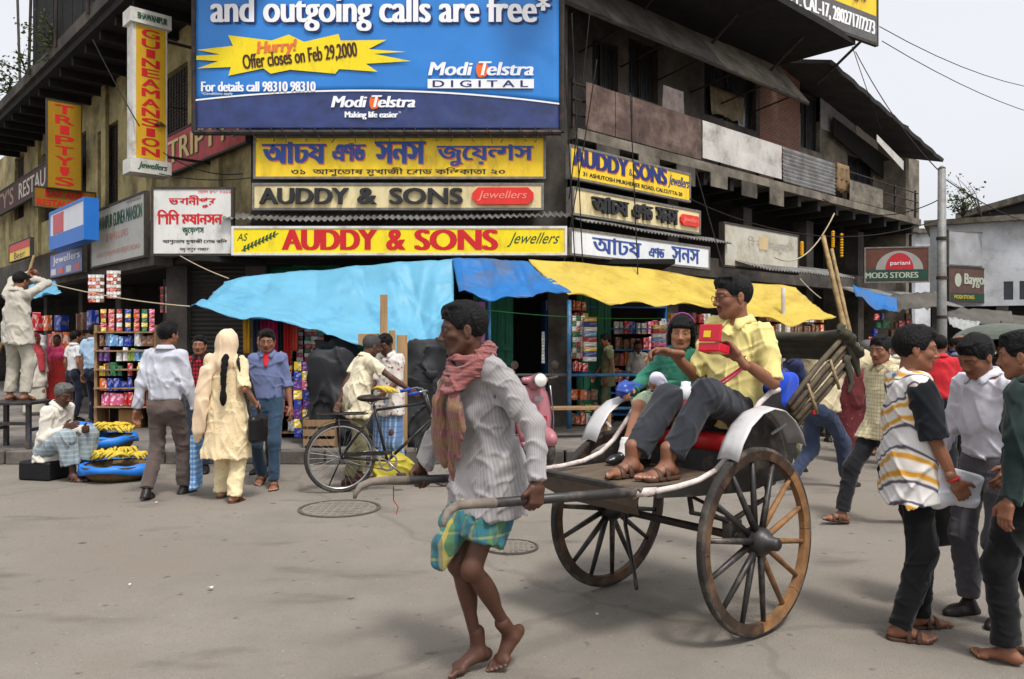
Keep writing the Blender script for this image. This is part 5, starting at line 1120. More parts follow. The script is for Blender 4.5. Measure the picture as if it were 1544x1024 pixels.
say(rt, M, 'TRIPTYS', (w_*0.08+0.03, h_*0.26-0.02, w_*0.93+0.03, h_*0.82-0.02), paint('tripty_shadow', rgb(70, 40, 30)), name='letter_shadow', bold=0.02, out=0.004); say(rt, M, 'TRIPTYS', (w_*0.08, h_*0.26, w_*0.93, h_*0.82), paint('tripty_cream', rgb(214, 190, 120)), bold=0.02, out=0.010)
M, w_, h_ = board_at('L', 75, 128, 321, 378, 0.45)
rt = board('advert_box', 'tilted blue and white advertising box sign on the left street side', 'sign', M, w_, h_, paint('ad_white', rgb(214, 216, 222)), frame=paint('ad_blue', rgb(34, 110, 196)), fw=0.05, th=0.2)
mb = MB(); mb.box((0.05, 0.05, 0.002), (w_-0.05, h_*0.36, 0.006), 0, M); under(mb.build('blue_band', paint('ad_blue', None)), rt); mb = MB(); mb.box((w_*0.12, h_*0.38, 0.002), (w_*0.42, h_*0.88, 0.008), 0, M); under(mb.build('red_pack', paint('ad_red', rgb(190, 70, 74))), rt)
M, w_, h_ = board_at('L', 75, 125, 384, 421, 0.12)
rt = board('jewellers_sign', 'faded violet blue Jewellers board beneath the tilted advertising box', 'sign', M, w_, h_, paint('violet_board', rgb(108, 118, 172)), frame=FRD, fw=0.025); say(rt, M, 'Jewellers', (w_*0.12, h_*0.48, w_*0.92, h_*0.84), LETW, bold=0.008)
for k in range(4): mb = MB(); mb.box((w_*(0.05+0.24*k), h_*0.12, 0.002), (w_*(0.20+0.24*k), h_*0.36, 0.006), 0, M); under(mb.build('small_patch', paint('patch%d' % (k % 2), (rgb(206, 206, 210), rgb(196, 90, 84))[k % 2])), rt)
M, w_, h_ = board_at('L', 14, 46, 370, 397, 0.3)
rt = board('beer_sign', 'small red and yellow Beer board on the left street side', 'sign', M, w_, h_, Y1, frame=FRD, fw=0.02); mb = MB(); mb.box((0.02, h_*0.55, 0.002), (w_-0.02, h_-0.02, 0.006), 0, M); under(mb.build('red_band', RED), rt); say(rt, M, 'Beer', (w_*0.25, h_*0.12, w_*0.75, h_*0.46), BLK)
# ------------------------------------------------------------------ the hand-pulled rickshaw (local axes: x ahead, y to its left, z up; origin on the road under the axle)
CX, CY = 0.925, 4.45; HD = math.atan2(-0.63, -0.776)
RK = empty('hand_pulled_rickshaw', (CX, CY, 0), HD, 'black hand pulled rickshaw with big wooden spoked wheels and white mudguards', 'rickshaw')
bpaint = mat('worn_black_paint', rgb(40, 37, 36), rough=0.45, var=0.5, vscale=7.0, bump=0.25, bscale=40.0, dirt=rgb(104, 92, 82), dscale=5.0, damt=0.35, spec=0.5)
wwood = mat('wheel_wood', rgb(58, 44, 36), rough=0.6, var=0.5, vscale=9.0, bump=0.4, bscale=45.0, dirt=rgb(118, 88, 62), dscale=4.0, damt=0.5)
wtan = mat('wheel_bare_wood', rgb(142, 104, 68), rough=0.7, var=0.4, vscale=9.0, bump=0.4, bscale=45.0, dirt=rgb(72, 52, 40), dscale=5.0, damt=0.45)
tyre = mat('solid_rubber', rgb(50, 47, 45), rough=0.85, var=0.4, vscale=8.0, dirt=rgb(112, 102, 92), dscale=5.0, damt=0.5)
wtrim = mat('peeling_white_trim', rgb(206, 196, 190), rough=0.6, var=0.3, vscale=14.0, dirt=rgb(132, 96, 92), dscale=9.0, damt=0.45, bump=0.4, bscale=40.0)
guard = mat('mudguard_white', rgb(190, 188, 188), rough=0.35, var=0.14, vscale=5.0, dirt=rgb(150, 142, 138), dscale=4.0, damt=0.3, metal=0.0, spec=0.5)
rexine = mat('red_rexine', rgb(176, 24, 28), rough=0.4, var=0.2, bump=0.2, bscale=30.0)
canvas = mat('hood_canvas', rgb(70, 67, 56), rough=0.9, var=0.35, vscale=8.0, bump=0.6, bscale=30.0, dirt=rgb(62, 58, 48), dscale=5.0, damt=0.5)
bambo = mat('bamboo', rgb(158, 132, 88), rough=0.6, var=0.4, vscale=9.0, bump=0.3, bscale=30.0, dirt=rgb(84, 68, 46), dscale=6.0, damt=0.5)
ropem = mat('rope_fibre', rgb(172, 150, 116), rough=0.95, var=0.4, vscale=40.0, bump=0.8, bscale=120.0)
RW_ = 0.475
def wheel(y, sgn, tan):
    w = empty('wheel', (0, y, RW_)); w.parent = RK; w.rotation_euler = (R(2.0)*sgn, 0, 0)
    prof = lambda ro, ri, hw: [(ri, -hw), (ro-0.004, -hw), (ro, -hw*0.6), (ro, hw*0.6), (ro-0.004, hw), (ri, hw), (ri-0.004, hw*0.5), (ri-0.004, -hw*0.5), (ri, -hw)]
    Mx = Matrix.Rotation(R(90), 4, 'X')
    MB().lathe(prof(RW_, RW_-0.018, 0.02), 72, M=Mx).build('tyre', tyre, w, smooth=True)
    n = 8      # the felloes of the rim, joined end to end
    for k in range(n):
        mb = MB(); P = []
        for i in range(10):
            t = (k+i/9*0.992)*2*math.pi/n; c, s_ = math.cos(t), math.sin(t); ri, ro, hw = RW_-0.064, RW_-0.0185, 0.021
            P.append([Vector((c*r_, yy, s_*r_)) for r_, yy in ((ri, -hw*0.8), (ro, -hw), (ro, hw), (ri, hw*0.8), (ri, -hw*0.8))])
        mb.grid(P); mb.build('felloe', (wtan if (tan and k in (3, 4, 5)) else wwood), w)
    mb = MB(); mb.lathe([(0, -0.11), (0.03, -0.11), (0.034, -0.075), (0.055, -0.06), (0.072, -0.035), (0.075, 0.0), (0.072, 0.035), (0.055, 0.06), (0.036, 0.075), (0.033, 0.115), (0.022, 0.125), (0, 0.125)], 24, M=Mx if sgn < 0 else Matrix.Rotation(R(-90), 4, 'X')); mb.build('hub', bpaint, w, smooth=True)
    mb = MB(); mb.lathe([(0.077, -0.012), (0.08, 0), (0.077, 0.012)], 24, M=Mx); mb.build('hub_band', ironm, w, smooth=True)
    ns = 14
    for k in range(ns):
        t = (k+0.35)*2*math.pi/ns; a = Vector((math.cos(t)*0.06, 0.012*(-1)**k, math.sin(t)*0.06)); b = Vector((math.cos(t)*0.415, 0, math.sin(t)*0.415)); m_ = a.lerp(b, 0.35)
        mb = MB(); mb.tube([a, m_, b], [0.0175, 0.0165, 0.0125], 8); mb.build('spoke', (wtan if (tan and k in (6, 7, 8, 9, 5)) else bpaint), w, smooth=True)
    return w
wheel(0.515, 1, True); wheel(-0.515, -1, False)
MB().tube([(0, -0.50, RW_), (0, 0.50, RW_)], 0.022, 10).build('axle', ironm, RK, smooth=True)
for s in (-1, 1):
    # shaft: straight tapering pole, pale hooked wooden tip
    zz = lambda x: 0.735+0.068*x
    pts = [(-0.42, s*0.33, zz(-0.42)), (0.2, s*0.33, zz(0.2)), (0.9, s*0.33, zz(0.9)), (1.56, s*0.33, zz(1.56))]
    mb = MB(); mb.tube(pts, [0.024, 0.025, 0.023, 0.020], 10); mb.build('shaft', bpaint, RK, smooth=True)
    tip = [(1.55, s*0.33, zz(1.55)), (1.66, s*0.332, zz(1.66)+0.004), (1.74, s*0.338, zz(1.74)+0.002), (1.79, s*0.346, zz(1.8)-0.018), (1.812, s*0.352, zz(1.8)-0.05), (1.815, s*0.355, zz(1.8)-0.072)]
    mb = MB(); mb.tube(tip, [0.0215, 0.020, 0.018, 0.016, 0.012, 0.008], 10); mb.build('shaft_tip', mat('grey_bare_wood', rgb(122, 112, 102), rough=0.8, var=0.35, vscale=14.0, bump=0.4, bscale=60.0, dirt=rgb(92, 78, 66), dscale=9.0, damt=0.4), RK, smooth=True)
    # side panel with the sweeping upper edge
    prof = [(0.66, 0.785), (0.50, 0.787), (0.34, 0.80), (0.20, 0.835), (0.09, 0.90), (0.0, 0.985), (-0.09, 1.08), (-0.18, 1.155), (-0.28, 1.205), (-0.40, 1.225), (-0.50, 1.215), (-0.54, 0.95), (-0.46, 0.76), (-0.1, 0.70), (0.40, 0.735), (0.66, 0.76)]
    top = prof[:11]; y0, y1 = s*0.395, s*0.415
    mb = MB(); a = [Vector((x, y0, z)) for x, z in prof]; b = [Vector((x, y1, z)) for x, z in prof]
    for L_ in (a, b):
        for tri in tessellate_polygon([[Vector((p.x, p.z, 0)) for p in L_]]): mb.poly([L_[k] for k in tri])
    for i in range(len(prof)): mb.poly([a[i-1], a[i], b[i], b[i-1]])
    mb.build('side_panel', bpaint, RK)
    mb = MB(); mb.tube([(x, s*0.405, z+0.006) for x, z in top], 0.0145, 8); mb.build('white_piping', wtrim, RK, smooth=True)
    mb = MB(); mb.tube([(0.64, s*0.40, 0.79), (0.69, s*0.37, 0.785), (0.72, s*0.34, 0.775)], [0.018, 0.022, 0.016], 8); mb.build('trim_end', wtrim, RK, smooth=True)
    # mudguard
    arc_ = [(0.215, 0.90), (0.17, 0.985), (0.10, 1.065), (0.0, 1.123), (-0.10, 1.142), (-0.20, 1.125), (-0.29, 1.07), (-0.36, 0.995), (-0.395, 0.93)]
    P = []
    for x, z in arc_:
        row = []
        for k in range(7):
            f = k/6; yy = s*(0.425+0.125*f); dome = 0.012*math.sin(math.pi*f); row.append(Vector((x*(1+dome*0.4), yy, z+dome)))
        P.append(row)
    MB().grid(P).build('mudguard', guard, RK, smooth=True, solid=0.004)
    for xq, zq in ((0.1, 1.04), (-0.28, 1.05)): MB().tube([(xq, s*0.415, zq-0.06), (xq, s*0.50, zq)], 0.008, 6).build('mudguard_stay', guard, RK)
    # leaf spring and bracket over the axle
    for k in range(3): mb = MB(); L_ = 0.34-k*0.09; mb.tube([(-L_, s*0.36, 0.64-k*0.018), (0, s*0.36, 0.555-k*0.012), (L_, s*0.36, 0.64-k*0.018)], 0.012, 6); mb.build('spring_leaf', ironm, RK)
    MB().box((-0.05, s*0.36-0.03, 0.45), (0.05, s*0.36+0.03, 0.56)).build('axle_block', bpaint, RK, bevel=0.006)
    for x in (-0.33, 0.33): MB().tube([(x, s*0.36, 0.635), (x, s*0.34, 0.74)], 0.014, 6).build('spring_hanger', ironm, RK)
# floor, seat box, cushion, back
flw = mat('foot_board_wood', rgb(98, 84, 70), rough=0.8, var=0.4, vscale=6.0, bump=0.4, bscale=30.0, stretch=(0.5, 3, 1))
for k in range(5): MB().box((0.0, -0.385+k*0.154+0.003, 0.762), (0.68, -0.385+(k+1)*0.154-0.003, 0.786)).build('floor_plank', flw, RK)
mb = MB(); mb.grid([[(0.70, y, 0.792), (0.715, y, 0.775), (0.70, y*0.9, 0.71), (0.60, y*0.7, 0.645)] for y in (-0.36, -0.2, 0, 0.2, 0.36)]); mb.build('front_apron', mat('apron_tin', rgb(96, 84, 74), rough=0.6, var=0.4, vscale=6.0, dirt=rgb(60, 46, 38), dscale=6.0, damt=0.5), RK, solid=0.006)
MB().bar((0.705, -0.37, 0.79), (0.705, 0.37, 0.79), 0.03, 0.03).build('front_cross_bar', bpaint, RK, bevel=0.006)
MB().tube([(0.70, 0.30, 0.79), (0.74, 0.33, 0.80), (0.70, 0.36, 0.78), (0.72, 0.33, 0.755), (0.69, 0.32, 0.79)], 0.010, 6).build('rope_lashing', ropem, RK, smooth=True)
MB().tube([(0.70, -0.30, 0.79), (0.74, -0.33, 0.80), (0.70, -0.36, 0.78), (0.72, -0.33, 0.755), (0.69, -0.32, 0.79)], 0.010, 6).build('rope_lashing', ropem, RK, smooth=True)
MB().box((-0.46, -0.388, 0.72), (-0.05, 0.388, 0.905)).build('seat_box', bpaint, RK)
f = Field(0.012); f.add(Bx((-0.25, 0, 0.94), (0.235, 0.385, 0.045), rd=0.035), 0); f.wrinkle(0.006, 16, 2); field_mesh('seat_cushion', [f], rexine, RK)
f = Field(0.014); f.add(Bx((-0.50, 0, 1.14), (0.045, 0.385, 0.2), rd=0.04), 0); f.wrinkle(0.006, 14, 5); field_mesh('seat_back', [f], mat('navy_rexine', rgb(24, 36, 92), rough=0.45, var=0.3), RK)
f = Field(0.010); f.add(Bx((-0.46, 0.30, 1.22), (0.10, 0.13, 0.10), rd=0.05), 0); f.wrinkle(0.018, 45, 7); field_mesh('blue_cloth_bundle', [f], cloth_mat('royal_cloth', rgb(30, 70, 190)), RK)
# folded hood: bamboo bows bundled on each side and a roll of canvas
for s in (-1, 1):
    for k in range(5):
        a = Vector((-0.50+0.022*k, s*(0.43+0.012*(k % 2)), 1.03+0.028*k)); b = Vector((-1.14+0.026*k, s*(0.425+0.014*(k % 2)), 1.40+0.032*k)); m_ = a.lerp(b, 0.5)+Vector((0, 0, -0.015+0.008*k)); mb = MB(); mb.tube([a, m_, b], [0.017, 0.016, 0.014], 8); mb.build('hood_bow', mat('bow_bamboo', rgb(92, 80, 62), rough=0.7, var=0.5, vscale=9.0, bump=0.4, bscale=40.0, dirt=rgb(62, 52, 40), dscale=6.0, damt=0.6), RK, smooth=True)
    f = Field(0.010); f.add(Chain([V3(-1.16, s*0.44, 1.30), V3(-1.10, s*0.44, 1.42), V3(-0.96, s*0.44, 1.56)], [0.03, 0.05, 0.03], flat=(V3(0, 1, 0), 0.5)), 0.03); f.add(Chain([V3(-1.0, s*0.45, 1.38), V3(-1.06, s*0.45, 1.24), V3(-1.02, s*0.45, 1.16)], [0.04, 0.03, 0.012], flat=(V3(0, 1, 0), 0.4)), 0.03); f.wrinkle(0.014, 48, 3+s); field_mesh('hood_side_cloth', [f], canvas, RK)
    for (x, z) in ((-0.62, 1.13), (-0.86, 1.26)): MB().tube([(x-0.05, s*0.455, z-0.05), (x, s*0.46, z+0.02), (x+0.05, s*0.455, z+0.12), (x-0.02, s*0.44, z+0.06), (x-0.05, s*0.455, z-0.05)], 0.009, 6).build('hood_tie', ropem, RK, smooth=True)
f = Field(0.012)
for k, (x, z, r) in enumerate(((-1.12, 1.42, 0.036), (-1.075, 1.46, 0.034), (-1.03, 1.50, 0.034), (-0.985, 1.53, 0.026))): f.add(Chain([V3(x, -0.46, z), V3(x-0.02, -0.2, z-0.012), V3(x-0.01, 0.2, z-0.008), V3(x, 0.46, z)], r), 0.012)
f.wrinkle(0.012, 36, 4, (1.4, 0.35, 1.4)); field_mesh('hood_canvas_roll', [f], canvas, RK)
MB().tube([(-0.02, -0.42, 0.52), (0.10, -0.30, 0.42), (0.24, -0.10, 0.20), (0.27, -0.06, 0.14)], [0.012, 0.012, 0.011, 0.010], 6).build('prop_stick', bpaint, RK, smooth=True)
MB().tube([(0.02, -0.44, 0.50), (0.06, -0.20, 0.62), (0.05, 0.1, 0.66), (0.0, 0.40, 0.56)], 0.010, 6).build('brace_rod', ironm, RK, smooth=True)
MB().tube([(1.62, -0.345, 0.82), (1.61, -0.36, 0.75), (1.60, -0.335, 0.72), (1.615, -0.33, 0.69)], 0.0025, 5).build('hanging_string', mat('red_string', rgb(140, 52, 40), rough=0.9), RK)
# ------------------------------------------------------------------ the puller and the two passengers
def wpos(s, y): h = Vector((math.cos(HD), math.sin(HD), 0)); l = Vector((-h.y, h.x, 0)); return Vector((CX, CY, 0))+h*s+l*y
HDEG = math.degrees(HD)
# --- puller
pp = wpos(1.35, 0.0); L0_ = LOD[0]
pu = empty('person', (pp.x, pp.y, 0), HD, 'barefoot man in striped grey shirt, pink scarf and checked lungi pulling the rickshaw', 'person')
man = Man(H=1.66, lean=8, head=(-29, 0, 0), thin=0.88, wide=0.95, pelvis=(-0.03, 0.0, 0.895), footL=(-0.11, 0.04, 0), footR=(0.0, -0.05, 0), heelL=40, heelR=6, toeL=4, toeR=-4, handL=(0.0, 0.365, 0.905), handR=(0.10, -0.365, 0.91), elL=(-0.7, 0.6, 0), elR=(-0.7, -0.6, 0), kneeL=(1, 0.05, 0.1), kneeR=(1, -0.05, 0.1), hunch=0.02)
man.body(pu, SKINS['dark'], L0_, curlL=1.0, curlR=1.0, dirL=(0.15, 0.05, -1), dirR=(0.15, -0.05, -1), palmL=(0, -1, 0), palmR=(0, 1, 0), face=dict(moustache=0.75, gaunt=0.9, beard=0.5), thumbL=0.9, thumbR=0.9)
man.hair(pu, L0_, 'short', seed=4)
kurta = cloth_mat('striped_kurta', rgb(154, 150, 150), stripes=(('u', 0.0125, 0.42, rgb(122, 116, 116), 0.42),), bump=0.3)
def kurta_extra(f): pass
man.shirt(pu, kurta, L0_, sleeve='long', hem=0.725, loose=1.10, collar=False, wr=0.017, seed=11, flare=1.5)
lungi = cloth_mat('checked_lungi', rgb(54, 108, 120), stripes=((1, 0.06, 0.45, rgb(92, 126, 66), 0.7), (2, 0.055, 0.40, rgb(60, 104, 78), 0.5), (1, 0.12, 0.12, rgb(168, 146, 70), 0.8), (2, 0.11, 0.10, rgb(160, 154, 96), 0.5), (0, 0.08, 0.3, rgb(40, 80, 104), 0.5)))
f = Field(0.008); S = man.S
f.add(Cap(man.pel+man.up*0.02, man.pel-V3(0, 0, 0.10), 0.115, 0.125, flat=(V3(1, 0, 0), 0.72), cut='a'), 0.04)
for q in 'LR':
    e = man.hip[q]+(man.kn[q]-man.hip[q])*(0.70 if q == 'L' else 0.58); f.add(Cap(man.hip[q], e, 0.088, 0.098, cut='b'), 0.05)
f.add(Chain([V3(0.05, -0.02, 0.80), V3(0.12, -0.01, 0.72), V3(0.19, -0.03, 0.61), V3(0.215, -0.04, 0.52)], [0.035, 0.05, 0.060, 0.03], flat=(V3(0.3, 1, 0), 0.75)), 0.03)
f.add(Chain([V3(0.08, -0.09, 0.76), V3(0.13, -0.10, 0.68), V3(0.14, -0.10, 0.62)], [0.04, 0.042, 0.02]), 0.03)
f.wrinkle(0.018, 40, 6, (1.3, 1.3, 0.45)); f.wrinkle(0.008, 80, 8, (1, 1, 0.5)); field_mesh('lungi', [f], lungi, pu)
scarf = cloth_mat('woven_scarf', rgb(132, 80, 78), stripes=((2, 0.016, 0.4, rgb(156, 104, 98), 0.6), (4, 0.013, 0.35, rgb(106, 58, 64), 0.5)), bump=0.5)
scarf2 = cloth_mat('woven_scarf_ends', rgb(122, 92, 72), stripes=((2, 0.09, 0.42, rgb(118, 66, 82), 0.7), (1, 0.012, 0.4, rgb(142, 110, 88), 0.5)), bump=0.5)
f = Field(0.006); n = man.neck; fw, lf, up = man.fw, man.lf, man.up
for k, (r1, r2, dz, dx, rad) in enumerate(((0.078, 0.084, 0.005, 0.005, 0.022), (0.092, 0.096, -0.022, 0.014, 0.023), (0.104, 0.100, -0.050, 0.028, 0.022), (0.105, 0.094, -0.078, 0.042, 0.019))):
    pts = ring(n+up*dz+fw*dx, r1, r2, fw, lf, 22, 0.1*k, 6.283+0.1*k, lift=lambda t, k=k: up*(0.030-0.035*math.cos(t)*(0.5+0.45*k)-0.010*math.sin(2*t+k))); f.add(Chain(pts, rad), 0.008)
f.wrinkle(0.012, 90, 5, (0.7, 0.7, 1.5)); field_mesh('scarf', [f], scarf, pu)
f = Field(0.006)
for pts, rs in (((n+fw*0.10-lf*0.085-up*0.08, n+fw*0.145-lf*0.115-up*0.19, n+fw*0.150-lf*0.125-up*0.33, n+fw*0.145-lf*0.13-up*0.42), (0.030, 0.045, 0.056, 0.050)), ((n+fw*0.135+lf*0.03-up*0.12, n+fw*0.165+lf*0.045-up*0.20, n+fw*0.165+lf*0.045-up*0.30, n+fw*0.165+lf*0.03-up*0.38), (0.034, 0.042, 0.036, 0.022)), ((n+fw*0.15+lf*0.0-up*0.22, n+fw*0.172+lf*0.004-up*0.40, n+fw*0.17+lf*0.004-up*0.50), (0.02, 0.02, 0.010))):
    f.add(Chain(list(pts), list(rs), flat=(fw, 0.42)), 0.012)
f.wrinkle(0.015, 75, 9, (1.0, 1.4, 0.25)); field_mesh('scarf_ends', [f], scarf2, pu)
bt = mat('dark_button', rgb(60, 52, 46), rough=0.5)
# --- father
fp = wpos(-0.27, 0.17); pa = empty('person', (fp.x, fp.y, 0), HD, 'man in a yellow shirt and glasses seated in the rickshaw feeding the girl', 'person')
L1_ = LOD[0]
m2 = Man(H=1.70, lean=-2, side=3, twist=6, head=(-34, -8, 0), pelvis=(0.0, 0.0, 1.065), footL=(0.62, 0.05, 0.79), footR=(0.70, -0.12, 0.79), toeL=-6, toeR=-10, handL=(0.22, 0.20, 1.40), handR=(0.27, -0.21, 1.425), elL=(-0.1, 0.35, -1), elR=(-0.1, -0.25, -1), kneeL=(0.6, 0.25, 1), kneeR=(0.6, -0.05, 1))
m2.body(pa, SKINS['mid'], L1_, curlL=0.55, curlR=0.75, dirL=(0.25, -0.55, 0.75), palmL=(0.8, -0.5, 0.1), dirR=(0.55, -0.75, 0.1), palmR=(0.3, 0.3, -1), face=dict(moustache=0.9), thumbL=0.7, thumbR=0.9)
m2.hair(pa, L1_, 'short', seed=8)
lemon = cloth_mat('lemon_check_shirt', rgb(222, 208, 138), stripes=(('v', 0.011, 0.28, rgb(204, 190, 116), 0.5), ('u', 0.011, 0.28, rgb(206, 190, 118), 0.5)), bump=0.25)
m2.shirt(pa, lemon, L1_, sleeve='elbow', hem=1.01, loose=1.08, wr=0.012, seed=21)
m2.trousers(pa, cloth_mat('charcoal_trousers', rgb(48, 50, 56), bump=0.3), L1_, leg=1.12, hem=0.12, seed=7, wr=0.012)
m2.shoes(pa, mat('brown_leather', rgb(74, 52, 40), rough=0.5, var=0.3), L1_, sandal=True)
gl = mat('spectacle_frame', rgb(40, 34, 30), rough=0.3, metal=0.5)
g = m2.hg; mb = MB()
for s in (-1, 1):
    c = [g(0.104, s*0.032+0.021*math.cos(t), -0.002+0.016*math.sin(t)) for t in [k*0.5236 for k in range(12)]]; mb.tube([Vector(map(float, p)) for p in c], 0.0017, 5, closed=True)
    mb.tube([Vector(map(float, g(0.100, s*0.052, 0.004))), Vector(map(float, g(0.06, s*0.080, 0.004))), Vector(map(float, g(-0.01, s*0.084, 0.0)))], 0.0016, 5)
mb.tube([Vector(map(float, g(0.106, -0.011, 0.002))), Vector(map(float, g(0.108, 0.0, 0.005))), Vector(map(float, g(0.106, 0.011, 0.002)))], 0.0016, 5); mb.build('glasses', gl, pa)
wd = nrm(m2.wr['L']-m2.el['L']); wc = m2.wr['L']-wd*0.03; ax_ = _axes(wd)
mb = MB(); mb.tube([Vector(map(float, wc+ax_[0]*0.030*math.cos(t)+ax_[1]*0.030*math.sin(t))) for t in [k*0.4488 for k in range(14)]], 0.006, 6, closed=True); wt = mb.build('watch', mat('gold', rgb(190, 150, 80), rough=0.3, metal=0.9), pa)
wn = nrm(np.array([-0.3, 0.9, 0.1])-wd*float(np.array([-0.3, 0.9, 0.1]) @ wd)); f = Field(0.003); f.add(Cap(wc+wn*0.029, wc+wn*0.037, 0.019, 0.018, cut='ab'), 0); field_mesh('watch_face', [f], mat('watch_dial', rgb(214, 190, 120), rough=0.25, metal=0.6), pa)
# --- red lunch box in his hand, open lid; food stick
lp = Vector((fp.x, fp.y, 0)); loc = lambda x, y, z: lp+Vector((math.cos(HD)*x-math.sin(HD)*y, math.sin(HD)*x+math.cos(HD)*y, z))
redp = mat('red_plastic', rgb(222, 34, 60), rough=0.25, var=0.06, spec=0.5, trans=0.25); lbp = loc(0.315, 0.105, 1.43)
lb = empty('lunch_box', lbp, HD, 'red plastic lunch box with open lid held in the seated man\'s hand', 'lunch box')
def tray(name, M, w_, d_, h_, m):
    mb = MB(); t = 0.004
    for lo, hi in (((-w_/2, -d_/2, 0), (w_/2, d_/2, t)), ((-w_/2, -d_/2, t), (-w_/2+t, d_/2, h_)), ((w_/2-t, -d_/2, t), (w_/2, d_/2, h_)), ((-w_/2+t, -d_/2, t), (w_/2-t, -d_/2+t, h_)), ((-w_/2+t, d_/2-t, t), (w_/2-t, d_/2, h_))): mb.box(lo, hi, 0, M)
    return mb.build(name, m, lb, bevel=0.003)
tray('box_base', Matrix.Rotation(R(-12), 4, 'Y'), 0.09, 0.135, 0.045, redp)
tray('box_lid', Matrix.Translation((0.040, 0, 0.062)) @ Matrix.Rotation(R(-100), 4, 'Y') @ Matrix.Translation((0.045, 0, 0)), 0.09, 0.135, 0.016, redp)
mb = MB(); mb.box((0.02, -0.035, 0.018), (0.055, 0.01, 0.0195), 0, Matrix.Translation((0.040, 0, 0.062)) @ Matrix.Rotation(R(-100), 4, 'Y') @ Matrix.Translation((0.0, 0, -0.021))); mb.build('printed_patch', Y1, lb)
wq = m2.wr['R']+nrm((0.55, -0.75, 0.1))*0.115; fs = loc(float(wq[0])+0.01, float(wq[1]), float(wq[2])-0.03); MB().tube([(-0.035, -0.02, -0.03), (-0.01, -0.005, -0.005), (0.015, 0.01, 0.02)], [0.006, 0.007, 0.005], 8).build('food_stick', mat('fried_snack', rgb(206, 140, 60), rough=0.7, var=0.3, vscale=40.0), None, smooth=True, label='golden snack stick between the man\'s fingers at the girl\'s mouth', cat='snack').location = fs
# --- water bottle with pink strap lying against his knee
bl = loc(0.36, -0.04, 1.10); bo = empty('water_bottle', bl, HD, 'white and red water bottle hanging on a pink strap', 'bottle')
MB().lathe([(0, 0), (0.036, 0.0), (0.038, 0.01), (0.038, 0.07), (0.036, 0.075)], 20).build('bottle_body', redp, bo, smooth=True)
MB().lathe([(0.036, 0.076), (0.040, 0.08), (0.040, 0.135), (0.026, 0.15), (0.026, 0.172), (0.0, 0.176)], 20).build('bottle_cap', mat('white_plastic', rgb(226, 226, 230), rough=0.3, var=0.05), bo, smooth=True)
wr_ = Vector(map(float, m2.wr['L']-wd*0.06)); b0 = Vector((0.36, -0.04, 1.10))
for s in (-1, 1):
    pts = [Vector((0, s*0.042, 0.09)), (wr_-b0)*0.5+Vector((0.015, s*0.022, -0.01)), (wr_-b0)+Vector((0.03, s*0.008, -0.01))]
    mb = MB(); P = []
    for k in range(13):
        t = k/12; p = pts[0]*(1-t)**2+pts[1]*2*t*(1-t)+pts[2]*t*t; P.append([p+Vector((-0.008, 0, -0.003)), p+Vector((0.008, 0, 0.003))])
    mb.grid(P).build('strap', mat('pink_strap', rgb(232, 92, 122), rough=0.6), bo, solid=0.003)
# --- girl
gp = wpos(-0.33, -0.20); gi = empty('person', (gp.x, gp.y, 0), HD, 'small girl in a green school sweater and pale skirt eating in the rickshaw', 'person')
m3 = Man(H=1.18, lean=2, twist=12, head=(24, -6, -4), pelvis=(0.04, 0.0, 1.065), footL=(0.44, 0.05, 0.80), footR=(0.48, -0.07, 0.80), toeL=10, toeR=-5, handL=(0.24, 0.02, 1.22), handR=(0.27, -0.20, 1.20), elL=(0, 0.6, -0.8), elR=(0, -0.6, -0.6), kneeL=(0.6, 0.1, 1), kneeR=(0.6, -0.1, 1), fem=True, headscale=1.22)
m3.body(gi, SKINS['tan'], dict(LOD[0], body=0.007), bare_feet=False, curlL=0.9, curlR=0.7, face=dict(), palmL=(0.4, -0.6, 0.6), palmR=(0, 0.2, -1))
m3.fem = True
m3.hair(gi, L1_, 'bob', seed=3)
gsw = cloth_mat('bottle_green_wool', rgb(52, 118, 96), bump=0.6); m3.fem = False
m3.shirt(gi, gsw, LOD[0], sleeve='long', hem=1.02, loose=1.22, wr=0.012, seed=31, collar=True)
S3 = m3.S; f = Field(0.008); f.add(Cap(m3.pel+m3.up*0.05, m3.pel-V3(0, 0, 0.02), 0.12, 0.125, flat=(V3(1, 0, 0), 0.8), cut='a'), 0.04)
for q in 'LR': f.add(Cap(m3.hip[q], m3.hip[q]+(m3.kn[q]-m3.hip[q])*0.90, 0.085, 0.088, cut='b'), 0.06)
f.wrinkle(0.012, 50, 12, (0.5, 1.6, 1.0)); field_mesh('skirt', [f], cloth_mat('pale_green_skirt', rgb(168, 186, 158)), gi)
for q in 'LR':
    f = Field(0.005); e = m3.an[q]+(m3.kn[q]-m3.an[q])*0.27; f.add(Cap(e, m3.an[q]-V3(0, 0, 0.02), 0.036, 0.036, cut='a'), 0.01); f.add(Ell(e, (0.037, 0.037, 0.014)), 0.008); f.wrinkle(0.004, 60, 4, (0.4, 0.4, 1.5)); field_mesh('sock', [f], cloth_mat('white_sock', rgb(226, 224, 222)), gi)
m3.shoes(gi, mat('black_shoe', rgb(24, 22, 24), rough=0.3, var=0.1, spec=0.5), LOD[0])
hb_ = MB(); hb_.tube([Vector(map(float, m3.hg(-0.005, 0.094*math.cos(t), 0.045+0.098*math.sin(t)))) for t in [k*math.pi/14 for k in range(15)]], 0.0035, 6); hb_.build('hair_band', mat('purple_band', rgb(170, 70, 150), rough=0.5), gi)
f = Field(0.006); nn = Vector(map(float, m3.wr['L'])); f.add(Ell(np.array(nn)+V3(0.05, -0.01, 0.05), (0.04, 0.045, 0.035)), 0); f.add(Ell(np.array(nn)+V3(0.03, 0.02, 0.02), (0.03, 0.03, 0.03)), 0.02); f.wrinkle(0.014, 90, 3)
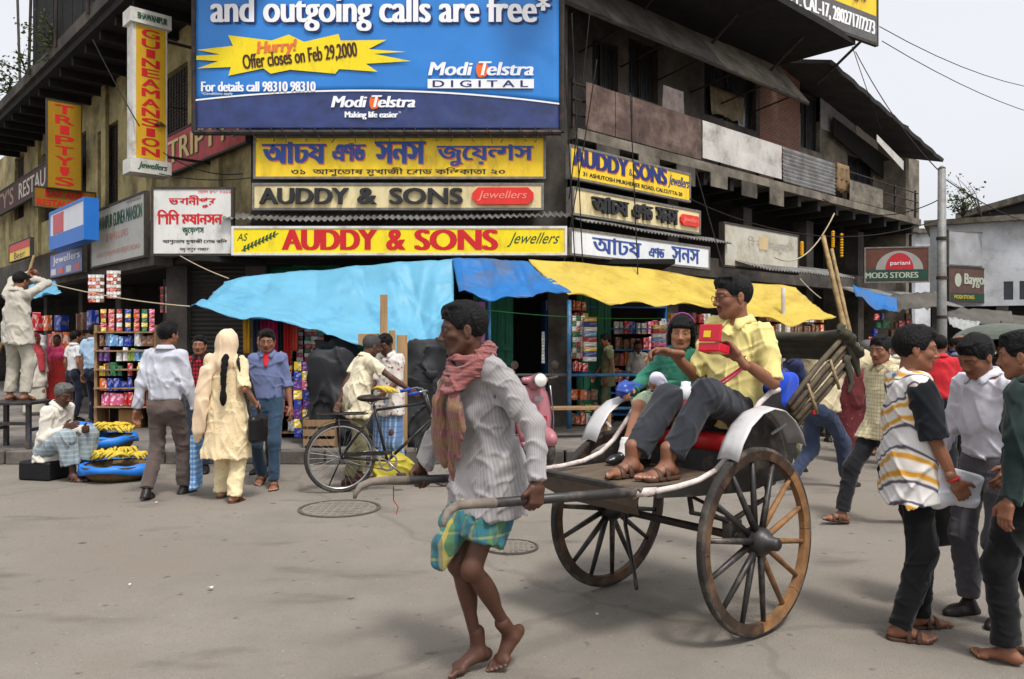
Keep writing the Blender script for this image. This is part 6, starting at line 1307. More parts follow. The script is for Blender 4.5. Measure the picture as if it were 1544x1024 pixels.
hk = field_mesh('handkerchief', [f], cloth_mat('lilac_hanky', rgb(206, 204, 222))); hk.location = (gp.x, gp.y, 0); hk.rotation_euler = (0, 0, HD); tag(hk, 'crumpled pale lilac handkerchief in the girl\'s hand', 'handkerchief')
f = Field(0.007); ar = m3.wr['R']; f.add(Chain([m3.el['R']+(ar-m3.el['R'])*0.75, ar+V3(0.05, -0.01, 0.0)], [0.035, 0.05]), 0.02); f.wrinkle(0.014, 80, 9); bg_ = field_mesh('plastic_bag', [f], mat('blue_film', rgb(70, 100, 190), rough=0.2, var=0.3, trans=0.3)); bg_.location = (gp.x, gp.y, 0); bg_.rotation_euler = (0, 0, HD); tag(bg_, 'crumpled blue plastic bag under the girl\'s right hand', 'bag')
# ------------------------------------------------------------------ the people in the street
leather = mat('dark_leather', rgb(34, 28, 26), rough=0.45, var=0.3); sandal_m = mat('sandal_brown', rgb(70, 48, 36), rough=0.6, var=0.3)
CM = cloth_mat
def walker(label, X, Y, z0, hd, skin='mid', lod=2, face={}, hair='short', hairm=None, shirt=None, trousers=None, feet='shoe', bodykw={}, belt=False, skirt=None, seed=1, **pose):
    rt = empty('person', (X, Y, z0), R(hd), label, 'person'); m_ = Man(**pose); L_ = LOD[lod]
    m_.body(rt, SKINS[skin], L_, face=face, bare_feet=feet in ('sandal', 'bare'), toes=lod < 3, nails=lod < 2, **bodykw)
    if hair: m_.hair(rt, L_, hair, hairm, seed)
    if shirt: 
        kw = dict(shirt); mm = kw.pop('m'); m_.shirt(rt, mm, L_, seed=seed*3+1, **kw)
    if trousers: 
        kw = dict(trousers); mm = kw.pop('m'); m_.trousers(rt, mm, L_, seed=seed*5+2, **kw)
    if skirt: 
        kw = dict(skirt); mm = kw.pop('m'); m_.skirt(rt, mm, L_, seed=seed*7, **kw)
    if feet == 'shoe': m_.shoes(rt, leather, L_)
    elif feet == 'sandal': m_.shoes(rt, sandal_m, L_, sandal=True)
    if belt: m_.belt(rt, leather, L_)
    return rt, m_
def hang(rt, o): o.location = rt.location; o.rotation_euler = rt.rotation_euler; return o
# man walking away, blue bag
X0, Y0 = ground(250, 750).xy
r1, m1 = walker('man seen from behind in a pale grey shirt and brown trousers walking away', X0, Y0, 0, 84, lod=1, H=1.66, footL=(-0.16, 0.10, 0), footR=(0.18, -0.08, 0), heelL=10, toeL=12, toeR=-12, head=(-14, 0, 0), handL=(-0.05, 0.27, 0.80), handR=(0.08, -0.26, 0.80), wide=1.05,
    shirt=dict(m=CM('pale_grey_shirt', rgb(182, 184, 194)), tuck=True, loose=1.12, wr=0.014), trousers=dict(m=CM('brown_trousers', rgb(88, 76, 72)), leg=1.05, hem=0.02), belt=True, seed=2, bodykw=dict(curlR=0.9))
bagb = CM('blue_check_bag', rgb(110, 166, 222), stripes=((2, 0.05, 0.4, rgb(206, 220, 236), 0.7), (1, 0.04, 0.3, rgb(60, 120, 190), 0.6)))
f = Field(0.008); hp = m1.wr['R']+V3(0.03, 0, -0.13); f.add(Bx(hp+V3(0.0, 0, -0.38), (0.08, 0.03, 0.26), rd=0.02), 0); f.add(Chain([hp+V3(0.05, 0, -0.14), hp+V3(0, 0, 0.02), hp+V3(-0.05, 0, -0.14)], 0.010), 0.01); f.wrinkle(0.010, 50, 6, (1, 1, 0.5)); tag(hang(r1, field_mesh('carrier_bag', [f], bagb)), 'narrow blue and white bag hanging from the brown trousered man\'s hand', 'bag')
# woman in cream
X0, Y0 = ground(341, 755).xy; crm = CM('cream_print', rgb(220, 198, 158), dots=(34.0, 0.16, rgb(178, 128, 92))); duf = CM('cream_veil', rgb(222, 196, 164), bump=0.2)
r2, w2_ = walker('woman from behind in a cream printed tunic and headscarf with a long black plait', X0, Y0, 0, 82, lod=1, skin='tan', H=1.57, fem=True, footL=(0.12, 0.11, 0), footR=(-0.08, -0.12, 0), hair='tied', handL=(0.20, 0.13, 1.02), handR=(0.10, -0.24, 0.90), head=(10, 0, 0), feet='sandal',
    shirt=dict(m=crm, hem=0.40, loose=1.14, sleeve='elbow', collar=False, flare=1.6, wr=0.013, name='tunic'), trousers=dict(m=CM('cream_salwar', rgb(222, 204, 162), dots=(30.0, 0.14, rgb(186, 140, 104))), leg=1.25, hem=-0.06), seed=3)
f = Field(0.008); hc = w2_.hc; hx, hz = w2_.hX, w2_.hZ; ax_ = np.stack([w2_.hX, w2_.hY, w2_.hZ]); f.add(Ell(hc-hx*0.022+hz*0.02, (0.112, 0.094, 0.118), ax_), 0); f.add(Cap(hc-hx*0.03-hz*0.04, w2_.neck-w2_.fw*0.03-w2_.up*0.05, 0.088, 0.105), 0.05); f.sub(Ell(hc+hx*0.10-hz*0.01, (0.07, 0.075, 0.10), ax_), 0.01)
f.add(Chain([w2_.neck+V3(-0.06, 0.06, -0.06), w2_.sh['L']+V3(-0.09, 0.01, -0.1), w2_.sh['L']+V3(-0.11, 0.045, -0.35), w2_.sh['L']+V3(-0.10, 0.09, -0.62), w2_.sh['L']+V3(-0.05, 0.13, -0.72)], [0.06, 0.075, 0.07, 0.06, 0.03], flat=(V3(1, 0, 0), 0.5)), 0.04)
f.add(Chain([w2_.neck+V3(-0.03, 0.05, -0.03), w2_.sh['L']+V3(0.0, 0.02, 0.02), w2_.sh['L']+V3(0.05, 0.06, -0.2), w2_.el['L']+V3(-0.02, 0.03, 0)], [0.06, 0.06, 0.05, 0.05]), 0.04); f.wrinkle(0.012, 48, 4, (0.9, 1.3, 0.4)); field_mesh('headscarf', [f], duf, r2)
f = Field(0.006); p = w2_.neck+V3(-0.125, -0.055, 0.0); N = 9; 
for k in range(N): f.add(Ell(p+V3(-0.015-0.006*(k if k < 5 else 5), (0.010 if k % 2 else -0.010), -0.03*k), (0.024, 0.026-0.001*k, 0.034)), 0.02)
f.add(Chain([p+V3(-0.01, 0, 0), p+V3(-0.045, 0, -0.16), p+V3(-0.05, 0, -0.37)], [0.02, 0.021, 0.02]), 0.01); f.add(Ell(p+V3(-0.05, 0, -0.038*N-0.03), (0.026, 0.032, 0.07)), 0.02); f.wrinkle(0.004, 120, 2); field_mesh('plait', [f], HAIRB, r2)
f = Field(0.008); hp = V3(0.02, -0.30, 0.80); f.add(Bx(hp+V3(0, 0, -0.13), (0.14, 0.05, 0.13), rd=0.05), 0); f.add(Chain([hp+V3(-0.10, 0.02, -0.02), w2_.sh['R']+V3(-0.075, 0.0, 0.02), w2_.sh['R']+V3(-0.01, 0.02, 0.072), w2_.sh['R']+V3(0.07, 0.0, 0.0), hp+V3(0.10, 0.02, -0.02)], 0.012), 0.012); f.wrinkle(0.007, 40, 8); tag(hang(r2, field_mesh('handbag', [f], mat('black_bag', rgb(20, 19, 20), rough=0.4, var=0.3))), 'black shoulder handbag of the woman in the cream tunic', 'handbag')
# young man in blue shirt, facing
X0, Y0 = ground(398, 733).xy
r3, m3_ = walker('young man in a blue shirt over a red vest and jeans walking towards us', X0+0.04, Y0, 0, -84, lod=1, H=1.60, footL=(0.16, 0.09, 0), footR=(-0.14, -0.09, 0), heelR=14, handL=(0.05, 0.24, 0.78), handR=(0.06, -0.24, 0.80), head=(4, -10, 0), feet='sandal',
    shirt=dict(m=CM('slate_blue_shirt', rgb(100, 110, 146)), sleeve='rolled', tuck=True, loose=1.08), trousers=dict(m=CM('blue_jeans', rgb(48, 68, 88)), hem=0.02), seed=4, belt=True)
f = Field(0.006); f.add(Cap(m3_.neck+V3(0.075, 0, -0.02), m3_.neck+V3(0.108, 0, -0.12), 0.04, 0.016, flat=(V3(1, 0, 0), 0.4)), 0); field_mesh('red_vest', [f], CM('red_vest', rgb(196, 40, 52)), r3)
walker('man half hidden behind the blue shirted young man', X0-0.22, Y0+0.75, 0, -95, lod=3, H=1.58, shirt=dict(m=CM('slate_shirt', rgb(72, 70, 78)), tuck=True), trousers=dict(m=CM('black_trousers', rgb(26, 26, 30))), seed=5)
X0, Y0 = at(303, 0, 9.1).xy
walker('man in a red and black checked shirt and jeans facing the street', X0, Y0, 0, -82, lod=2, H=1.53, footL=(0.12, 0.08, 0), handL=(0.05, 0.24, 0.72), handR=(0.06, -0.24, 0.73), shirt=dict(m=CM('red_check_shirt', rgb(168, 28, 42), stripes=(('u', 0.045, 0.4, rgb(26, 16, 22), 0.8), ('v', 0.045, 0.4, rgb(26, 16, 22), 0.8))), tuck=True, loose=1.05), trousers=dict(m=CM('dark_jeans', rgb(42, 48, 62))), seed=6)
# banana seller
X0, Y0 = ground(88, 722).xy
r6, m6 = walker('grey haired banana seller in a white shirt seated low on a black box', X0, Y0, 0, -14, lod=1, skin='dark', H=1.62, lean=14, pelvis=(-0.12, 0, 0.30), footL=(0.22, 0.10, 0), footR=(0.28, -0.10, 0), kneeL=(0.4, 0.2, 1), kneeR=(0.4, -0.2, 1), handL=(0.24, 0.08, 0.52), handR=(0.20, -0.12, 0.56), head=(-8, -8, 0), hairm=HAIRG, feet='sandal', face=dict(moustache=0.6),
    shirt=dict(m=CM('white_cotton', rgb(216, 210, 198)), sleeve='long', hem=0.20, loose=1.12, wr=0.014), seed=7)
f = Field(0.010)
for q in 'LR': f.add(Cap(m6.hip[q], m6.kn[q], 0.10, 0.085), 0.05); f.add(Cap(m6.kn[q], m6.kn[q]+(m6.an[q]-m6.kn[q])*0.72, 0.085, 0.09, cut='b'), 0.05)
f.wrinkle(0.015, 45, 4, (1, 1, 0.5)); field_mesh('lungi', [f], CM('grey_blue_lungi', rgb(138, 150, 156), stripes=((1, 0.05, 0.3, rgb(104, 122, 138), 0.6), (2, 0.05, 0.3, rgb(172, 178, 178), 0.5))), r6)
bx_ = MB(); bx_.box((-0.24, -0.17, 0), (0.16, 0.17, 0.20)); b_ = bx_.build('low_box', mat('black_plastic', rgb(20, 20, 22), rough=0.6, var=0.3), bevel=0.02, label='low black box that the banana seller sits on', cat='box'); b_.location = (X0-0.12, Y0+0.03, 0); b_.rotation_euler = (0, 0, R(-14))
# man on the stool with a long pole
X0, Y0 = at(26, 0, 9.95).xy; STZ = 0.15+0.585
r7, m7 = walker('man in pale clothes standing on a black stool with both arms raised', X0, Y0, STZ, 78, lod=2, H=1.60, footL=(0, 0.11, 0), footR=(0, -0.11, 0), handL=(0.22, 0.02, 1.60), handR=(0.20, -0.06, 1.54), elL=(0.2, 0.8, 0.1), elR=(0.2, -0.8, 0.1), head=(0, -14, 0), feet='bare', bodykw=dict(curlL=1.0, curlR=1.0), shirt=dict(m=CM('dingy_white', rgb(178, 172, 160)), hem=0.72, loose=1.15, wr=0.016), trousers=dict(m=CM('dingy_white2', rgb(168, 162, 148)), leg=1.2), seed=8)
hw = Vector(map(float, m7.wr['L'])); c_, s_ = math.cos(R(78)), math.sin(R(78)); hwW = Vector((X0+hw.x*c_-hw.y*s_, Y0+hw.x*s_+hw.y*c_, STZ+hw.z+0.06))
MB().tube([hwW+Vector((0.05, 0, 0.18)), hwW, hwW+Vector((-0.42, -0.35, -1.7))], [0.014, 0.018, 0.020], 8).build('bamboo_pole', bambo, smooth=True, label='bamboo pole gripped overhead by the man on the stool', cat='pole')
st = empty('stool', (X0, Y0, 0.15), 0, 'black wooden stool under the man with raised arms', 'stool')
MB().box((-0.32, -0.26, 0.55), (0.32, 0.26, 0.585)).build('seat', bpaint, st, bevel=0.006)
for sx in (-1, 1):
    for sy in (-1, 1): MB().box((sx*0.27-0.025, sy*0.21-0.025, 0), (sx*0.27+0.025, sy*0.21+0.025, 0.55)).build('leg', bpaint, st)
    MB().box((sx*0.27-0.015, -0.19, 0.22), (sx*0.27+0.015, 0.19, 0.26)).build('stretcher', bpaint, st)
MB().box((-0.26, -0.225, 0.30), (0.26, -0.195, 0.34)).build('stretcher', bpaint, st)
# far left group on the pavement
def far(label, px, Y, hd, H, **kw): p = at(px, 0, Y); return walker(label, p.x, p.y, 0.15, hd, lod=3, H=H, **kw)
r8, w8 = far('woman wrapped in a white shawl with a red scarf over her head', 52, 14.2, -40, 1.44, fem=True, hair='tied', feet='bare', shirt=dict(m=CM('white_shawl', rgb(206, 198, 186)), hem=0.5, loose=1.25, flare=1.5, collar=False, name='shawl'), skirt=dict(m=CM('offwhite_sari', rgb(186, 180, 166)), hem=0.05))
f = Field(0.012); f.add(Ell(w8.hc-w8.hX*0.02+w8.hZ*0.015, (0.11, 0.095, 0.12)), 0); f.add(Chain([w8.neck, w8.neck+V3(0.12, 0.06, -0.15), w8.neck+V3(0.14, 0.08, -0.42)], [0.09, 0.07, 0.05]), 0.04); f.sub(Ell(w8.hc+w8.hX*0.11, (0.07, 0.07, 0.09)), 0.01); f.wrinkle(0.01, 40, 3); field_mesh('red_scarf', [f], CM('rose_scarf', rgb(176, 62, 70)), r8)
far('woman in a red and pink sari with bare forearms', 86, 14.6, -70, 1.43, skin='dark', fem=True, hair='tied', feet='bare', shirt=dict(m=CM('pink_blouse', rgb(206, 70, 110)), sleeve='elbow', tuck=True, collar=False, name='blouse'), skirt=dict(m=CM('red_sari', rgb(156, 42, 40), dots=(24.0, 0.2, rgb(110, 60, 36))), hem=0.04, top=0.36, r0=0.14, r1=0.2, name='sari'), seed=12)
far('man in a light blue shirt and navy trousers seen from behind at the stall', 140, 12.5, 78, 1.57, footL=(0.1, 0.1, 0), handL=(0.05, 0.24, 0.72), handR=(0.05, -0.24, 0.73), wide=1.05, shirt=dict(m=CM('light_blue_shirt', rgb(158, 186, 210)), sleeve='short', tuck=True, loose=1.12), trousers=dict(m=CM('navy_trousers', rgb(26, 30, 46))), belt=True, seed=13)
far('man in a white shirt and dark trousers beside the light blue shirted man', 112, 13.2, 60, 1.47, shirt=dict(m=CM('plain_white', rgb(206, 204, 204)), sleeve='short', tuck=True), trousers=dict(m=CM('navy_trousers', None)), seed=14)
far('man in a dark brown shirt facing out between the stall and light blue shirt', 160, 13.3, -80, 1.52, skin='dark', shirt=dict(m=CM('umber_shirt', rgb(66, 52, 46)), tuck=True), trousers=dict(m=CM('black_trousers', None)), seed=15)
far('stallholder in a grey shirt looking sideways over his packets', 219, 12.95, 175, 1.50, skin='dark', shirt=dict(m=CM('ash_shirt', rgb(150, 146, 142)), tuck=True), trousers=dict(m=CM('black_trousers', None)), seed=16)
# cyclist and banana buyer
X0, Y0 = at(540, 0, 8.35).xy
r9, m9 = walker('man in a cream shirt leaning over the bicycle from behind', X0, Y0, 0, 34, lod=1, skin='dark', H=1.56, lean=14, footL=(0.06, 0.12, 0), footR=(-0.16, -0.10, 0), handR=(0.50, -0.36, 0.92), handL=(-0.30, 0.06, 0.62), elL=(-0.6, 0.4, -0.2), elR=(-0.3, -0.8, -0.3), head=(10, -6, 0), hair='short', hairm=mat('hair_salt', rgb(60, 58, 58), rough=0.6, var=0.6, vscale=90.0, bump=0.8, bscale=150.0), feet='sandal', shirt=dict(m=CM('cream_shirt', rgb(212, 200, 172)), sleeve='short', hem=0.70, loose=1.22, wr=0.014), wide=1.1, trousers=dict(m=CM('khaki_trousers', rgb(122, 116, 84)), leg=1.1), seed=17)
X0, Y0 = at(586, 0, 9.0).xy
r10, m10 = walker('man in a white shirt with brown squares and blue lungi holding bananas', X0, Y0, 0, -110, lod=1, skin='dark', H=1.56, head=(-10, -22, 0), handL=(0.26, 0.10, 0.92), handR=(0.24, -0.12, 0.90), feet='sandal', shirt=dict(m=CM('square_print_shirt', rgb(204, 196, 190), stripes=(('u', 0.09, 0.36, rgb(206, 196, 190), 0.0),), dots=(15.0, 0.22, rgb(150, 92, 84))), sleeve='elbow', hem=0.66, loose=1.12), skirt=dict(m=CM('blue_lungi', rgb(92, 120, 160), stripes=((1, 0.05, 0.3, rgb(170, 186, 204), 0.6), (2, 0.06, 0.2, rgb(50, 76, 120), 0.5))), hem=0.08), seed=18)
# shop customers behind the rail
far('man in an olive shirt and trousers standing side on at the packet shop', 917, 12.75, 178, 1.42, head=(0, -8, 0), handR=(0.2, -0.15, 0.75), shirt=dict(m=CM('olive_shirt', rgb(112, 116, 84)), sleeve='short', hem=0.62, loose=1.1), trousers=dict(m=CM('olive_trousers', rgb(96, 98, 76))), seed=19)
far('dark haired shopkeeper in a grey shirt behind the rail', 962, 13.1, -95, 1.32, skin='dark', shirt=dict(m=CM('ash_shirt', None), tuck=True), trousers=dict(m=CM('black_trousers', None)), seed=20)
# behind the rickshaw
X0, Y0 = ground(1238, 737).xy
r11, m11 = walker('man in a beige shirt and jeans bent forward in mid stride behind the rickshaw', X0, Y0, 0, 28, lod=1, H=1.62, lean=26, pelvis=(-0.03, 0, 0.80), footL=(-0.30, 0.10, 0), footR=(0.30, -0.06, 0), heelL=24, handL=(0.42, 0.16, 1.40), handR=(0.36, -0.10, 1.44), elL=(0.3, 0.7, -0.4), elR=(0.3, -0.7, -0.4), head=(20, -16, 0), shirt=dict(m=CM('beige_shirt', rgb(188, 174, 142)), hem=0.80, loose=1.14, wr=0.016), trousers=dict(m=CM('indigo_jeans', rgb(48, 58, 80)), leg=1.08), seed=21)
f = Field(0.005); f.add(Bx(m11.pel+V3(-0.135, -0.06, -0.02), (0.012, 0.018, 0.022), rd=0.004), 0); field_mesh('red_pocket_tab', [f], RED, r11)
X0, Y0 = at(1192, 0, 8.9).xy
walker('man in a navy shirt and olive trousers beyond the folded hood', X0, Y0, 0, -170, lod=2, H=1.50, footL=(0.1, 0.1, 0), footR=(-0.2, -0.1, 0), shirt=dict(m=CM('navy_shirt', rgb(36, 42, 76)), tuck=True), trousers=dict(m=CM('olive_trousers', None), leg=1.1), seed=22)
X0, Y0 = at(1284, 0, 9.7).xy
r12, w12 = walker('woman in a maroon spotted sari with her back turned', X0, Y0, 0, 70, lod=2, H=1.46, fem=True, hair='tied', feet='bare', handR=(0.15, -0.24, 0.85), shirt=dict(m=CM('maroon_blouse', rgb(112, 50, 52)), sleeve='elbow', tuck=True, collar=False, name='blouse'), skirt=dict(m=CM('maroon_sari', rgb(104, 44, 48), dots=(30.0, 0.14, rgb(176, 150, 136))), hem=0.03, top=0.30, r0=0.15, r1=0.19, name='sari'), seed=23)
f = Field(0.010); f.add(Ell(w12.hc-w12.hX*0.02, (0.11, 0.092, 0.12)), 0); f.add(Chain([w12.neck+V3(-0.05, 0, 0), w12.neck+V3(-0.09, -0.06, -0.2), w12.neck+V3(-0.10, -0.05, -0.5)], [0.10, 0.12, 0.08], flat=(V3(1, 0, 0), 0.6)), 0.05); f.sub(Ell(w12.hc+w12.hX*0.11, (0.07, 0.07, 0.09)), 0.01); f.wrinkle(0.012, 42, 3, (1, 1, 0.5)); field_mesh('sari_end', [f], CM('maroon_sari_end', rgb(112, 52, 54)), r12)
X0, Y0 = at(1306, 0, 10.4).xy
walker('man in a grey white shirt and violet checked lungi', X0, Y0, 0, 60, lod=2, H=1.47, hairm=HAIRG, feet='bare', handR=(0.2, -0.2, 0.8), shirt=dict(m=CM('grey_white_shirt', rgb(186, 184, 182)), hem=0.62, loose=1.1), skirt=dict(m=CM('violet_lungi', rgb(96, 62, 112), stripes=((1, 0.05, 0.3, rgb(150, 120, 160), 0.6), (2, 0.05, 0.3, rgb(60, 40, 80), 0.5))), hem=0.12), seed=24)
X0, Y0 = at(1322, 0, 11.2).xy
walker('bald man in a white shirt further down the street', X0, Y0, 0, 80, lod=3, H=1.53, hair='bald', hairm=HAIRG, shirt=dict(m=CM('plain_white', None), tuck=True), trousers=dict(m=CM('black_trousers', None)), seed=25)
# youth striding left behind the patterned shirt
X0, Y0 = at(1336, 0, 6.5).xy
walker('youth in a cream checked shirt and black trousers striding with one sandal lifted', X0, Y0, 0, -168, lod=1, H=1.57, footL=(-0.26, 0.08, 0), footR=(0.36, -0.06, 0.03), heelL=24, heelR=-8, handL=(0.1, 0.24, 0.74), handR=(-0.05, -0.24, 0.74), head=(24, -6, 0), hair='thick', feet='sandal', shirt=dict(m=CM('cream_check_shirt', rgb(206, 194, 160), stripes=(('u', 0.03, 0.2, rgb(150, 132, 96), 0.6), ('v', 0.03, 0.2, rgb(150, 132, 96), 0.6))), hem=0.70, loose=1.08), trousers=dict(m=CM('black_trousers', None), leg=1.05), seed=26)
# patterned shirt youth
X0, Y0 = 2.01, 4.06
def wavy():
    m = CM('wavy_print_shirt', rgb(206, 200, 196)); t = m.node_tree; L = t.links; p = t.nodes['Principled BSDF']; tc = _n(t, 'ShaderNodeTexCoord'); mp = _n(t, 'ShaderNodeMapping'); mp.inputs['Rotation'].default_value = (R(70), R(35), R(30)); L.new(tc.outputs['Object'], mp.inputs[0])
    wv = _n(t, 'ShaderNodeTexWave'); wv.inputs['Scale'].default_value = 1.5; wv.inputs['Distortion'].default_value = 9.0; wv.inputs['Detail'].default_value = 1.0; wv.inputs['Detail Scale'].default_value = 1.0; L.new(mp.outputs[0], wv.inputs[0])
    cr = _n(t, 'ShaderNodeValToRGB'); e = cr.color_ramp; e.interpolation = 'LINEAR'
    for i, (pos, c) in enumerate(((0.0, rgb(214, 210, 208)), (0.22, rgb(206, 202, 200)), (0.30, rgb(84, 76, 90)), (0.40, rgb(96, 86, 96)), (0.48, rgb(210, 204, 196)), (0.60, rgb(214, 206, 190)), (0.68, rgb(206, 150, 48)), (0.85, rgb(196, 138, 44)), (0.95, rgb(212, 206, 198)))):
        if i < 2: e.elements[i].position = pos; e.elements[i].color = c
        else: q = e.elements.new(pos); q.color = c
    L.new(wv.outputs['Fac'], cr.inputs[0]); L.new(cr.outputs[0], p.inputs['Base Color']); return m
r13, m13 = walker('youth in a wavy yellow and white shirt with black sleeves holding a white bag', X0, Y0, 0, -6, lod=0, skin='mid', H=1.55, footL=(0.10, 0.10, 0), footR=(-0.06, -0.09, 0), toeL=14, toeR=-12, handL=(0.22, 0.08, 0.80), handR=(0.17, -0.20, 0.755), elL=(-0.6, 0.5, -0.2), elR=(-0.8, -0.3, -0.2), head=(-14, -4, 0), hair='thick', feet='sandal', face=dict(smile=1.0, moustache=0.45), bodykw=dict(curlR=0.7, curlL=0.7, dirR=(0.6, 0.2, -0.8), palmR=(0.1, 1, 0)),
    shirt=dict(m=wavy(), sleeve='short', hem=0.70, loose=1.24, collar=False, wr=0.013, flare=1.0), trousers=dict(m=CM('jet_trousers', rgb(14, 14, 17)), leg=1.06, hem=-0.03), seed=27)
f = Field(0.007); f2 = Field(0.006)
for q in 'LR': f.add(Cap(m13.sh[q]+(m13.el[q]-m13.sh[q])*0.10+V3(0, 0.006 if q == 'L' else -0.006, 0), m13.el[q]+(m13.wr[q]-m13.el[q])*0.02, 0.070, 0.071, cut='b'), 0.0)
f.wrinkle(0.008, 60, 4); field_mesh('black_sleeves', [f], CM('black_jersey', rgb(20, 24, 30)), r13)
f2.add(Chain(ring(m13.neck-m13.up*0.006, 0.064, 0.064, m13.fw, m13.lf, 18), 0.013), 0.0); field_mesh('blue_neckband', [f2], CM('sky_rib', rgb(62, 140, 200)), r13)
f = Field(0.006); c0 = m13.wr['R']+V3(0.03, 0.07, -0.02); f.add(Bx(c0+V3(0.0, 0.02, -0.01), (0.13, 0.05, 0.085), np.stack([nrm(V3(1, 0.15, -0.25)), nrm(V3(-0.15, 1, 0)), nrm(V3(0.25, 0.04, 1))]), rd=0.03), 0); f.add(Ell(c0+V3(-0.09, 0, -0.07), (0.07, 0.05, 0.06)), 0.04); f.wrinkle(0.012, 60, 5); tag(hang(r13, field_mesh('plastic_bag', [f], mat('white_film', rgb(226, 228, 234), rough=0.3, var=0.06, trans=0.2, spec=0.5))), 'white plastic bag folded round a parcel in the patterned youth\'s hand', 'bag')
mb = MB(); wd = nrm(m13.wr['R']-m13.el['R']); ax_ = _axes(wd); mb.tube([Vector(map(float, m13.wr['R']-wd*0.02+ax_[0]*0.029*math.cos(t)+ax_[1]*0.029*math.sin(t))) for t in [k*0.4488 for k in range(14)]], 0.005, 6, closed=True); mb.build('red_thread', RED, r13)
# white shirt man with bag
X0, Y0 = 2.60, 4.30
r14, m14 = walker('man in an open necked white shirt looking down, grey trousers and black shoes', X0, Y0, 0, -158, lod=0, skin='mid', H=1.53, lean=4, footL=(0.05, 0.10, 0), footR=(0.06, -0.10, 0), head=(-6, -26, -6), hair='thick', handL=(0.15, 0.2, 0.85), handR=(0.14, -0.25, 0.80), shirt=dict(m=CM('bright_white_shirt', rgb(210, 208, 218)), tuck=True, loose=1.1, wr=0.013), trousers=dict(m=CM('grey_trousers', rgb(92, 90, 96)), leg=1.08), seed=28)
f = Field(0.008); hp = m14.wr['R']+V3(0.02, 0.0, -0.10); f.add(Bx(hp+V3(0.0, 0.0, -0.21), (0.17, 0.045, 0.155), rd=0.03), 0); f.add(Chain([hp+V3(-0.08, 0, -0.06), hp+V3(-0.02, 0, 0.01), hp+V3(0.04, 0, 0.01), hp+V3(0.09, 0, -0.06)], 0.011), 0.01); f.wrinkle(0.010, 40, 6); tag(hang(r14, field_mesh('black_bag', [f], mat('black_nylon', rgb(14, 14, 17), rough=0.6, var=0.3, bump=0.3))), 'limp black bag carried by the man in the white shirt', 'bag')
# dark green shirt man at the edge
X0, Y0 = 2.40, 3.70
walker('man in a dark green shirt and black trousers turned away towards the white shirt', X0, Y0, 0, 128, lod=0, skin='mid', H=1.52, footL=(0.05, 0.10, 0), footR=(-0.08, -0.10, 0), head=(10, -6, 0), hair='thick', feet='bare', handL=(0.0, 0.25, 0.72), handR=(0.06, -0.25, 0.73), shirt=dict(m=CM('dark_green_shirt', rgb(30, 44, 42)), tuck=True, loose=1.16, wr=0.015, sleeve='long'), trousers=dict(m=CM('jet_trousers', None), leg=1.2), seed=29)
# right background group
def road(label, px, Y, hd, H, lod=2, **kw): p = at(px, 0, Y); return walker(label, p.x, p.y, 0, hd, lod=lod, H=H, **kw)
road('man in a red shirt and black trousers seen from behind', 1418, 8.7, 70, 1.53, wide=1.06, footL=(0.05, 0.12, 0), handR=(0.08, -0.26, 0.78), handL=(0.0, 0.25, 0.72), shirt=dict(m=CM('red_shirt', rgb(190, 42, 50)), sleeve='short', tuck=True, loose=1.16), trousers=dict(m=CM('black_trousers', None), leg=1.12), belt=True, seed=30)
road('balding man in a grey blue shirt beside the red shirt', 1446, 9.2, 8, 1.53, hair='bald', shirt=dict(m=CM('grey_blue_shirt', rgb(108, 118, 140)), tuck=True), trousers=dict(m=CM('black_trousers', None)), seed=31)
road('man in a bright blue shirt behind the red shirted man', 1466, 9.9, -150, 1.52, shirt=dict(m=CM('bright_blue_shirt', rgb(84, 130, 206)), tuck=True, sleeve='short'), trousers=dict(m=CM('dark_jeans', None)), seed=32)
road('woman in a pink and green wrap walking with the crowd', 1490, 10.2, -100, 1.42, fem=True, hair='tied', feet='bare', shirt=dict(m=CM('pink_wrap', rgb(196, 84, 120)), hem=0.6, collar=False, name='wrap'), skirt=dict(m=CM('moss_skirt', rgb(84, 104, 62)), hem=0.05), seed=33)
rU, mU = road('person in a dark coat sheltering under the umbrella', 1508, 9.4, -60, 1.50, handR=(0.22, -0.1, 1.12), shirt=dict(m=CM('coal_coat', rgb(40, 40, 44)), hem=0.5, loose=1.12), trousers=dict(m=CM('black_trousers', None)), seed=34)
for k, (px, Y, hd, H, c) in enumerate(((1378, 13.5, 100, 1.5, 'slate_shirt'), (1402, 15.0, -80, 1.5, 'plain_white'), (1528, 13.0, -100, 1.5, 'umber_shirt'), (1372, 17.0, -90, 1.52, 'ash_shirt'), (1438, 14.0, 70, 1.5, 'navy_shirt'), (1470, 16.0, -80, 1.52, 'grey_white_shirt'), (1262, 11.6, 80, 1.5, 'light_blue_shirt'), (1356, 9.4, 85, 1.5, 'cream_shirt'), (1392, 10.6, -95, 1.52, 'coal_coat'), (1226, 12.4, -80, 1.5, 'beige_shirt'), (1340, 13.2, -100, 1.5, 'slate_blue_shirt'), (1496, 11.8, 70, 1.5, 'dingy_white'))):
    road('distant pedestrian in a %s further down the right hand street' % c.replace('_', ' ').replace('plain white', 'plain white shirt'), px, Y, hd, H, lod=3, shirt=dict(m=CM(c, None), tuck=True), trousers=dict(m=CM('black_trousers', None)), seed=40+k)
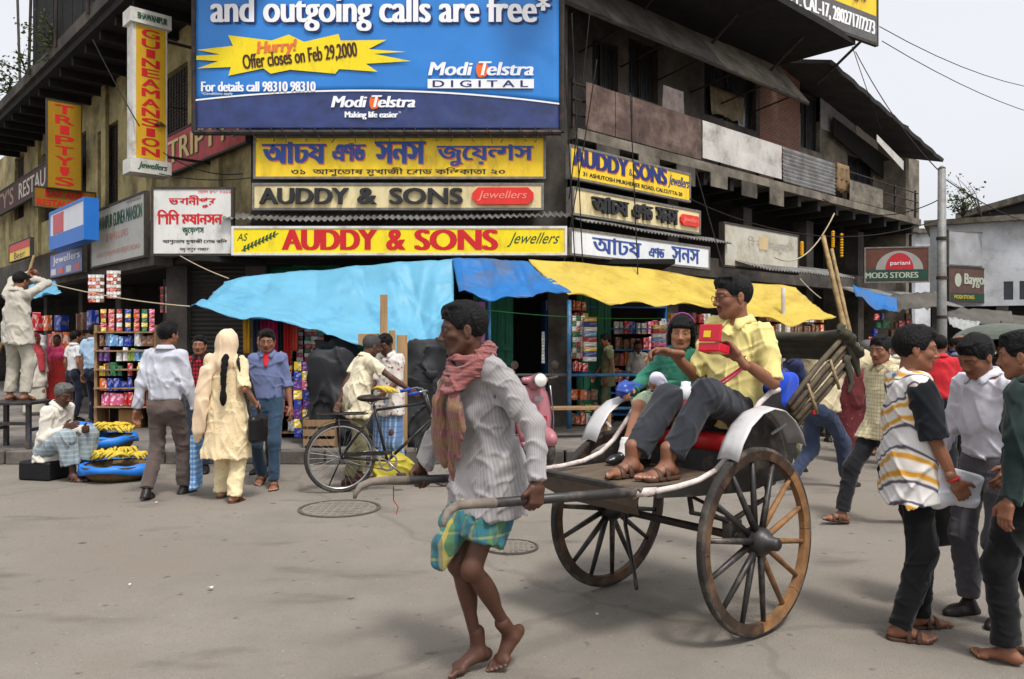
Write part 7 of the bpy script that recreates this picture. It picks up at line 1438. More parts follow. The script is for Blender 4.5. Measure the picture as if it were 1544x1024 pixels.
# umbrella
uc = Vector((rU.location.x-0.05, rU.location.y-0.1, 1.50)); um = empty('umbrella', (uc.x, uc.y, 0.6), 0, 'grey green umbrella open above the crowd', 'umbrella')
n = 10; um_m = CM('umbrella_cloth', rgb(86, 92, 84)); rad = 0.50
for k in range(n):
    P = []
    for a in range(4):
        t = (k+a/3)*2*math.pi/n; row = []
        for j in range(7):
            q = j/6; r_ = rad*math.sin(q*1.35)/math.sin(1.35); z = 0.9+0.19*math.cos(q*1.45)-0.02*math.sin(math.pi*(a/3))*q*q; row.append((math.cos(t)*r_*(1-0.04*q*math.sin(math.pi*a/3)), math.sin(t)*r_*(1-0.04*q*math.sin(math.pi*a/3)), z))
        P.append(row)
    MB().grid(P).build('gore', um_m, um, solid=0.002)
MB().tube([(0, 0, 0.35), (0, 0, 1.12)], 0.007, 6).build('shaft', ironm, um)
# ------------------------------------------------------------------ tarpaulins
def tarp(name, label, top, bot, m, nu=90, nv=36, sag=0.12, seed=1, amp=0.035, pins=6):
    """top/bot: lists of (px, py, Y); a sagging creased sheet between the two edges"""
    def along(L_, u):
        pts = [at(*q) for q in L_]; d = [0]
        for a, b in zip(pts, pts[1:]): d.append(d[-1]+(b-a).length)
        s = u*d[-1]
        for i in range(len(pts)-1):
            if s <= d[i+1] or i == len(pts)-2: return pts[i].lerp(pts[i+1], (s-d[i])/max(1e-6, d[i+1]-d[i]))
    rn = random.Random(seed); cr = [((k+0.5)/pins+rn.uniform(-0.05, 0.05), rn.uniform(-0.35, 0.35), rn.uniform(0.008, 0.02), rn.uniform(-1, 1.3)) for k in range(pins) for _ in range(4)]; hz = [rn.uniform(0.25, 0.9) for _ in range(3)]
    P = []
    for i in range(nu+1):
        u = i/nu; a, b = along(top, u), along(bot, u); row = []
        for j in range(nv+1):
            v = j/nv; p = a.lerp(b, v); k = math.sin(math.pi*v)
            p.z -= sag*k*(0.5+0.5*math.sin(math.pi*u)); fold = abs(math.sin(u*pins*math.pi))**0.6-0.6
            p.z += amp*fold*(1-v*0.6)*(1 if 0 < v else 0)+amp*0.8*vnoise(u*7, v*4, 0, seed)+amp*0.35*abs(vnoise(u*16+v*9, v*5, 2, seed)); p.y -= amp*0.9*fold*v
            p.z += amp*0.55*sum(h_*math.exp(-((u-u0-sl*v)/w_)**2) for u0, sl, w_, h_ in cr)*min(1, v*4)+amp*0.4*sum(math.exp(-((v-v0-0.06*math.sin(u*5+v0*9))/0.02)**2) for v0 in hz)
            if j == nv: p.z += 0.03*math.sin(u*pins*2*math.pi)
            row.append(p)
        P.append(row)
    o = MB().grid(P).build(name, m, smooth=True, solid=0.004); tag(o, label, 'tarpaulin'); return o
tb = mat('tarp_sky', rgb(118, 190, 220), rough=0.42, var=0.12, vscale=2.0, bump=0.7, bscale=5.0, trans=0.35, spec=0.4, dirt=rgb(86, 158, 200), dscale=1.5, damt=0.3)
tb2 = mat('tarp_blue', rgb(48, 124, 196), rough=0.45, var=0.2, vscale=2.0, bump=0.7, bscale=6.0, trans=0.3, dirt=rgb(104, 96, 88), dscale=1.2, damt=0.4)
ty = mat('tarp_yellow', rgb(222, 198, 92), rough=0.5, var=0.14, vscale=2.0, bump=0.6, bscale=5.0, trans=0.35, dirt=rgb(184, 150, 60), dscale=1.5, damt=0.4)
for q in (tb, tb2, ty): ridges(q, 1.3, 0.06, 0.6, (1, 1, 0.7))
tarp('tarpaulin', 'large pale blue tarpaulin sloping from the lemon fascia over the stalls', [(338, 424, 11.3), (420, 412, 11.4), (520, 403, 11.45), (610, 396, 11.45), (684, 391, 11.45)], [(284, 462, 10.4), (370, 477, 10.2), (450, 492, 10.1), (540, 522, 10.1), (650, 556, 10.15), (684, 470, 10.7)], tb, seed=2, pins=5, amp=0.055)
tarp('tarpaulin', 'darker blue tarpaulin with a brown scorch between the pale blue and yellow ones', [(682, 389, 11.42), (740, 391, 11.42), (805, 395, 11.42)], [(692, 438, 10.9), (745, 452, 10.8), (800, 446, 10.8), (862, 440, 10.7)], tb2, 50, 28, sag=0.06, seed=4, amp=0.03, pins=3)
tarp('tarpaulin', 'long yellow tarpaulin strung below the white Bengali fascia', [(797, 392, 11.4), (870, 396, 11.45), (960, 404, 12.0), (1085, 424, 12.7), (1180, 430, 12.6), (1200, 434, 12.5)], [(858, 442, 10.65), (920, 458, 10.6), (1000, 458, 10.8), (1090, 462, 11.2), (1190, 490, 11.6), (1262, 477, 12.0)], ty, 110, 30, sag=0.10, seed=6, pins=6)
tarp('tarpaulin', 'torn small blue tarpaulin under the rusty canopy', [(1286, 430, 16.0), (1330, 444, 16.2), (1352, 448, 16.2)], [(1292, 446, 15.2), (1325, 470, 15.2), (1354, 468, 15.2)], tb2, 16, 8, sag=0.08, seed=8, pins=2)
tarp('tarpaulin', 'scrap of pale tarpaulin sheltering the far left shops', [(44, 430, 14.8), (84, 424, 14.4)], [(30, 452, 13.8), (92, 440, 13.6)], tb, 16, 8, sag=0.1, seed=9, pins=2)
# ------------------------------------------------------------------ goods: single packets with printed faces
def packet_mat():
    m = bpy.data.materials.new('printed_packet'); m.use_nodes = True; t = m.node_tree; L = t.links; p = t.nodes['Principled BSDF']; oi = _n(t, 'ShaderNodeObjectInfo'); tc = _n(t, 'ShaderNodeTexCoord'); mp = _n(t, 'ShaderNodeMapping'); mp.inputs['Scale'].default_value = (2.2, 2.2, 3.2); L.new(tc.outputs['Generated'], mp.inputs[0])
    ad = _n(t, 'ShaderNodeVectorMath', operation='ADD'); L.new(mp.outputs[0], ad.inputs[0]); L.new(oi.outputs['Random'], ad.inputs[1]); vo = _n(t, 'ShaderNodeTexVoronoi'); vo.inputs['Scale'].default_value = 1.3; L.new(ad.outputs[0], vo.inputs['Vector'])
    hsv = _n(t, 'ShaderNodeHueSaturation'); mm = _n(t, 'ShaderNodeMath', operation='MULTIPLY_ADD'); sp = _n(t, 'ShaderNodeSeparateColor'); L.new(vo.outputs['Color'], sp.inputs[0]); L.new(sp.outputs[0], mm.inputs[0]); mm.inputs[1].default_value = 1.9; mm.inputs[2].default_value = 0.25; L.new(mm.outputs[0], hsv.inputs['Value']); hsv.inputs['Saturation'].default_value = 0.5; L.new(oi.outputs['Color'], hsv.inputs['Color'])
    gt = _n(t, 'ShaderNodeMath', operation='GREATER_THAN'); L.new(sp.outputs[1], gt.inputs[0]); gt.inputs[1].default_value = 0.72; mx = _n(t, 'ShaderNodeMix'); mx.data_type = 'RGBA'; L.new(gt.outputs[0], mx.inputs[0]); L.new(oi.outputs['Color'], mx.inputs[6]); L.new(hsv.outputs[0], mx.inputs[7]); L.new(mx.outputs[2], p.inputs['Base Color']); p.inputs['Roughness'].default_value = 0.4; return m
pk_m = packet_mat(); bm_ = bmesh.new(); bmesh.ops.create_cube(bm_, size=1.0); bmesh.ops.bevel(bm_, geom=bm_.edges[:], offset=0.04, segments=1, affect='EDGES'); PK = bpy.data.meshes.new('packet'); bm_.to_mesh(PK); bm_.free(); PK.materials.append(pk_m)
bm_ = bmesh.new(); bmesh.ops.create_cone(bm_, cap_ends=True, segments=10, radius1=0.5, radius2=0.42, depth=1.0); TIN = bpy.data.meshes.new('tin'); bm_.to_mesh(TIN); bm_.free(); TIN.materials.append(pk_m)
GC = {'red': (176, 32, 34), 'yellow': (216, 178, 34), 'orange': (204, 98, 30), 'blue': (34, 56, 150), 'pink': (206, 92, 130), 'white': (206, 202, 196), 'green': (38, 112, 66), 'purple': (96, 46, 128), 'brown': (110, 70, 40), 'sky': (96, 150, 200), 'lime': (150, 176, 50)}
def packet(pos, size, cname, where, grp, rz=0.0, mesh=None, tilt=0.0, noun='packet'):
    o = bpy.data.objects.new('packet' if noun == 'packet' else noun.replace(' ', '_'), mesh or PK); COL.objects.link(o); o.location = pos; o.scale = size; o.rotation_euler = (tilt, 0, rz); c = rgb(*GC[cname]); o.color = c
    return tag(o, '%s %s %s' % (cname, noun, where), noun, grp)
NG = [0]
def shelves(px0, px1, py0, py1, Y, rows, size, where, grp, rnd, rz=0.0, palette=None, fill=0.95, depth=0.22, dY=None):
    """rows of upright packets filling a region of a stall front at depth Y"""
    a, b = at(px0, py1, Y), at(px1, py0, Y if dY is None else Y+dY); d = Vector((b.x-a.x, b.y-a.y, 0)); L_ = d.length; d.normalize(); ang = math.atan2(d.y, d.x); H_ = (b.z-a.z) if dY is None else (zpix(py0, Y)-a.z); pal = palette or list(GC)
    for r_ in range(rows):
        z0 = a.z+H_*r_/rows; s = 0.0; run = 0; c = rnd.choice(pal)
        while s < L_-size*0.5:
            w_ = size*rnd.uniform(0.6, 1.35); h_ = H_/rows*rnd.uniform(0.62, 0.95)
            if run <= 0: c = rnd.choice(pal); run = rnd.randint(1, 4)
            run -= 1
            if rnd.random() < fill:
                p = Vector((a.x, a.y, 0))+d*(s+w_/2)+Vector((-d.y, d.x, 0))*rnd.uniform(0, 0.05); p.z = z0+h_/2+0.004; packet(p, (w_*0.94, depth*rnd.uniform(0.4, 0.8), h_), c, where, grp, ang+rnd.uniform(-0.3, 0.3), mesh=TIN if rnd.random() < 0.22 else None); NG[0] += 1
            s += w_
    return ang, a, d, L_, H_
def stall(name, label, px0, px1, py0, py1, Y, rows, m=greyw, back=True, dY=0.0, depth=0.3):
    a, b = at(px0, py1, Y), at(px1, py1, Y+dY); d = Vector((b.x-a.x, b.y-a.y, 0)); L_ = d.length; ang = math.atan2(d.y, d.x); z0, z1 = a.z, zpix(py0, Y); rt = empty(name, (a.x, a.y, 0.15), ang, label, 'stall')
    for r_ in range(rows+1): z = z0-0.15+(z1-z0)*r_/rows; MB().box((-0.03, -0.12, z-0.022), (L_+0.03, depth, z-0.001)).build('shelf', m, rt)
    for x in (-0.05, L_+0.01): MB().box((x, -0.06, 0), (x+0.04, depth, z1-0.15+0.1)).build('side_post', m, rt)
    MB().box((0, depth+0.01, 0), (L_, depth+0.03, z1-0.15)).build('back_board', darkw, rt); return rt
rnd = random.Random(21)
WA, GA = 'heaped on the stall behind the grey shirted walker', 'packets on the left stall'
stall('goods_stall', 'stall of packets beside the left street corner', 150, 232, 500, 612, 12.1, 4)
shelves(150, 232, 500, 612, 12.05, 5, 0.085, WA, GA, rnd)
for k, (px, py, s_) in enumerate(((176, 640, 0.26), (200, 644, 0.32), (158, 632, 0.24))):
    p = ground(px, py, 0.15); o = MB().box((-s_/2, -s_/2, 0), (s_/2, s_/2, s_*0.9)).build('cardboard_box', mat('cardboard', rgb(156, 118, 76), rough=0.85, var=0.2, vscale=5.0), bevel=0.006, label=('plain brown cardboard box at the foot of the left stall', 'larger brown cardboard box before the left stall', 'brown cardboard box half behind the trousers at the left stall')[k], cat='box', group='cardboard boxes at the left stall'); o.location = (p.x, p.y, 0.15); o.rotation_euler = (0, 0, 0.2*k)
WB, GB = 'on the stall under the pale blue tarpaulin', 'packets under the pale blue tarpaulin'
stall('goods_stall', 'trinket stall under the pale blue tarpaulin', 384, 462, 520, 650, 11.0, 4)
shelves(384, 462, 560, 650, 10.95, 4, 0.085, WB, GB, rnd, palette=['purple', 'red', 'brown', 'green', 'blue', 'white', 'orange'])
# hanging cloths and strings of trinkets below the tarpaulin
for k, (px, w_, h_, c, nm) in enumerate(((372, 0.10, 0.45, (200, 150, 40), 'mustard'), (386, 0.12, 0.55, (40, 42, 60), 'navy'), (398, 0.11, 0.5, (150, 30, 60), 'wine red'), (412, 0.14, 0.6, (176, 24, 70), 'magenta'), (434, 0.10, 0.6, (186, 40, 34), 'scarlet'), (424, 0.08, 0.5, (30, 30, 34), 'black'), (444, 0.10, 0.42, (214, 84, 60), 'coral'))):
    p = at(px, 482, 10.62); P = []
    for i in range(9):
        x = (i/8-0.5)*w_; P.append([Vector((p.x+x*(1-0.15*j/6), p.y+0.03*math.sin(i*1.7+k), p.z-h_*j/6+0.01*math.sin(i*2.1))) for j in range(7)])
    MB().grid(P).build('hanging_cloth', CM('hung_'+nm.replace(' ', '_'), rgb(*c)), smooth=True, solid=0.006, label='%s cloth hanging under the pale blue tarpaulin' % nm, cat='cloth', group='cloths hanging under the tarpaulin')
def strip(px, py0, py1, Y, n, cols, where, grp, w_=0.07, dx=0.0):
    """vertical string of sachets"""
    for k in range(n):
        a = at(px+dx*k, py0+(py1-py0)*(k+0.5)/n, Y); packet(a, (w_*rnd.uniform(0.9, 1.1), 0.014, (py1-py0)/n/FPX*Y*0.92), cols[k % len(cols)], where, grp, rnd.uniform(-0.2, 0.2), noun='sachet')
for k, px in enumerate((449, 462, 474)): strip(px, 545, 660, 10.3, 8, [['yellow', 'blue', 'purple'], ['purple', 'yellow', 'pink', 'blue'], ['pink', 'red', 'green']][k], 'in the strips hung beside the bicycle', 'sachet strips by the bicycle', 0.10)
for k, px in enumerate((452, 464, 474, 484)): strip(px, 488, 545, 10.75, 9, [['white', 'red'], ['green', 'white', 'red'], ['white', 'yellow', 'red'], ['red', 'white', 'green']][k], 'in the strings under the tarpaulin edge', 'strings under the tarpaulin', 0.08)
for k, px in enumerate((136, 142, 148, 154, 164, 169, 174, 179)): strip(px, 408 if k > 3 else 414, 450 if k > 3 else 456, 12.3, 8, [['white', 'red'], ['white', 'orange'], ['white', 'white', 'red'], ['white', 'brown']][k % 4], 'in the strings below the pale grey panel', 'strings below the grey panel', 0.06)
for k, px in enumerate((244, 252, 260)): strip(px, 432, 472, 12.6, 7, [['red', 'brown'], ['pink', 'red', 'white'], ['brown', 'red']][k], 'in the strings inside the corner shop', 'strings in the corner shop', 0.05)
for k, px in enumerate((390, 402, 413, 425, 437)): strip(px, 520, 566, 10.72, 6, [['red', 'green', 'yellow'], ['white', 'purple'], ['orange', 'red', 'blue'], ['pink', 'white'], ['brown', 'yellow', 'red']][k], 'in the trinket strings over the tarpaulin stall', 'trinket strings over the stall', 0.07)
for k, px in enumerate((156, 168, 180, 193, 206, 218, 229)): strip(px, 466, 500, 12.0, 5, [['yellow', 'red'], ['orange', 'pink'], ['red', 'white'], ['blue', 'yellow'], ['red', 'orange'], ['green', 'yellow'], ['pink', 'red']][k], 'in the strings hung over the left stall', 'strings over the left stall', 0.08)
WC, GCn = 'in the packet shop behind the blue rail', 'packets in the shop behind the rail'
stall('goods_stall', 'packet shop crammed with colour behind the blue rail', 826, 1000, 462, 625, 13.0, 5, dY=0.3, m=mat('blue_shop_paint', rgb(40, 96, 150), rough=0.6, var=0.3))
shelves(826, 884, 450, 560, 12.75, 6, 0.085, WC, GCn, rnd, palette=['red', 'orange', 'yellow', 'brown', 'blue', 'red', 'pink', 'white'])
shelves(822, 900, 585, 640, 12.4, 3, 0.10, 'heaped at the foot of the packet shop', 'packets heaped at the packet shop', rnd, palette=['yellow', 'pink', 'orange', 'red', 'white', 'lime', 'brown'])
shelves(925, 1010, 480, 600, 13.2, 5, 0.09, 'on the inner shelves of the packet shop', 'packets on the inner shelves', rnd, palette=['red', 'orange', 'brown', 'blue', 'pink', 'white'])
for k, (px, py0, py1, cols) in enumerate(((889, 478, 545, ['yellow', 'blue', 'white', 'sky', 'red', 'white']), (993, 490, 548, ['yellow', 'red', 'white', 'sky', 'pink', 'brown']))):
    n = 9; 
    for q in range(n): a = at(px, py0+(py1-py0)*(q+0.5)/n, 12.0); packet(a, (0.20, 0.16, (py1-py0)/n/FPX*12.0*0.9), cols[q % len(cols)], 'in the stacked column by the blue pole' if k == 0 else 'in the stacked column beside the shopkeeper', 'stacked columns at the packet shop', rnd.uniform(-0.08, 0.08), noun='box')
for k, px in enumerate((866, 872, 879)): strip(px, 476, 540, 12.1, 8, [['white', 'green'], ['green', 'white', 'red'], ['white']][k], 'in the clear bag of strips on the blue pole', 'strips on the blue pole', 0.06)
strip(819, 500, 548, 12.3, 10, ['white'], 'in the white bead string at the green door', 'white bead string', 0.045)
WD, GD = 'hung in the shop under the yellow tarpaulin', 'goods under the yellow tarpaulin'
shelves(1152, 1240, 468, 520, 13.6, 3, 0.08, WD, GD, rnd, palette=['brown', 'yellow', 'green', 'white', 'brown', 'orange'], dY=0.8); shelves(1010, 1070, 470, 520, 12.6, 3, 0.09, WD, GD, rnd, palette=['yellow', 'brown', 'green', 'red', 'white'], dY=0.5)
shelves(1310, 1385, 470, 520, 17.2, 4, 0.12, 'in the dim shop beyond the bamboo poles', 'goods beyond the bamboo poles', rnd, palette=['brown', 'red', 'brown', 'blue', 'green'], fill=0.6)
shelves(20, 140, 470, 560, 16.5, 3, 0.16, 'in the dim shops of the left street', 'goods in the left street shops', rnd, palette=['brown', 'red', 'blue', 'orange', 'white'], fill=0.55, dY=-2.6)
# marigold strings
mg = mat('marigold', rgb(222, 160, 24), rough=0.8, var=0.3, vscale=30.0)
for k, (px, py0, py1, Y) in enumerate(((1209, 366, 384, 15.2), (1256, 350, 372, 16.0), (1269, 354, 386, 16.2))):
    a = at(px, py0, Y); b = at(px, py1, Y); mb = MB(); n = 9
    for q in range(n): p = a.lerp(b, q/(n-1)); mb.lathe([(0.0, -0.03), (0.035, -0.012), (0.035, 0.012), (0.0, 0.03)], 7, M=Matrix.Translation(p))
    tag(mb.build('marigold_string', mg, smooth=True), ('short marigold string by the faded board', 'marigold string beside the taller bamboo pole', 'longest marigold string beyond the bamboo poles')[k], 'garland', 'marigold strings')['kind'] = 'thing' if False else 'thing'
for o in bpy.data.objects:
    if o.get('kind') == 'thing': del o['kind']
# ------------------------------------------------------------------ heap under black plastic, planks, crate, sack
f = Field(0.02); c = at(545, 600, 9.95)
for px, py, r_ in ((500, 560, 0.30), (530, 600, 0.42), (590, 610, 0.40), (630, 600, 0.34), (640, 540, 0.22), (505, 640, 0.32), (600, 660, 0.4)): f.add(Bx(np.array(at(px, py, 10.35)), (r_*0.9, 0.3, r_), rd=0.15), 0.3)
f.clip.append((V3(0, 0, 0.15), V3(0, 0, -1))); f.wrinkle(0.09, 10, 5, (1.3, 1.3, 0.5)); f.wrinkle(0.045, 24, 7, (1, 1, 0.7)); o = field_mesh('covered_heap', [f], mat('black_polythene', rgb(42, 43, 46), rough=0.62, var=0.3, vscale=3.0, bump=0.6, bscale=8.0, spec=0.3)); ridges(o.data.materials[0], 3.0, 0.05); tag(o, 'heap of goods covered in dark grey plastic behind the bicycle', 'heap')
pl_m = mat('new_plank', rgb(166, 134, 96), rough=0.8, var=0.3, vscale=4.0, stretch=(6, 6, 0.6), bump=0.3, bscale=20.0)
for k, (px0, px1, py0, py1, Y) in enumerate(((573, 584, 444, 672, 9.72), (586, 596, 498, 672, 9.76), (598, 614, 505, 672, 9.80), (540, 572, 503, 520, 9.85))):
    a, b = at(px0, py1, Y), at(px1, py0, Y); a.z = 0.15 if k < 3 else a.z; MB().box((a.x, Y, a.z), (b.x, Y+0.025, b.z)).build('plank', pl_m, bevel=0.004, label=('tall narrow plank standing against the covered heap', 'short plank standing between two taller ones', 'wide pale plank standing against the covered heap', 'short board laid across the covered heap')[k], cat='plank', group='planks by the covered heap')
cr = empty('wooden_crate', ground(478, 700, 0.0), 0, 'slatted wooden crate on the kerb beside the bicycle wheel', 'crate')
cr.location = (at(484, 0, 10.0).x, 10.05, 0.15)
for z in (0.03, 0.15, 0.27):
    MB().box((-0.2, -0.15, z), (0.2, -0.135, z+0.08)).build('slat', greyw, cr)
    MB().box((-0.2, 0.135, z), (0.2, 0.15, z+0.08)).build('slat', greyw, cr)
for x in (-0.2, 0.18): MB().box((x, -0.134, 0), (x+0.02, 0.134, 0.36)).build('crate_end', greyw, cr)
f = Field(0.012); g0 = np.array(ground(588, 728)); f.add(Ell(g0+V3(0, 0.3, 0.12), (0.20, 0.16, 0.17)), 0.0); f.add(Ell(g0+V3(-0.1, 0.25, 0.08), (0.14, 0.12, 0.10)), 0.08); f.clip.append((V3(0, 0, 0.005), V3(0, 0, -1))); f.wrinkle(0.03, 36, 5); tag(field_mesh('yellow_sack', [f], mat('yellow_polythene', rgb(206, 190, 74), rough=0.35, var=0.2, bump=0.5, bscale=12.0, trans=0.2)), 'limp yellow plastic sack behind the bicycle pedals', 'sack')
# ------------------------------------------------------------------ bananas in baskets
ban = mat('banana_skin', rgb(206, 178, 58), rough=0.55, var=0.25, vscale=14.0, dirt=rgb(120, 110, 44), dscale=10.0, damt=0.35)
wick = mat('wicker', rgb(112, 88, 58), rough=0.9, var=0.5, vscale=20.0, bump=0.9, bscale=60.0, stretch=(1, 1, 3)); btar = mat('basket_blue_sheet', rgb(40, 118, 204), rough=0.45, var=0.2, bump=0.5, bscale=10.0)
mb = MB(); mb.tube([(0.02*math.sin(t*2.0)+0.0, 0.085*(t-0.5)*2, 0.035*math.sin(math.pi*t)) for t in [k/6 for k in range(7)]], [0.005, 0.014, 0.017, 0.018, 0.016, 0.011, 0.006], 7); BAN = mb.mesh('banana'); BAN.materials.append(ban); BAN.polygons.foreach_set('use_smooth', [True]*len(BAN.polygons))
def basket(px, py, z0, r_, where, seed):
    g_ = ground(px, py, z0) if z0 < 0.1 else at(px, py, (CAMH-z0)*FPX/(py-512)); g_.z = z0; rn = random.Random(seed); rt = empty('banana_basket', g_, 0, 'round wicker basket lined with blue sheet '+where, 'basket', 'banana baskets')
    MB().lathe([(0.0, 0.01), (r_*0.75, 0.01), (r_*0.92, 0.06), (r_, 0.15), (r_+0.015, 0.165), (r_-0.01, 0.17), (r_*0.9, 0.13), (0, 0.12)], 36).build('basket_bowl', wick, rt, smooth=True)
    P = []
    for i in range(61):
        t = i*2*math.pi/60; w_ = 1+0.04*math.sin(5*t+seed); lo = 0.12-0.05*(0.5+0.5*math.sin(3*t+seed)); P.append([(math.cos(t)*r_*0.93, math.sin(t)*r_*0.93, 0.172), (math.cos(t)*(r_+0.012)*w_, math.sin(t)*(r_+0.012)*w_, 0.182+0.01*math.sin(9*t)), (math.cos(t)*(r_+0.028)*w_, math.sin(t)*(r_+0.028)*w_, lo)])
    MB().grid(P).build('blue_lining', btar, rt, smooth=True, solid=0.004)
    for k in range(11):
        a = rn.uniform(0, 6.28); q = r_*0.72*math.sqrt(rn.random()); bz = 0.175+0.075*(1-(q/r_)**2)+0.012*k*0.3; bu = empty('banana_bunch', (g_.x+math.cos(a)*q, g_.y+math.sin(a)*q, z0+bz), rn.uniform(0, 6.28), 'bunch of yellow bananas heaped in the basket '+where, 'bananas', 'banana bunches '+where)
        for b in range(6):
            o = bpy.data.objects.new('banana', BAN); COL.objects.link(o); o.parent = bu; o.location = (0.032*(b-2.5)*0.95, 0.012*rn.uniform(-1, 1), 0.010*rn.uniform(-1, 1)+0.012*(b % 2)); o.rotation_euler = (rn.uniform(-0.25, 0.25), rn.uniform(-0.4, 0.4), 0.10*(b-2.5)); o.scale = (1.05,)*3
basket(180, 722, 0.0, 0.36, 'on the road edge before the seller', 3); basket(158, 678, 0.15, 0.34, 'on the kerb beyond the seller', 5)
f = Field(0.012); g0 = np.array(at(118, 640, 9.9)); f.add(Ell(g0+V3(0, 0.1, -0.15), (0.30, 0.26, 0.16)), 0); f.add(Ell(g0+V3(-0.25, 0.1, -0.22), (0.26, 0.25, 0.14)), 0.1); f.clip.append((V3(0, 0, 0.15), V3(0, 0, -1))); f.wrinkle(0.05, 16, 4); tag(field_mesh('covered_basket', [f], btar), 'bundle under blue sheet behind the banana seller', 'bundle')
# a held hand of bananas
hb = empty('banana_bunch', (r10.location.x+0.0, r10.location.y-0.28, 0.93), 0.2, 'bananas held by the man in the printed shirt', 'bananas')
for b in range(5): o = bpy.data.objects.new('banana', BAN); COL.objects.link(o); o.parent = hb; o.location = (0.03*(b-2), 0, 0.006*(b % 2)); o.rotation_euler = (0.2, 0.2*b-0.4, 1.3+0.08*b); o.scale = (1.1,)*3
# ------------------------------------------------------------------ bicycle
gb = ground(513, 743); BK = empty('bicycle', (gb.x, gb.y, 0), R(17), 'black roadster bicycle with rear carrier standing in front of the banana buyers', 'bicycle')
chrome = mat('dull_chrome', rgb(168, 168, 170), rough=0.3, metal=0.9, var=0.2, vscale=20.0); bfr = mat('bike_black', rgb(32, 31, 32), rough=0.4, var=0.3, vscale=12.0, dirt=rgb(92, 78, 64), dscale=8.0, damt=0.4)
def bwheel(x, r_=0.345):
    w = empty('wheel', (x, 0, r_)); w.parent = BK; Mx = Matrix.Rotation(R(90), 4, 'X')
    MB().tube([(math.cos(k*2*math.pi/48)*(r_-0.017), 0, math.sin(k*2*math.pi/48)*(r_-0.017)) for k in range(48)], 0.018, 8, closed=True).build('tyre', tyre, w, smooth=True)
    MB().lathe([(r_-0.033, -0.014), (r_-0.048, -0.012), (r_-0.05, 0), (r_-0.048, 0.012), (r_-0.033, 0.014), (r_-0.033, -0.014)], 48, M=Mx).build('rim', chrome, w, smooth=True)
    mb = MB()
    for k in range(32):
        t = k*2*math.pi/32; o_ = (0.5 if k % 4 < 2 else -0.5); mb.tube([(math.cos(t+o_)*0.02, (-1)**k*0.03, math.sin(t+o_)*0.02), (math.cos(t)*(r_-0.05), 0, math.sin(t)*(r_-0.05))], 0.0016, 4, cap=False)
    tag(mb.build('spokes', chrome, w), kind='stuff'); MB().tube([(0, -0.045, 0), (0, 0.045, 0)], 0.018, 8).build('hub', chrome, w, smooth=True)
    mb = MB(); P = [[(math.cos(t)*(r_+0.022), y, math.sin(t)*(r_+0.022)-0.0*abs(y)) for y in (-0.028, -0.015, 0.015, 0.028)] for t in [R(20)+k*R(150)/20 for k in range(21)]] if x == 0 else [[(math.cos(t)*(r_+0.022), y, math.sin(t)*(r_+0.022)) for y in (-0.028, -0.015, 0.015, 0.028)] for t in [R(45)+k*R(130)/20 for k in range(21)]]
    mb.grid(P).build('mudguard', bfr if x else mat('bike_guard_pale', rgb(150, 146, 140), rough=0.4, metal=0.4, var=0.3), w, smooth=True, solid=0.002)
bwheel(0.0); bwheel(1.10)
def tb_(name, pts, r_, m=bfr): return MB().tube(pts, r_, 8).build(name, m, BK, smooth=True)
BBk, SEAT, HEADT, HEADB = (0.46, 0, 0.29), (0.33, 0, 0.84), (0.86, 0, 0.86), (0.91, 0, 0.70)
tb_('top_tube', [(0.345, 0, 0.80), HEADT], 0.014); tb_('down_tube', [BBk, HEADB], 0.016); tb_('seat_tube', [BBk, SEAT], 0.015); tb_('head_tube', [(0.84, 0, 0.92), HEADB], 0.019)
for s in (-1, 1):
    tb_('chain_stay', [BBk, (0.0, s*0.055, 0.345)], 0.009); tb_('seat_stay', [(0.345, s*0.02, 0.79), (0.0, s*0.055, 0.345)], 0.008); tb_('fork_blade', [(0.915, s*0.03, 0.70), (0.97, s*0.05, 0.52), (1.10, s*0.05, 0.345)], 0.010, chrome if s > 0 else bfr)
    tb_('carrier_stay', [(0.0, s*0.075, 0.345), (-0.02, s*0.07, 0.76)], 0.006); tb_('handlebar_arm', [(0.83, 0, 0.97), (0.84, s*0.12, 0.99), (0.80, s*0.24, 1.00), (0.66, s*0.26, 0.97)], 0.011, chrome); tb_('handlebar_grip', [(0.74, s*0.25, 0.985), (0.63, s*0.262, 0.963)], 0.016, mat('blue_grip', rgb(30, 70, 160), rough=0.5))
    tb_('brake_rod', [(0.84, s*0.10, 0.95), (0.90, s*0.05, 0.78)], 0.004, chrome)
tb_('stem', [(0.84, 0, 0.92), (0.83, 0, 0.98)], 0.013, chrome)
MB().box((-0.20, -0.085, 0.765), (0.24, 0.085, 0.772)).build('carrier_plate', bfr, BK); tb_('carrier_rail', [(-0.22, -0.09, 0.775), (0.26, -0.09, 0.775), (0.26, 0.09, 0.775), (-0.22, 0.09, 0.775), (-0.22, -0.09, 0.775)], 0.006)
f = Field(0.008); f.add(Ell((0.26, 0, 0.92), (0.10, 0.10, 0.035)), 0); f.add(Cap(V3(0.30, 0, 0.915), V3(0.46, 0, 0.915), 0.045, 0.022, flat=(V3(0, 0, 1), 0.6)), 0.04); field_mesh('saddle', [f], mat('saddle_leather', rgb(44, 34, 30), rough=0.45, var=0.3), BK); tb_('saddle_spring', [(0.24, 0.05, 0.90), (0.30, 0.04, 0.855), (0.36, 0.03, 0.88)], 0.006, chrome); tb_('seat_post', [SEAT, (0.315, 0, 0.90)], 0.012, chrome)
MB().lathe([(0.088, -0.004), (0.094, 0), (0.088, 0.004), (0.075, 0.004), (0.075, -0.004), (0.088, -0.004)], 30, M=Matrix.Translation((0.46, -0.055, 0.29)) @ Matrix.Rotation(R(90), 4, 'X')).build('chainwheel', chrome, BK); 
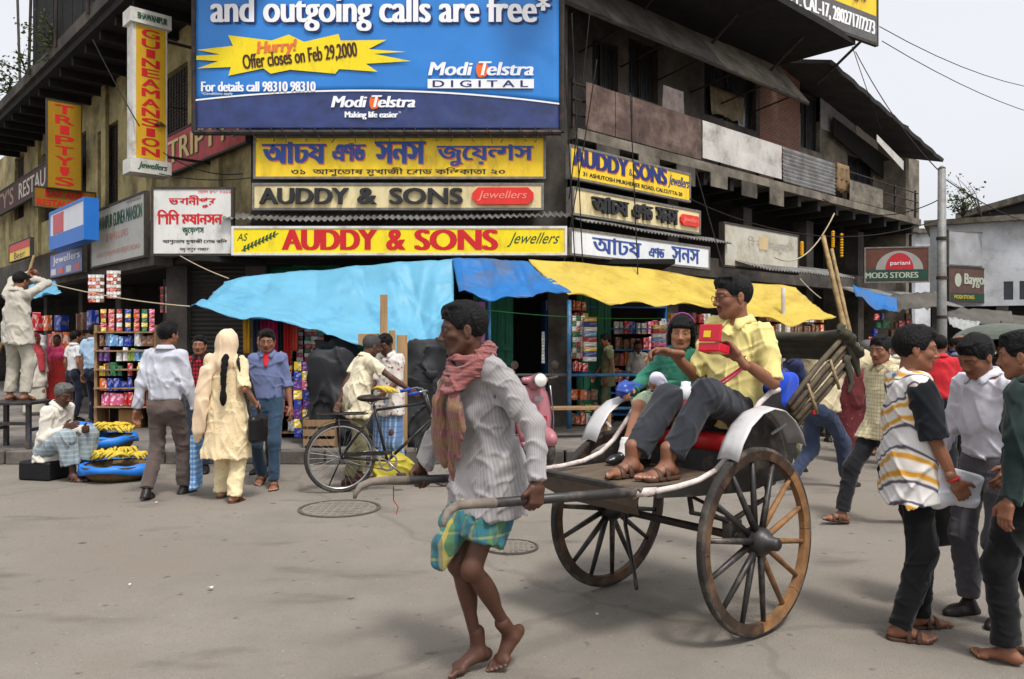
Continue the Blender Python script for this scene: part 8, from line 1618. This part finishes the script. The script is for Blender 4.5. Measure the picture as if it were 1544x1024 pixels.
for k in range(5): t = k*1.2566; MB().bar((0.46, -0.055, 0.29), (0.46+math.cos(t)*0.08, -0.055, 0.29+math.sin(t)*0.08), 0.006, 0.012).build('chainwheel_arm', chrome, BK)
for s, dx, dz in ((-1, 0.12, -0.12), (1, -0.12, 0.12)): tb_('crank', [(0.46, s*0.075, 0.29), (0.46+dx, s*0.08, 0.29+dz)], 0.009, chrome); MB().box((0.46+dx-0.045, s*0.13-0.04, 0.29+dz-0.012), (0.46+dx+0.045, s*0.13+0.04, 0.29+dz+0.012)).build('pedal', tyre, BK, bevel=0.004)
tb_('chain_upper', [(0.46, -0.055, 0.372), (0.0, -0.055, 0.385)], 0.005, ironm); tb_('chain_lower', [(0.46, -0.055, 0.208), (0.0, -0.055, 0.305)], 0.005, ironm); tb_('stand', [(0.02, 0.09, 0.33), (-0.12, 0.12, 0.01)], 0.008)
MB().box((0.03, -0.066, 0.36), (0.50, -0.060, 0.40)).build('chain_guard', bfr, BK)
# ------------------------------------------------------------------ pink scooter parked at the kerb
SX, SY = at(806, 0, 9.45).x, 9.45; SK = empty('motor_scooter', (SX, SY, 0), R(-64), 'dusty pink motor scooter parked nose out by the kerb behind the puller', 'scooter')
pink = mat('scooter_pink', rgb(168, 106, 114), rough=0.35, var=0.14, vscale=4.0, coat=0.2, dirt=rgb(140, 92, 92), dscale=4.0, damt=0.3)
P = []
for i in range(13):
    y = (i/12-0.5)*2; row = []
    for j in range(11):
        v = j/10; wv = 0.24*(0.80+0.35*math.sin(math.pi*min(1, v*1.1))*0.6)*(1-0.25*max(0, v-0.8)*3); row.append((0.10-0.10*v+0.0-0.10*(y*y)*(1-0.3*v), y*wv, 0.30+0.66*v))
    P.append(row)
MB().grid(P).build('leg_shield', pink, SK, smooth=True, solid=0.012)
MB().tube([(0.105-0.10*1-0.0, -0.21, 0.95), (0.0, -0.23, 0.8), (-0.02, -0.27, 0.55), (0.0, -0.24, 0.31)], 0.010, 6).build('shield_trim', chrome, SK, smooth=True); MB().tube([(0.0, 0.21, 0.95), (0.0, 0.23, 0.8), (-0.02, 0.27, 0.55), (0.0, 0.24, 0.31)], 0.010, 6).build('shield_trim', chrome, SK, smooth=True)
f = Field(0.012); f.add(Ell((0.22, 0, 0.36), (0.27, 0.115, 0.14)), 0); f.sub(Ell((0.22, 0, 0.20), (0.24, 0.085, 0.19)), 0.02); field_mesh('front_fender', [f], pink, SK)
f = Field(0.012); f.add(Cap(V3(0.02, 0, 0.98), V3(0.09, 0, 1.03), 0.085, 0.075), 0); f.add(Cap(V3(0, -0.14, 1.02), V3(0, 0.14, 1.02), 0.04, 0.04), 0.05); field_mesh('headset', [f], pink, SK)
MB().lathe([(0.078, 0.0), (0.082, 0.03), (0.070, 0.045), (0.0, 0.055)], 22, M=Matrix.Translation((0.125, 0, 1.02)) @ Matrix.Rotation(R(84), 4, 'Y')).build('headlamp', mat('lamp_glass', rgb(214, 212, 204), rough=0.12, var=0.1, spec=0.7), SK, smooth=True); MB().lathe([(0.080, -0.01), (0.092, 0.01), (0.080, 0.034)], 22, M=Matrix.Translation((0.125, 0, 1.02)) @ Matrix.Rotation(R(84), 4, 'Y')).build('headlamp_ring', chrome, SK, smooth=True)
MB().box((0.105, -0.06, 0.78), (0.118, 0.06, 0.83)).build('badge', chrome, SK); MB().box((0.10, -0.10, 0.50), (0.125, 0.10, 0.60)).build('number_plate', mat('plate_dark', rgb(150, 40, 50), rough=0.5), SK)
for s in (-1, 1): MB().tube([(0.0, s*0.13, 1.02), (-0.04, s*0.33, 1.05)], 0.016, 8).build('handlebar', tyre, SK, smooth=True); MB().tube([(-0.02, s*0.22, 1.04), (0.0, s*0.27, 1.16)], 0.006, 6).build('mirror_stalk', ironm, SK); MB().lathe([(0, 0), (0.05, 0.004), (0.05, 0.016), (0, 0.022)], 14, M=Matrix.Translation((0.0, s*0.27, 1.20)) @ Matrix.Rotation(R(90), 4, 'Y')).build('mirror', ironm, SK)
for x in (0.24, -0.98): 
    w = empty('wheel', (x, 0, 0.22)); w.parent = SK; MB().tube([(math.cos(k*2*math.pi/28)*0.17, 0, math.sin(k*2*math.pi/28)*0.17) for k in range(28)], 0.05, 10, closed=True).build('tyre', tyre, w, smooth=True); MB().lathe([(0, -0.03), (0.13, -0.03), (0.13, 0.03), (0, 0.03)], 20, M=Matrix.Rotation(R(90), 4, 'X')).build('rim', chrome, w)
f = Field(0.016); f.add(Ell((-0.80, 0, 0.55), (0.42, 0.20, 0.22)), 0); f.add(Ell((-0.85, 0.16, 0.46), (0.32, 0.12, 0.18)), 0.05); f.add(Ell((-0.85, -0.16, 0.46), (0.32, 0.12, 0.18)), 0.05); f.add(Bx((-0.28, 0, 0.27), (0.35, 0.19, 0.03), rd=0.02), 0.04); field_mesh('rear_body', [f], pink, SK); f = Field(0.014); f.add(Bx((-0.72, 0, 0.80), (0.36, 0.14, 0.06), rd=0.05), 0); field_mesh('saddle', [f], tyre, SK)
# ------------------------------------------------------------------ bench, rails, poles
bc = empty('wooden_bench', (at(872, 0, 10.9).x, 10.9, 0.15), 0.12, 'low weathered plank bench on the pavement behind the scooter', 'bench')
for k in range(3): MB().box((-0.55, -0.15+k*0.105, 0.40), (0.5, -0.15+k*0.105+0.098, 0.43)).build('seat_plank', greyw, bc)
for x in (-0.45, 0.4):
    for y in (-0.11, 0.11): MB().box((x-0.025, y-0.025, 0), (x+0.025, y+0.025, 0.40)).build('leg', greyw, bc)
    MB().box((x-0.018, -0.085, 0.16), (x+0.018, 0.085, 0.21)).build('stretcher', greyw, bc)
blp = mat('blue_pipe', rgb(70, 130, 176), rough=0.5, var=0.35, vscale=10.0, dirt=rgb(150, 140, 128), dscale=7.0, damt=0.35); rl = empty('pipe_railing', (at(858, 0, 12.1).x, 12.1, 0.15), 0, 'blue and grey pipe railing in front of the packet shop', 'railing')
def rail_(name, a, b, r_, m): return under(MB().tube([a, b], r_, 8).build(name, m, smooth=True), rl)
ra = Vector((-0.75, 12.1, 0)); rb = Vector((3.1, 12.25, 0)); rp = Vector((at(858, 0, 12.1).x, 12.1, 0))
rail_('tall_post', Vector((rp.x, 12.08, 0.15)), Vector((rp.x, 12.08, 2.1)), 0.035, blp)
for z, m in ((0.96, blp), (0.45, blp)): rail_('rail', Vector((ra.x, 12.1, z)), Vector((rp.x, 12.1, z)), 0.024, mat('grey_pipe', rgb(116, 118, 120), rough=0.5, metal=0.3, var=0.3)); rail_('rail', Vector((rp.x, 12.1, z)), Vector((rb.x, 12.25, z)), 0.024, m)
for x in (-0.75, 2.2, 3.1): rail_('post', Vector((x, 12.1+0.15*(max(0, x-rp.x)/2.3), 0.15)), Vector((x, 12.1+0.15*(max(0, x-rp.x)/2.3), 1.0)), 0.03, blp)
def pole(name, label, a, b, r0, r1, m, n=10, knots=0, cat='pole'):
    pts = [Vector(a).lerp(Vector(b), k/14) for k in range(15)]; rs = [(r0+(r1-r0)*k/14)*(1.12 if knots and k % 3 == 0 else 1.0) for k in range(15)]; return MB().tube(pts, rs, n).build(name, m, smooth=True, label=label, cat=cat)
LPY = 14.2; lp0 = at(1420, 0, LPY); lpm = mat('pole_grey', rgb(132, 132, 130), rough=0.6, var=0.35, vscale=5.0, metal=0.2, dirt=rgb(92, 80, 70), dscale=3.0, damt=0.4)
us = empty('utility_pole', (lp0.x, LPY, 0), 0, 'grey steel utility pole on the right hand street corner', 'pole')
MB().tube([(0, 0, 0), (0, 0, 1.6), (0, 0, zpix(255, LPY))], [0.10, 0.085, 0.065], 14).build('shaft', lpm, us, smooth=True); MB().tube([(0, 0, zpix(254, LPY)), (0, 0, zpix(250, LPY))], [0.07, 0.02], 12).build('cap', lpm, us, smooth=True)
for z in (1.9, 2.6, 3.3): MB().lathe([(0.076, -0.03), (0.090, -0.025), (0.090, 0.025), (0.074, 0.03)], 14, M=Matrix.Translation((0, 0, z))).build('band', ironm, us)
pole('bamboo_pole', 'taller of two leaning bamboo poles by the yellow tarpaulin', at(1241, 356, 13.2), at(1288, 560, 12.2), 0.035, 0.045, bambo, knots=1); pole('bamboo_pole', 'shorter of two leaning bamboo poles by the yellow tarpaulin', at(1254, 376, 13.4), at(1294, 560, 12.3), 0.028, 0.036, bambo, knots=1)
pole('tent_pole', 'whitewashed pole holding up the yellow tarpaulin', Vector((at(1181, 0, 12.0).x, 12.0, 0.15)), at(1181, 434, 12.0), 0.035, 0.03, mat('whitewashed', rgb(186, 180, 172), rough=0.8, var=0.3)); pole('tent_pole', 'thin blue pole beside the green door', Vector((at(738, 0, 12.0).x, 12.0, 0.15)), at(738, 446, 12.0), 0.03, 0.026, blp)
lc = at(724, 455, 11.6); P = [[Vector((lc.x+(i/6-0.5)*0.14, 11.6+0.02*math.sin(i*1.5), lc.z-0.75*j/6)) for j in range(7)] for i in range(7)]
MB().grid(P).build('hanging_cloth', CM('hung_lilac', rgb(186, 112, 178)), smooth=True, solid=0.006, label='lilac cloth hanging from the darker blue tarpaulin', cat='cloth')
# street lamp shade on the left wall
lmp = empty('wall_lamp', at(240, 190, 12.6), 0, 'dark enamel wall lamp on a curved arm beside the tall box sign', 'lamp'); MB().lathe([(0.02, 0.10), (0.04, 0.06), (0.10, 0.0), (0.095, -0.005), (0.035, 0.05)], 18).build('shade', ironm, lmp, smooth=True); MB().tube([(0, 0, 0.10), (0.02, 0.02, 0.22), (0.10, 0.1, 0.34), (0.3, 0.35, 0.36)], 0.012, 6).build('arm', ironm, lmp, smooth=True)
# ------------------------------------------------------------------ wires and ropes
def wire(label, a, b, sag=0.2, r_=0.007, m=black, name='wire', cat='wire', group='overhead wires', n=14):
    a, b = Vector(a), Vector(b); return MB().tube([a.lerp(b, k/n)-Vector((0, 0, sag*4*(k/n)*(1-k/n))) for k in range(n+1)], r_, 5).build(name, m, smooth=True, label=label, cat=cat, group=group)
cord = mat('pale_cord', rgb(178, 164, 140), rough=0.9, var=0.2)
wire('rope from the left street to the corner of the pale blue tarpaulin', at(40, 418, 11.2), at(286, 462, 10.4), 0.06, 0.008, cord, 'rope', 'rope', None); wire('rope from the white Bengali board down to the pale blue tarpaulin', at(272, 386, 11.6), at(345, 420, 11.3), 0.02, 0.008, cord, 'rope', 'rope', None)
wire('green cord strung across the packet shop front', at(720, 466, 11.7), at(1000, 480, 11.9), 0.05, 0.005, mat('green_cord', rgb(70, 160, 90), rough=0.7), 'rope', 'rope', None); wire('rope from the faded board to the bamboo poles', at(1206, 420, 13.2), at(1238, 450, 13.0), 0.02, 0.010, cord, 'rope', 'rope', None)
wire('white loop of cable from the balcony to the faded board', at(1258, 322, 14.6), at(1168, 388, 13.8), 0.35, 0.012, cord, 'cable', 'cable', None)
for k, (a, b, s_) in enumerate((((1330, 62, 18), (1700, 190, 30), 0.6), ((1326, 40, 18), (1720, 120, 30), 0.9), ((1420, 262, LPY), (1290, 78, 17.2), 0.2), ((1422, 268, LPY), (1640, 330, 26), 0.5), ((1418, 300, LPY), (1240, 300, 15.2), 0.3), ((1418, 330, LPY), (1040, 300, 12.6), 0.45), ((850, 60, 11.7), (868, 420, 11.5), 0.02), ((862, 20, 11.7), (880, 430, 11.5), 0.03), ((900, 90, 12.0), (846, 420, 11.5), 0.1), ((890, 10, 11.9), (858, 300, 11.6), 0.08), ((1050, 260, 12.6), (1110, 470, 11.9), 0.02), ((950, 140, 12.2), (962, 420, 11.8), 0.02), ((1285, 70, 17.5), (1330, 200, 18.0), 0.02), ((246, 230, 12.2), (366, 262, 11.9), 0.12), ((240, 262, 12.0), (380, 268, 11.8), 0.06), ((140, 60, 12.8), (210, 190, 12.2), 0.03))):
    wire('dark wire '+('from the roof hoarding out over the right street', 'above the lower sky wire from the roof hoarding', 'from the utility pole top up to the flat roof', 'from the utility pole to the low shop building', 'from the utility pole to the balcony edge', 'drooping from the utility pole to the cream Bengali board', 'dropping beside the billboard edge to the tarpaulin', 'dropping past the yellow address board', 'slanting across the billboard edge to the fascia', 'slanting into the cable tangle by the billboard', 'dropping from the yellow address board to the yellow tarpaulin', 'dropping down the rusty balcony panels', 'under the point of the roof hoarding', 'drooping under the pink red restaurant board', 'just above the white Bengali board', 'falling from the left eave past the box sign')[k], at(*a), at(*b), s_, 0.010 if k < 6 else 0.009)
# ------------------------------------------------------------------ far right low building and the street beyond
LBl = empty('low_building', at(1480, 512, 26), 0, 'low whitewashed shop building beyond the utility pole', 'building'); lbp = LBl.location.copy(); lbp.z = 0; LBl.location = lbp
whw = mat('dirty_whitewash', rgb(214, 217, 222), rough=0.9, var=0.3, vscale=1.6, bump=0.4, bscale=10.0, dirt=rgb(104, 102, 100), dscale=0.8, damt=0.6)
a_, b_ = at(1402, 0, 24.5), at(1640, 0, 22.5); a_.z = b_.z = 0; dd = (b_-a_); WL = dd.length; dd.normalize(); MLB = frame_matrix(a_, dd, Vector((-dd.y, dd.x, 0)), (0, 0, 1)); zt = zpix(338, 24.0)
winl = []
for px in (1516, 1540): k_ = (px-772)/FPX; Yq = 23.4; x = (at(px, 0, Yq)-at(1402, 0, 24.5)).length; winl.append((x-0.10, x+0.14, zpix(452, Yq), zpix(424, Yq)))
mb = MB(); wall_open(mb, MLB, 0, WL, 2.5, zt, winl, 0, 0.3); under(mb.build('wall', whw), LBl); mb = MB(); mb.box((-0.15, -0.25, zt), (WL, 3, zt+0.16), 0, MLB); under(mb.build('roof_slab', concrete), LBl); mb = MB(); mb.box((0, 0.35, 0), (WL, 0.6, zt-0.05), 0, MLB); under(mb.build('inner_wall', black), LBl)
for x in (0.2, 1.9, 3.6): mb = MB(); mb.box((x-0.15, 0.0, 0), (x+0.15, 0.29, 2.5), 0, MLB); under(mb.build('pier', grime), LBl)
for o_ in winl: mb = MB(); mb.box((o_[0], 0.12, o_[2]), (o_[1], 0.15, o_[3]), 0, MLB); under(mb.build('window', glassm), LBl)
M, w_, h_ = free_board(1430, 1497, (346, 400), 0, 23.2, 24.0); rt = board('faded_sign', 'bleached grey board above the dark Baygon board', 'sign', M, w_, h_, mat('bleached_board', rgb(164, 166, 170), rough=0.7, var=0.25, dirt=rgb(120, 118, 116), dscale=1.5, damt=0.5), frame=FRW)
def awning(label, pts, m, n=14, seed=1):
    a, b, c, d_ = (at(*q) for q in pts); P = [[(a.lerp(b, i/n)).lerp(d_.lerp(c, i/n), j/6)+Vector((0, 0, 0.05*vnoise(i*0.8, j*0.7, 0, seed)+0.015*math.sin(i*2.4))) for j in range(7)] for i in range(n+1)]; return MB().grid(P).build('awning', m, smooth=True, solid=0.01, label=label, cat='awning', group='patched awnings down the right street')
dtar = mat('dark_sacking', rgb(96, 92, 86), rough=0.9, var=0.4, vscale=4.0, bump=0.5, bscale=14.0, dirt=rgb(58, 54, 50), dscale=2.0, damt=0.6)
awning('ragged dark awning below the STORES board', [(1330, 446, 17.5), (1412, 440, 17.5), (1420, 462, 16.6), (1345, 470, 16.6)], dtar, seed=2); awning('grey sacking awning below the Baygon board', [(1424, 462, 21), (1525, 470, 21), (1530, 490, 19.6), (1430, 486, 19.6)], dtar, seed=3); awning('drooping pale awning near the umbrella', [(1428, 478, 17), (1478, 486, 17), (1470, 508, 16), (1432, 488, 16)], mat('pale_sacking', rgb(146, 148, 146), rough=0.8, var=0.3), seed=4); awning('dark awning at the far end of the low building', [(1500, 474, 22), (1600, 480, 22), (1600, 500, 20.5), (1505, 496, 20.5)], dtar, seed=5)
for k, (px0, px1, pyt, Y, m) in enumerate(((1380, 1700, 352, 46, whw), (-80, 60, 420, 48, grime), (1560, 1900, 300, 30, whw))):
    a, b = at(px0, 0, Y), at(px1, 0, Y); z = zpix(pyt, Y); rt = empty('far_building', ((a.x+b.x)/2, Y, 0), 0, ('pale block closing the right hand street', 'sooty block closing the left hand street', 'pale block continuing the low shop row')[k], 'building'); mb = MB(); n = max(3, int((b.x-a.x)/2.6)); ops_ = [((a.x+(b.x-a.x)*(i+0.3)/n), (a.x+(b.x-a.x)*(i+0.65)/n), z*0.45, z*0.72) for i in range(n)]
    wall_open(mb, Matrix.Identity(4), a.x, b.x, 0, z, ops_, Y, Y+0.4); under(mb.build('wall', m), rt); mb = MB(); mb.box((a.x, Y+0.5, 0), (b.x, Y+5, z-0.05)); under(mb.build('core', black), rt); mb = MB(); mb.box((a.x-0.2, Y-0.3, z), (b.x+0.2, Y+5, z+0.25)); under(mb.build('roof', concrete), rt)
    for o_ in ops_: mb = MB(); mb.box((o_[0], Y+0.2, o_[2]), (o_[1], Y+0.24, o_[3])); under(mb.build('window', glassm), rt)
# ------------------------------------------------------------------ dark hoarding back and struts over the left eave
HB = empty('roof_hoarding', PL['L']['p']+dl*3+Vector((0, 0, 7.4)), 0, 'dark timber back of a roof hoarding above the left eave', 'hoarding')
MLh = PM('L', 0.0); x0 = tz('L', 48, 0)[0]; n = 26
for k in range(n): xa = x0+(1.6-x0)*k/n; xb = x0+(1.6-x0)*(k+1)/n-0.02; zb = 7.46+0.05*vnoise(k*0.9, 0, 0); mb = MB(); mb.box((xa, 0.02+0.01*(k % 2), zb), (xb, 0.06+0.01*(k % 2), 11.5), 0, MLh); under(mb.build('board', black), HB)
for k in range(5): x = x0+(1.4-x0)*k/4; mb = MB(); mb.tube([MLh @ Vector((x, -0.06, 7.3)), MLh @ Vector((x+0.5, -0.06, 11.4))], 0.03, 6); under(mb.build('strut', ironm), HB)
for k, x in enumerate((x0-0.4, x0-1.4, x0-2.6)): mb = MB(); mb.tube([MLh @ Vector((x, 0.3, 7.3)), MLh @ Vector((x+(0.9 if k % 2 else -0.4), 0.3, 10.5))], 0.03, 6); under(mb.build('strut', ironm), HB)
# ------------------------------------------------------------------ greenery rooted in the ledges
leafm = mat('dusty_leaf', rgb(74, 86, 44), rough=0.7, var=0.5, vscale=9.0, trans=0.25)
def plant(label, base, n, spread, h_, seed, size=0.06, stems=5, hang_=0.0, name='ledge_plant'):
    rn = random.Random(seed); rt = empty(name, base, 0, label, 'plant'); mb = MB(); ml = MB()
    for k in range(stems):
        t = Vector((rn.gauss(0, spread), rn.gauss(0, spread), h_*rn.uniform(0.5, 1.1)-hang_*rn.random())); m_ = t*0.5+Vector((rn.gauss(0, spread*0.3), rn.gauss(0, spread*0.3), h_*0.1)); mb.tube([Vector((0, 0, 0)), m_, t], [0.016, 0.010, 0.004], 5)
        for q in range(n//stems):
            f_ = rn.uniform(0.25, 1.08); p = (m_*2*f_ if f_ < 0.5 else m_.lerp(t, (f_-0.5)*2))+Vector((rn.gauss(0, spread*0.28), rn.gauss(0, spread*0.28), rn.gauss(0, h_*0.10))); a = Vector((rn.gauss(0, 1), rn.gauss(0, 1), rn.gauss(0, 0.6))).normalized(); b = a.cross(Vector((rn.gauss(0, 1), rn.gauss(0, 1), rn.gauss(0, 1)))).normalized(); s_ = size*rn.uniform(0.5, 1.4)
            ml.poly([p, p+a*s_*0.5+b*s_*0.25, p+a*s_, p+a*s_*0.5-b*s_*0.25])
    mb.build('stem', darkw, rt); tag(ml.build('foliage', leafm, rt), kind='stuff')
ML_e = lambda px, py, o_: Vector((hit('L', px, o_).x, hit('L', px, o_).y, 7.45))
plant('dusty creeper growing along the left eave', ML_e(82, 90, 0.0), 420, 0.35, 0.8, 3, 0.09, 12, hang_=0.8); plant('weeds sprouting from the left eave gutter', ML_e(40, 130, 0.0), 300, 0.4, 0.5, 5, 0.09, 9, hang_=0.4); plant('scrubby plants at the far end of the left eave', ML_e(12, 160, 0.0), 300, 0.5, 0.6, 6, 0.1, 9, hang_=0.4)
plant('wild sapling rooted on the right hand roof ledge', Vector((at(1452, 0, 23.6).x, 23.6, zt+0.14)), 380, 0.45, 0.75, 8, 0.11, 11); plant('bare twiggy weed arching over the right roof', Vector((at(1480, 0, 23.4).x, 23.4, zt+0.14)), 60, 0.5, 1.3, 9, 0.08, 7)
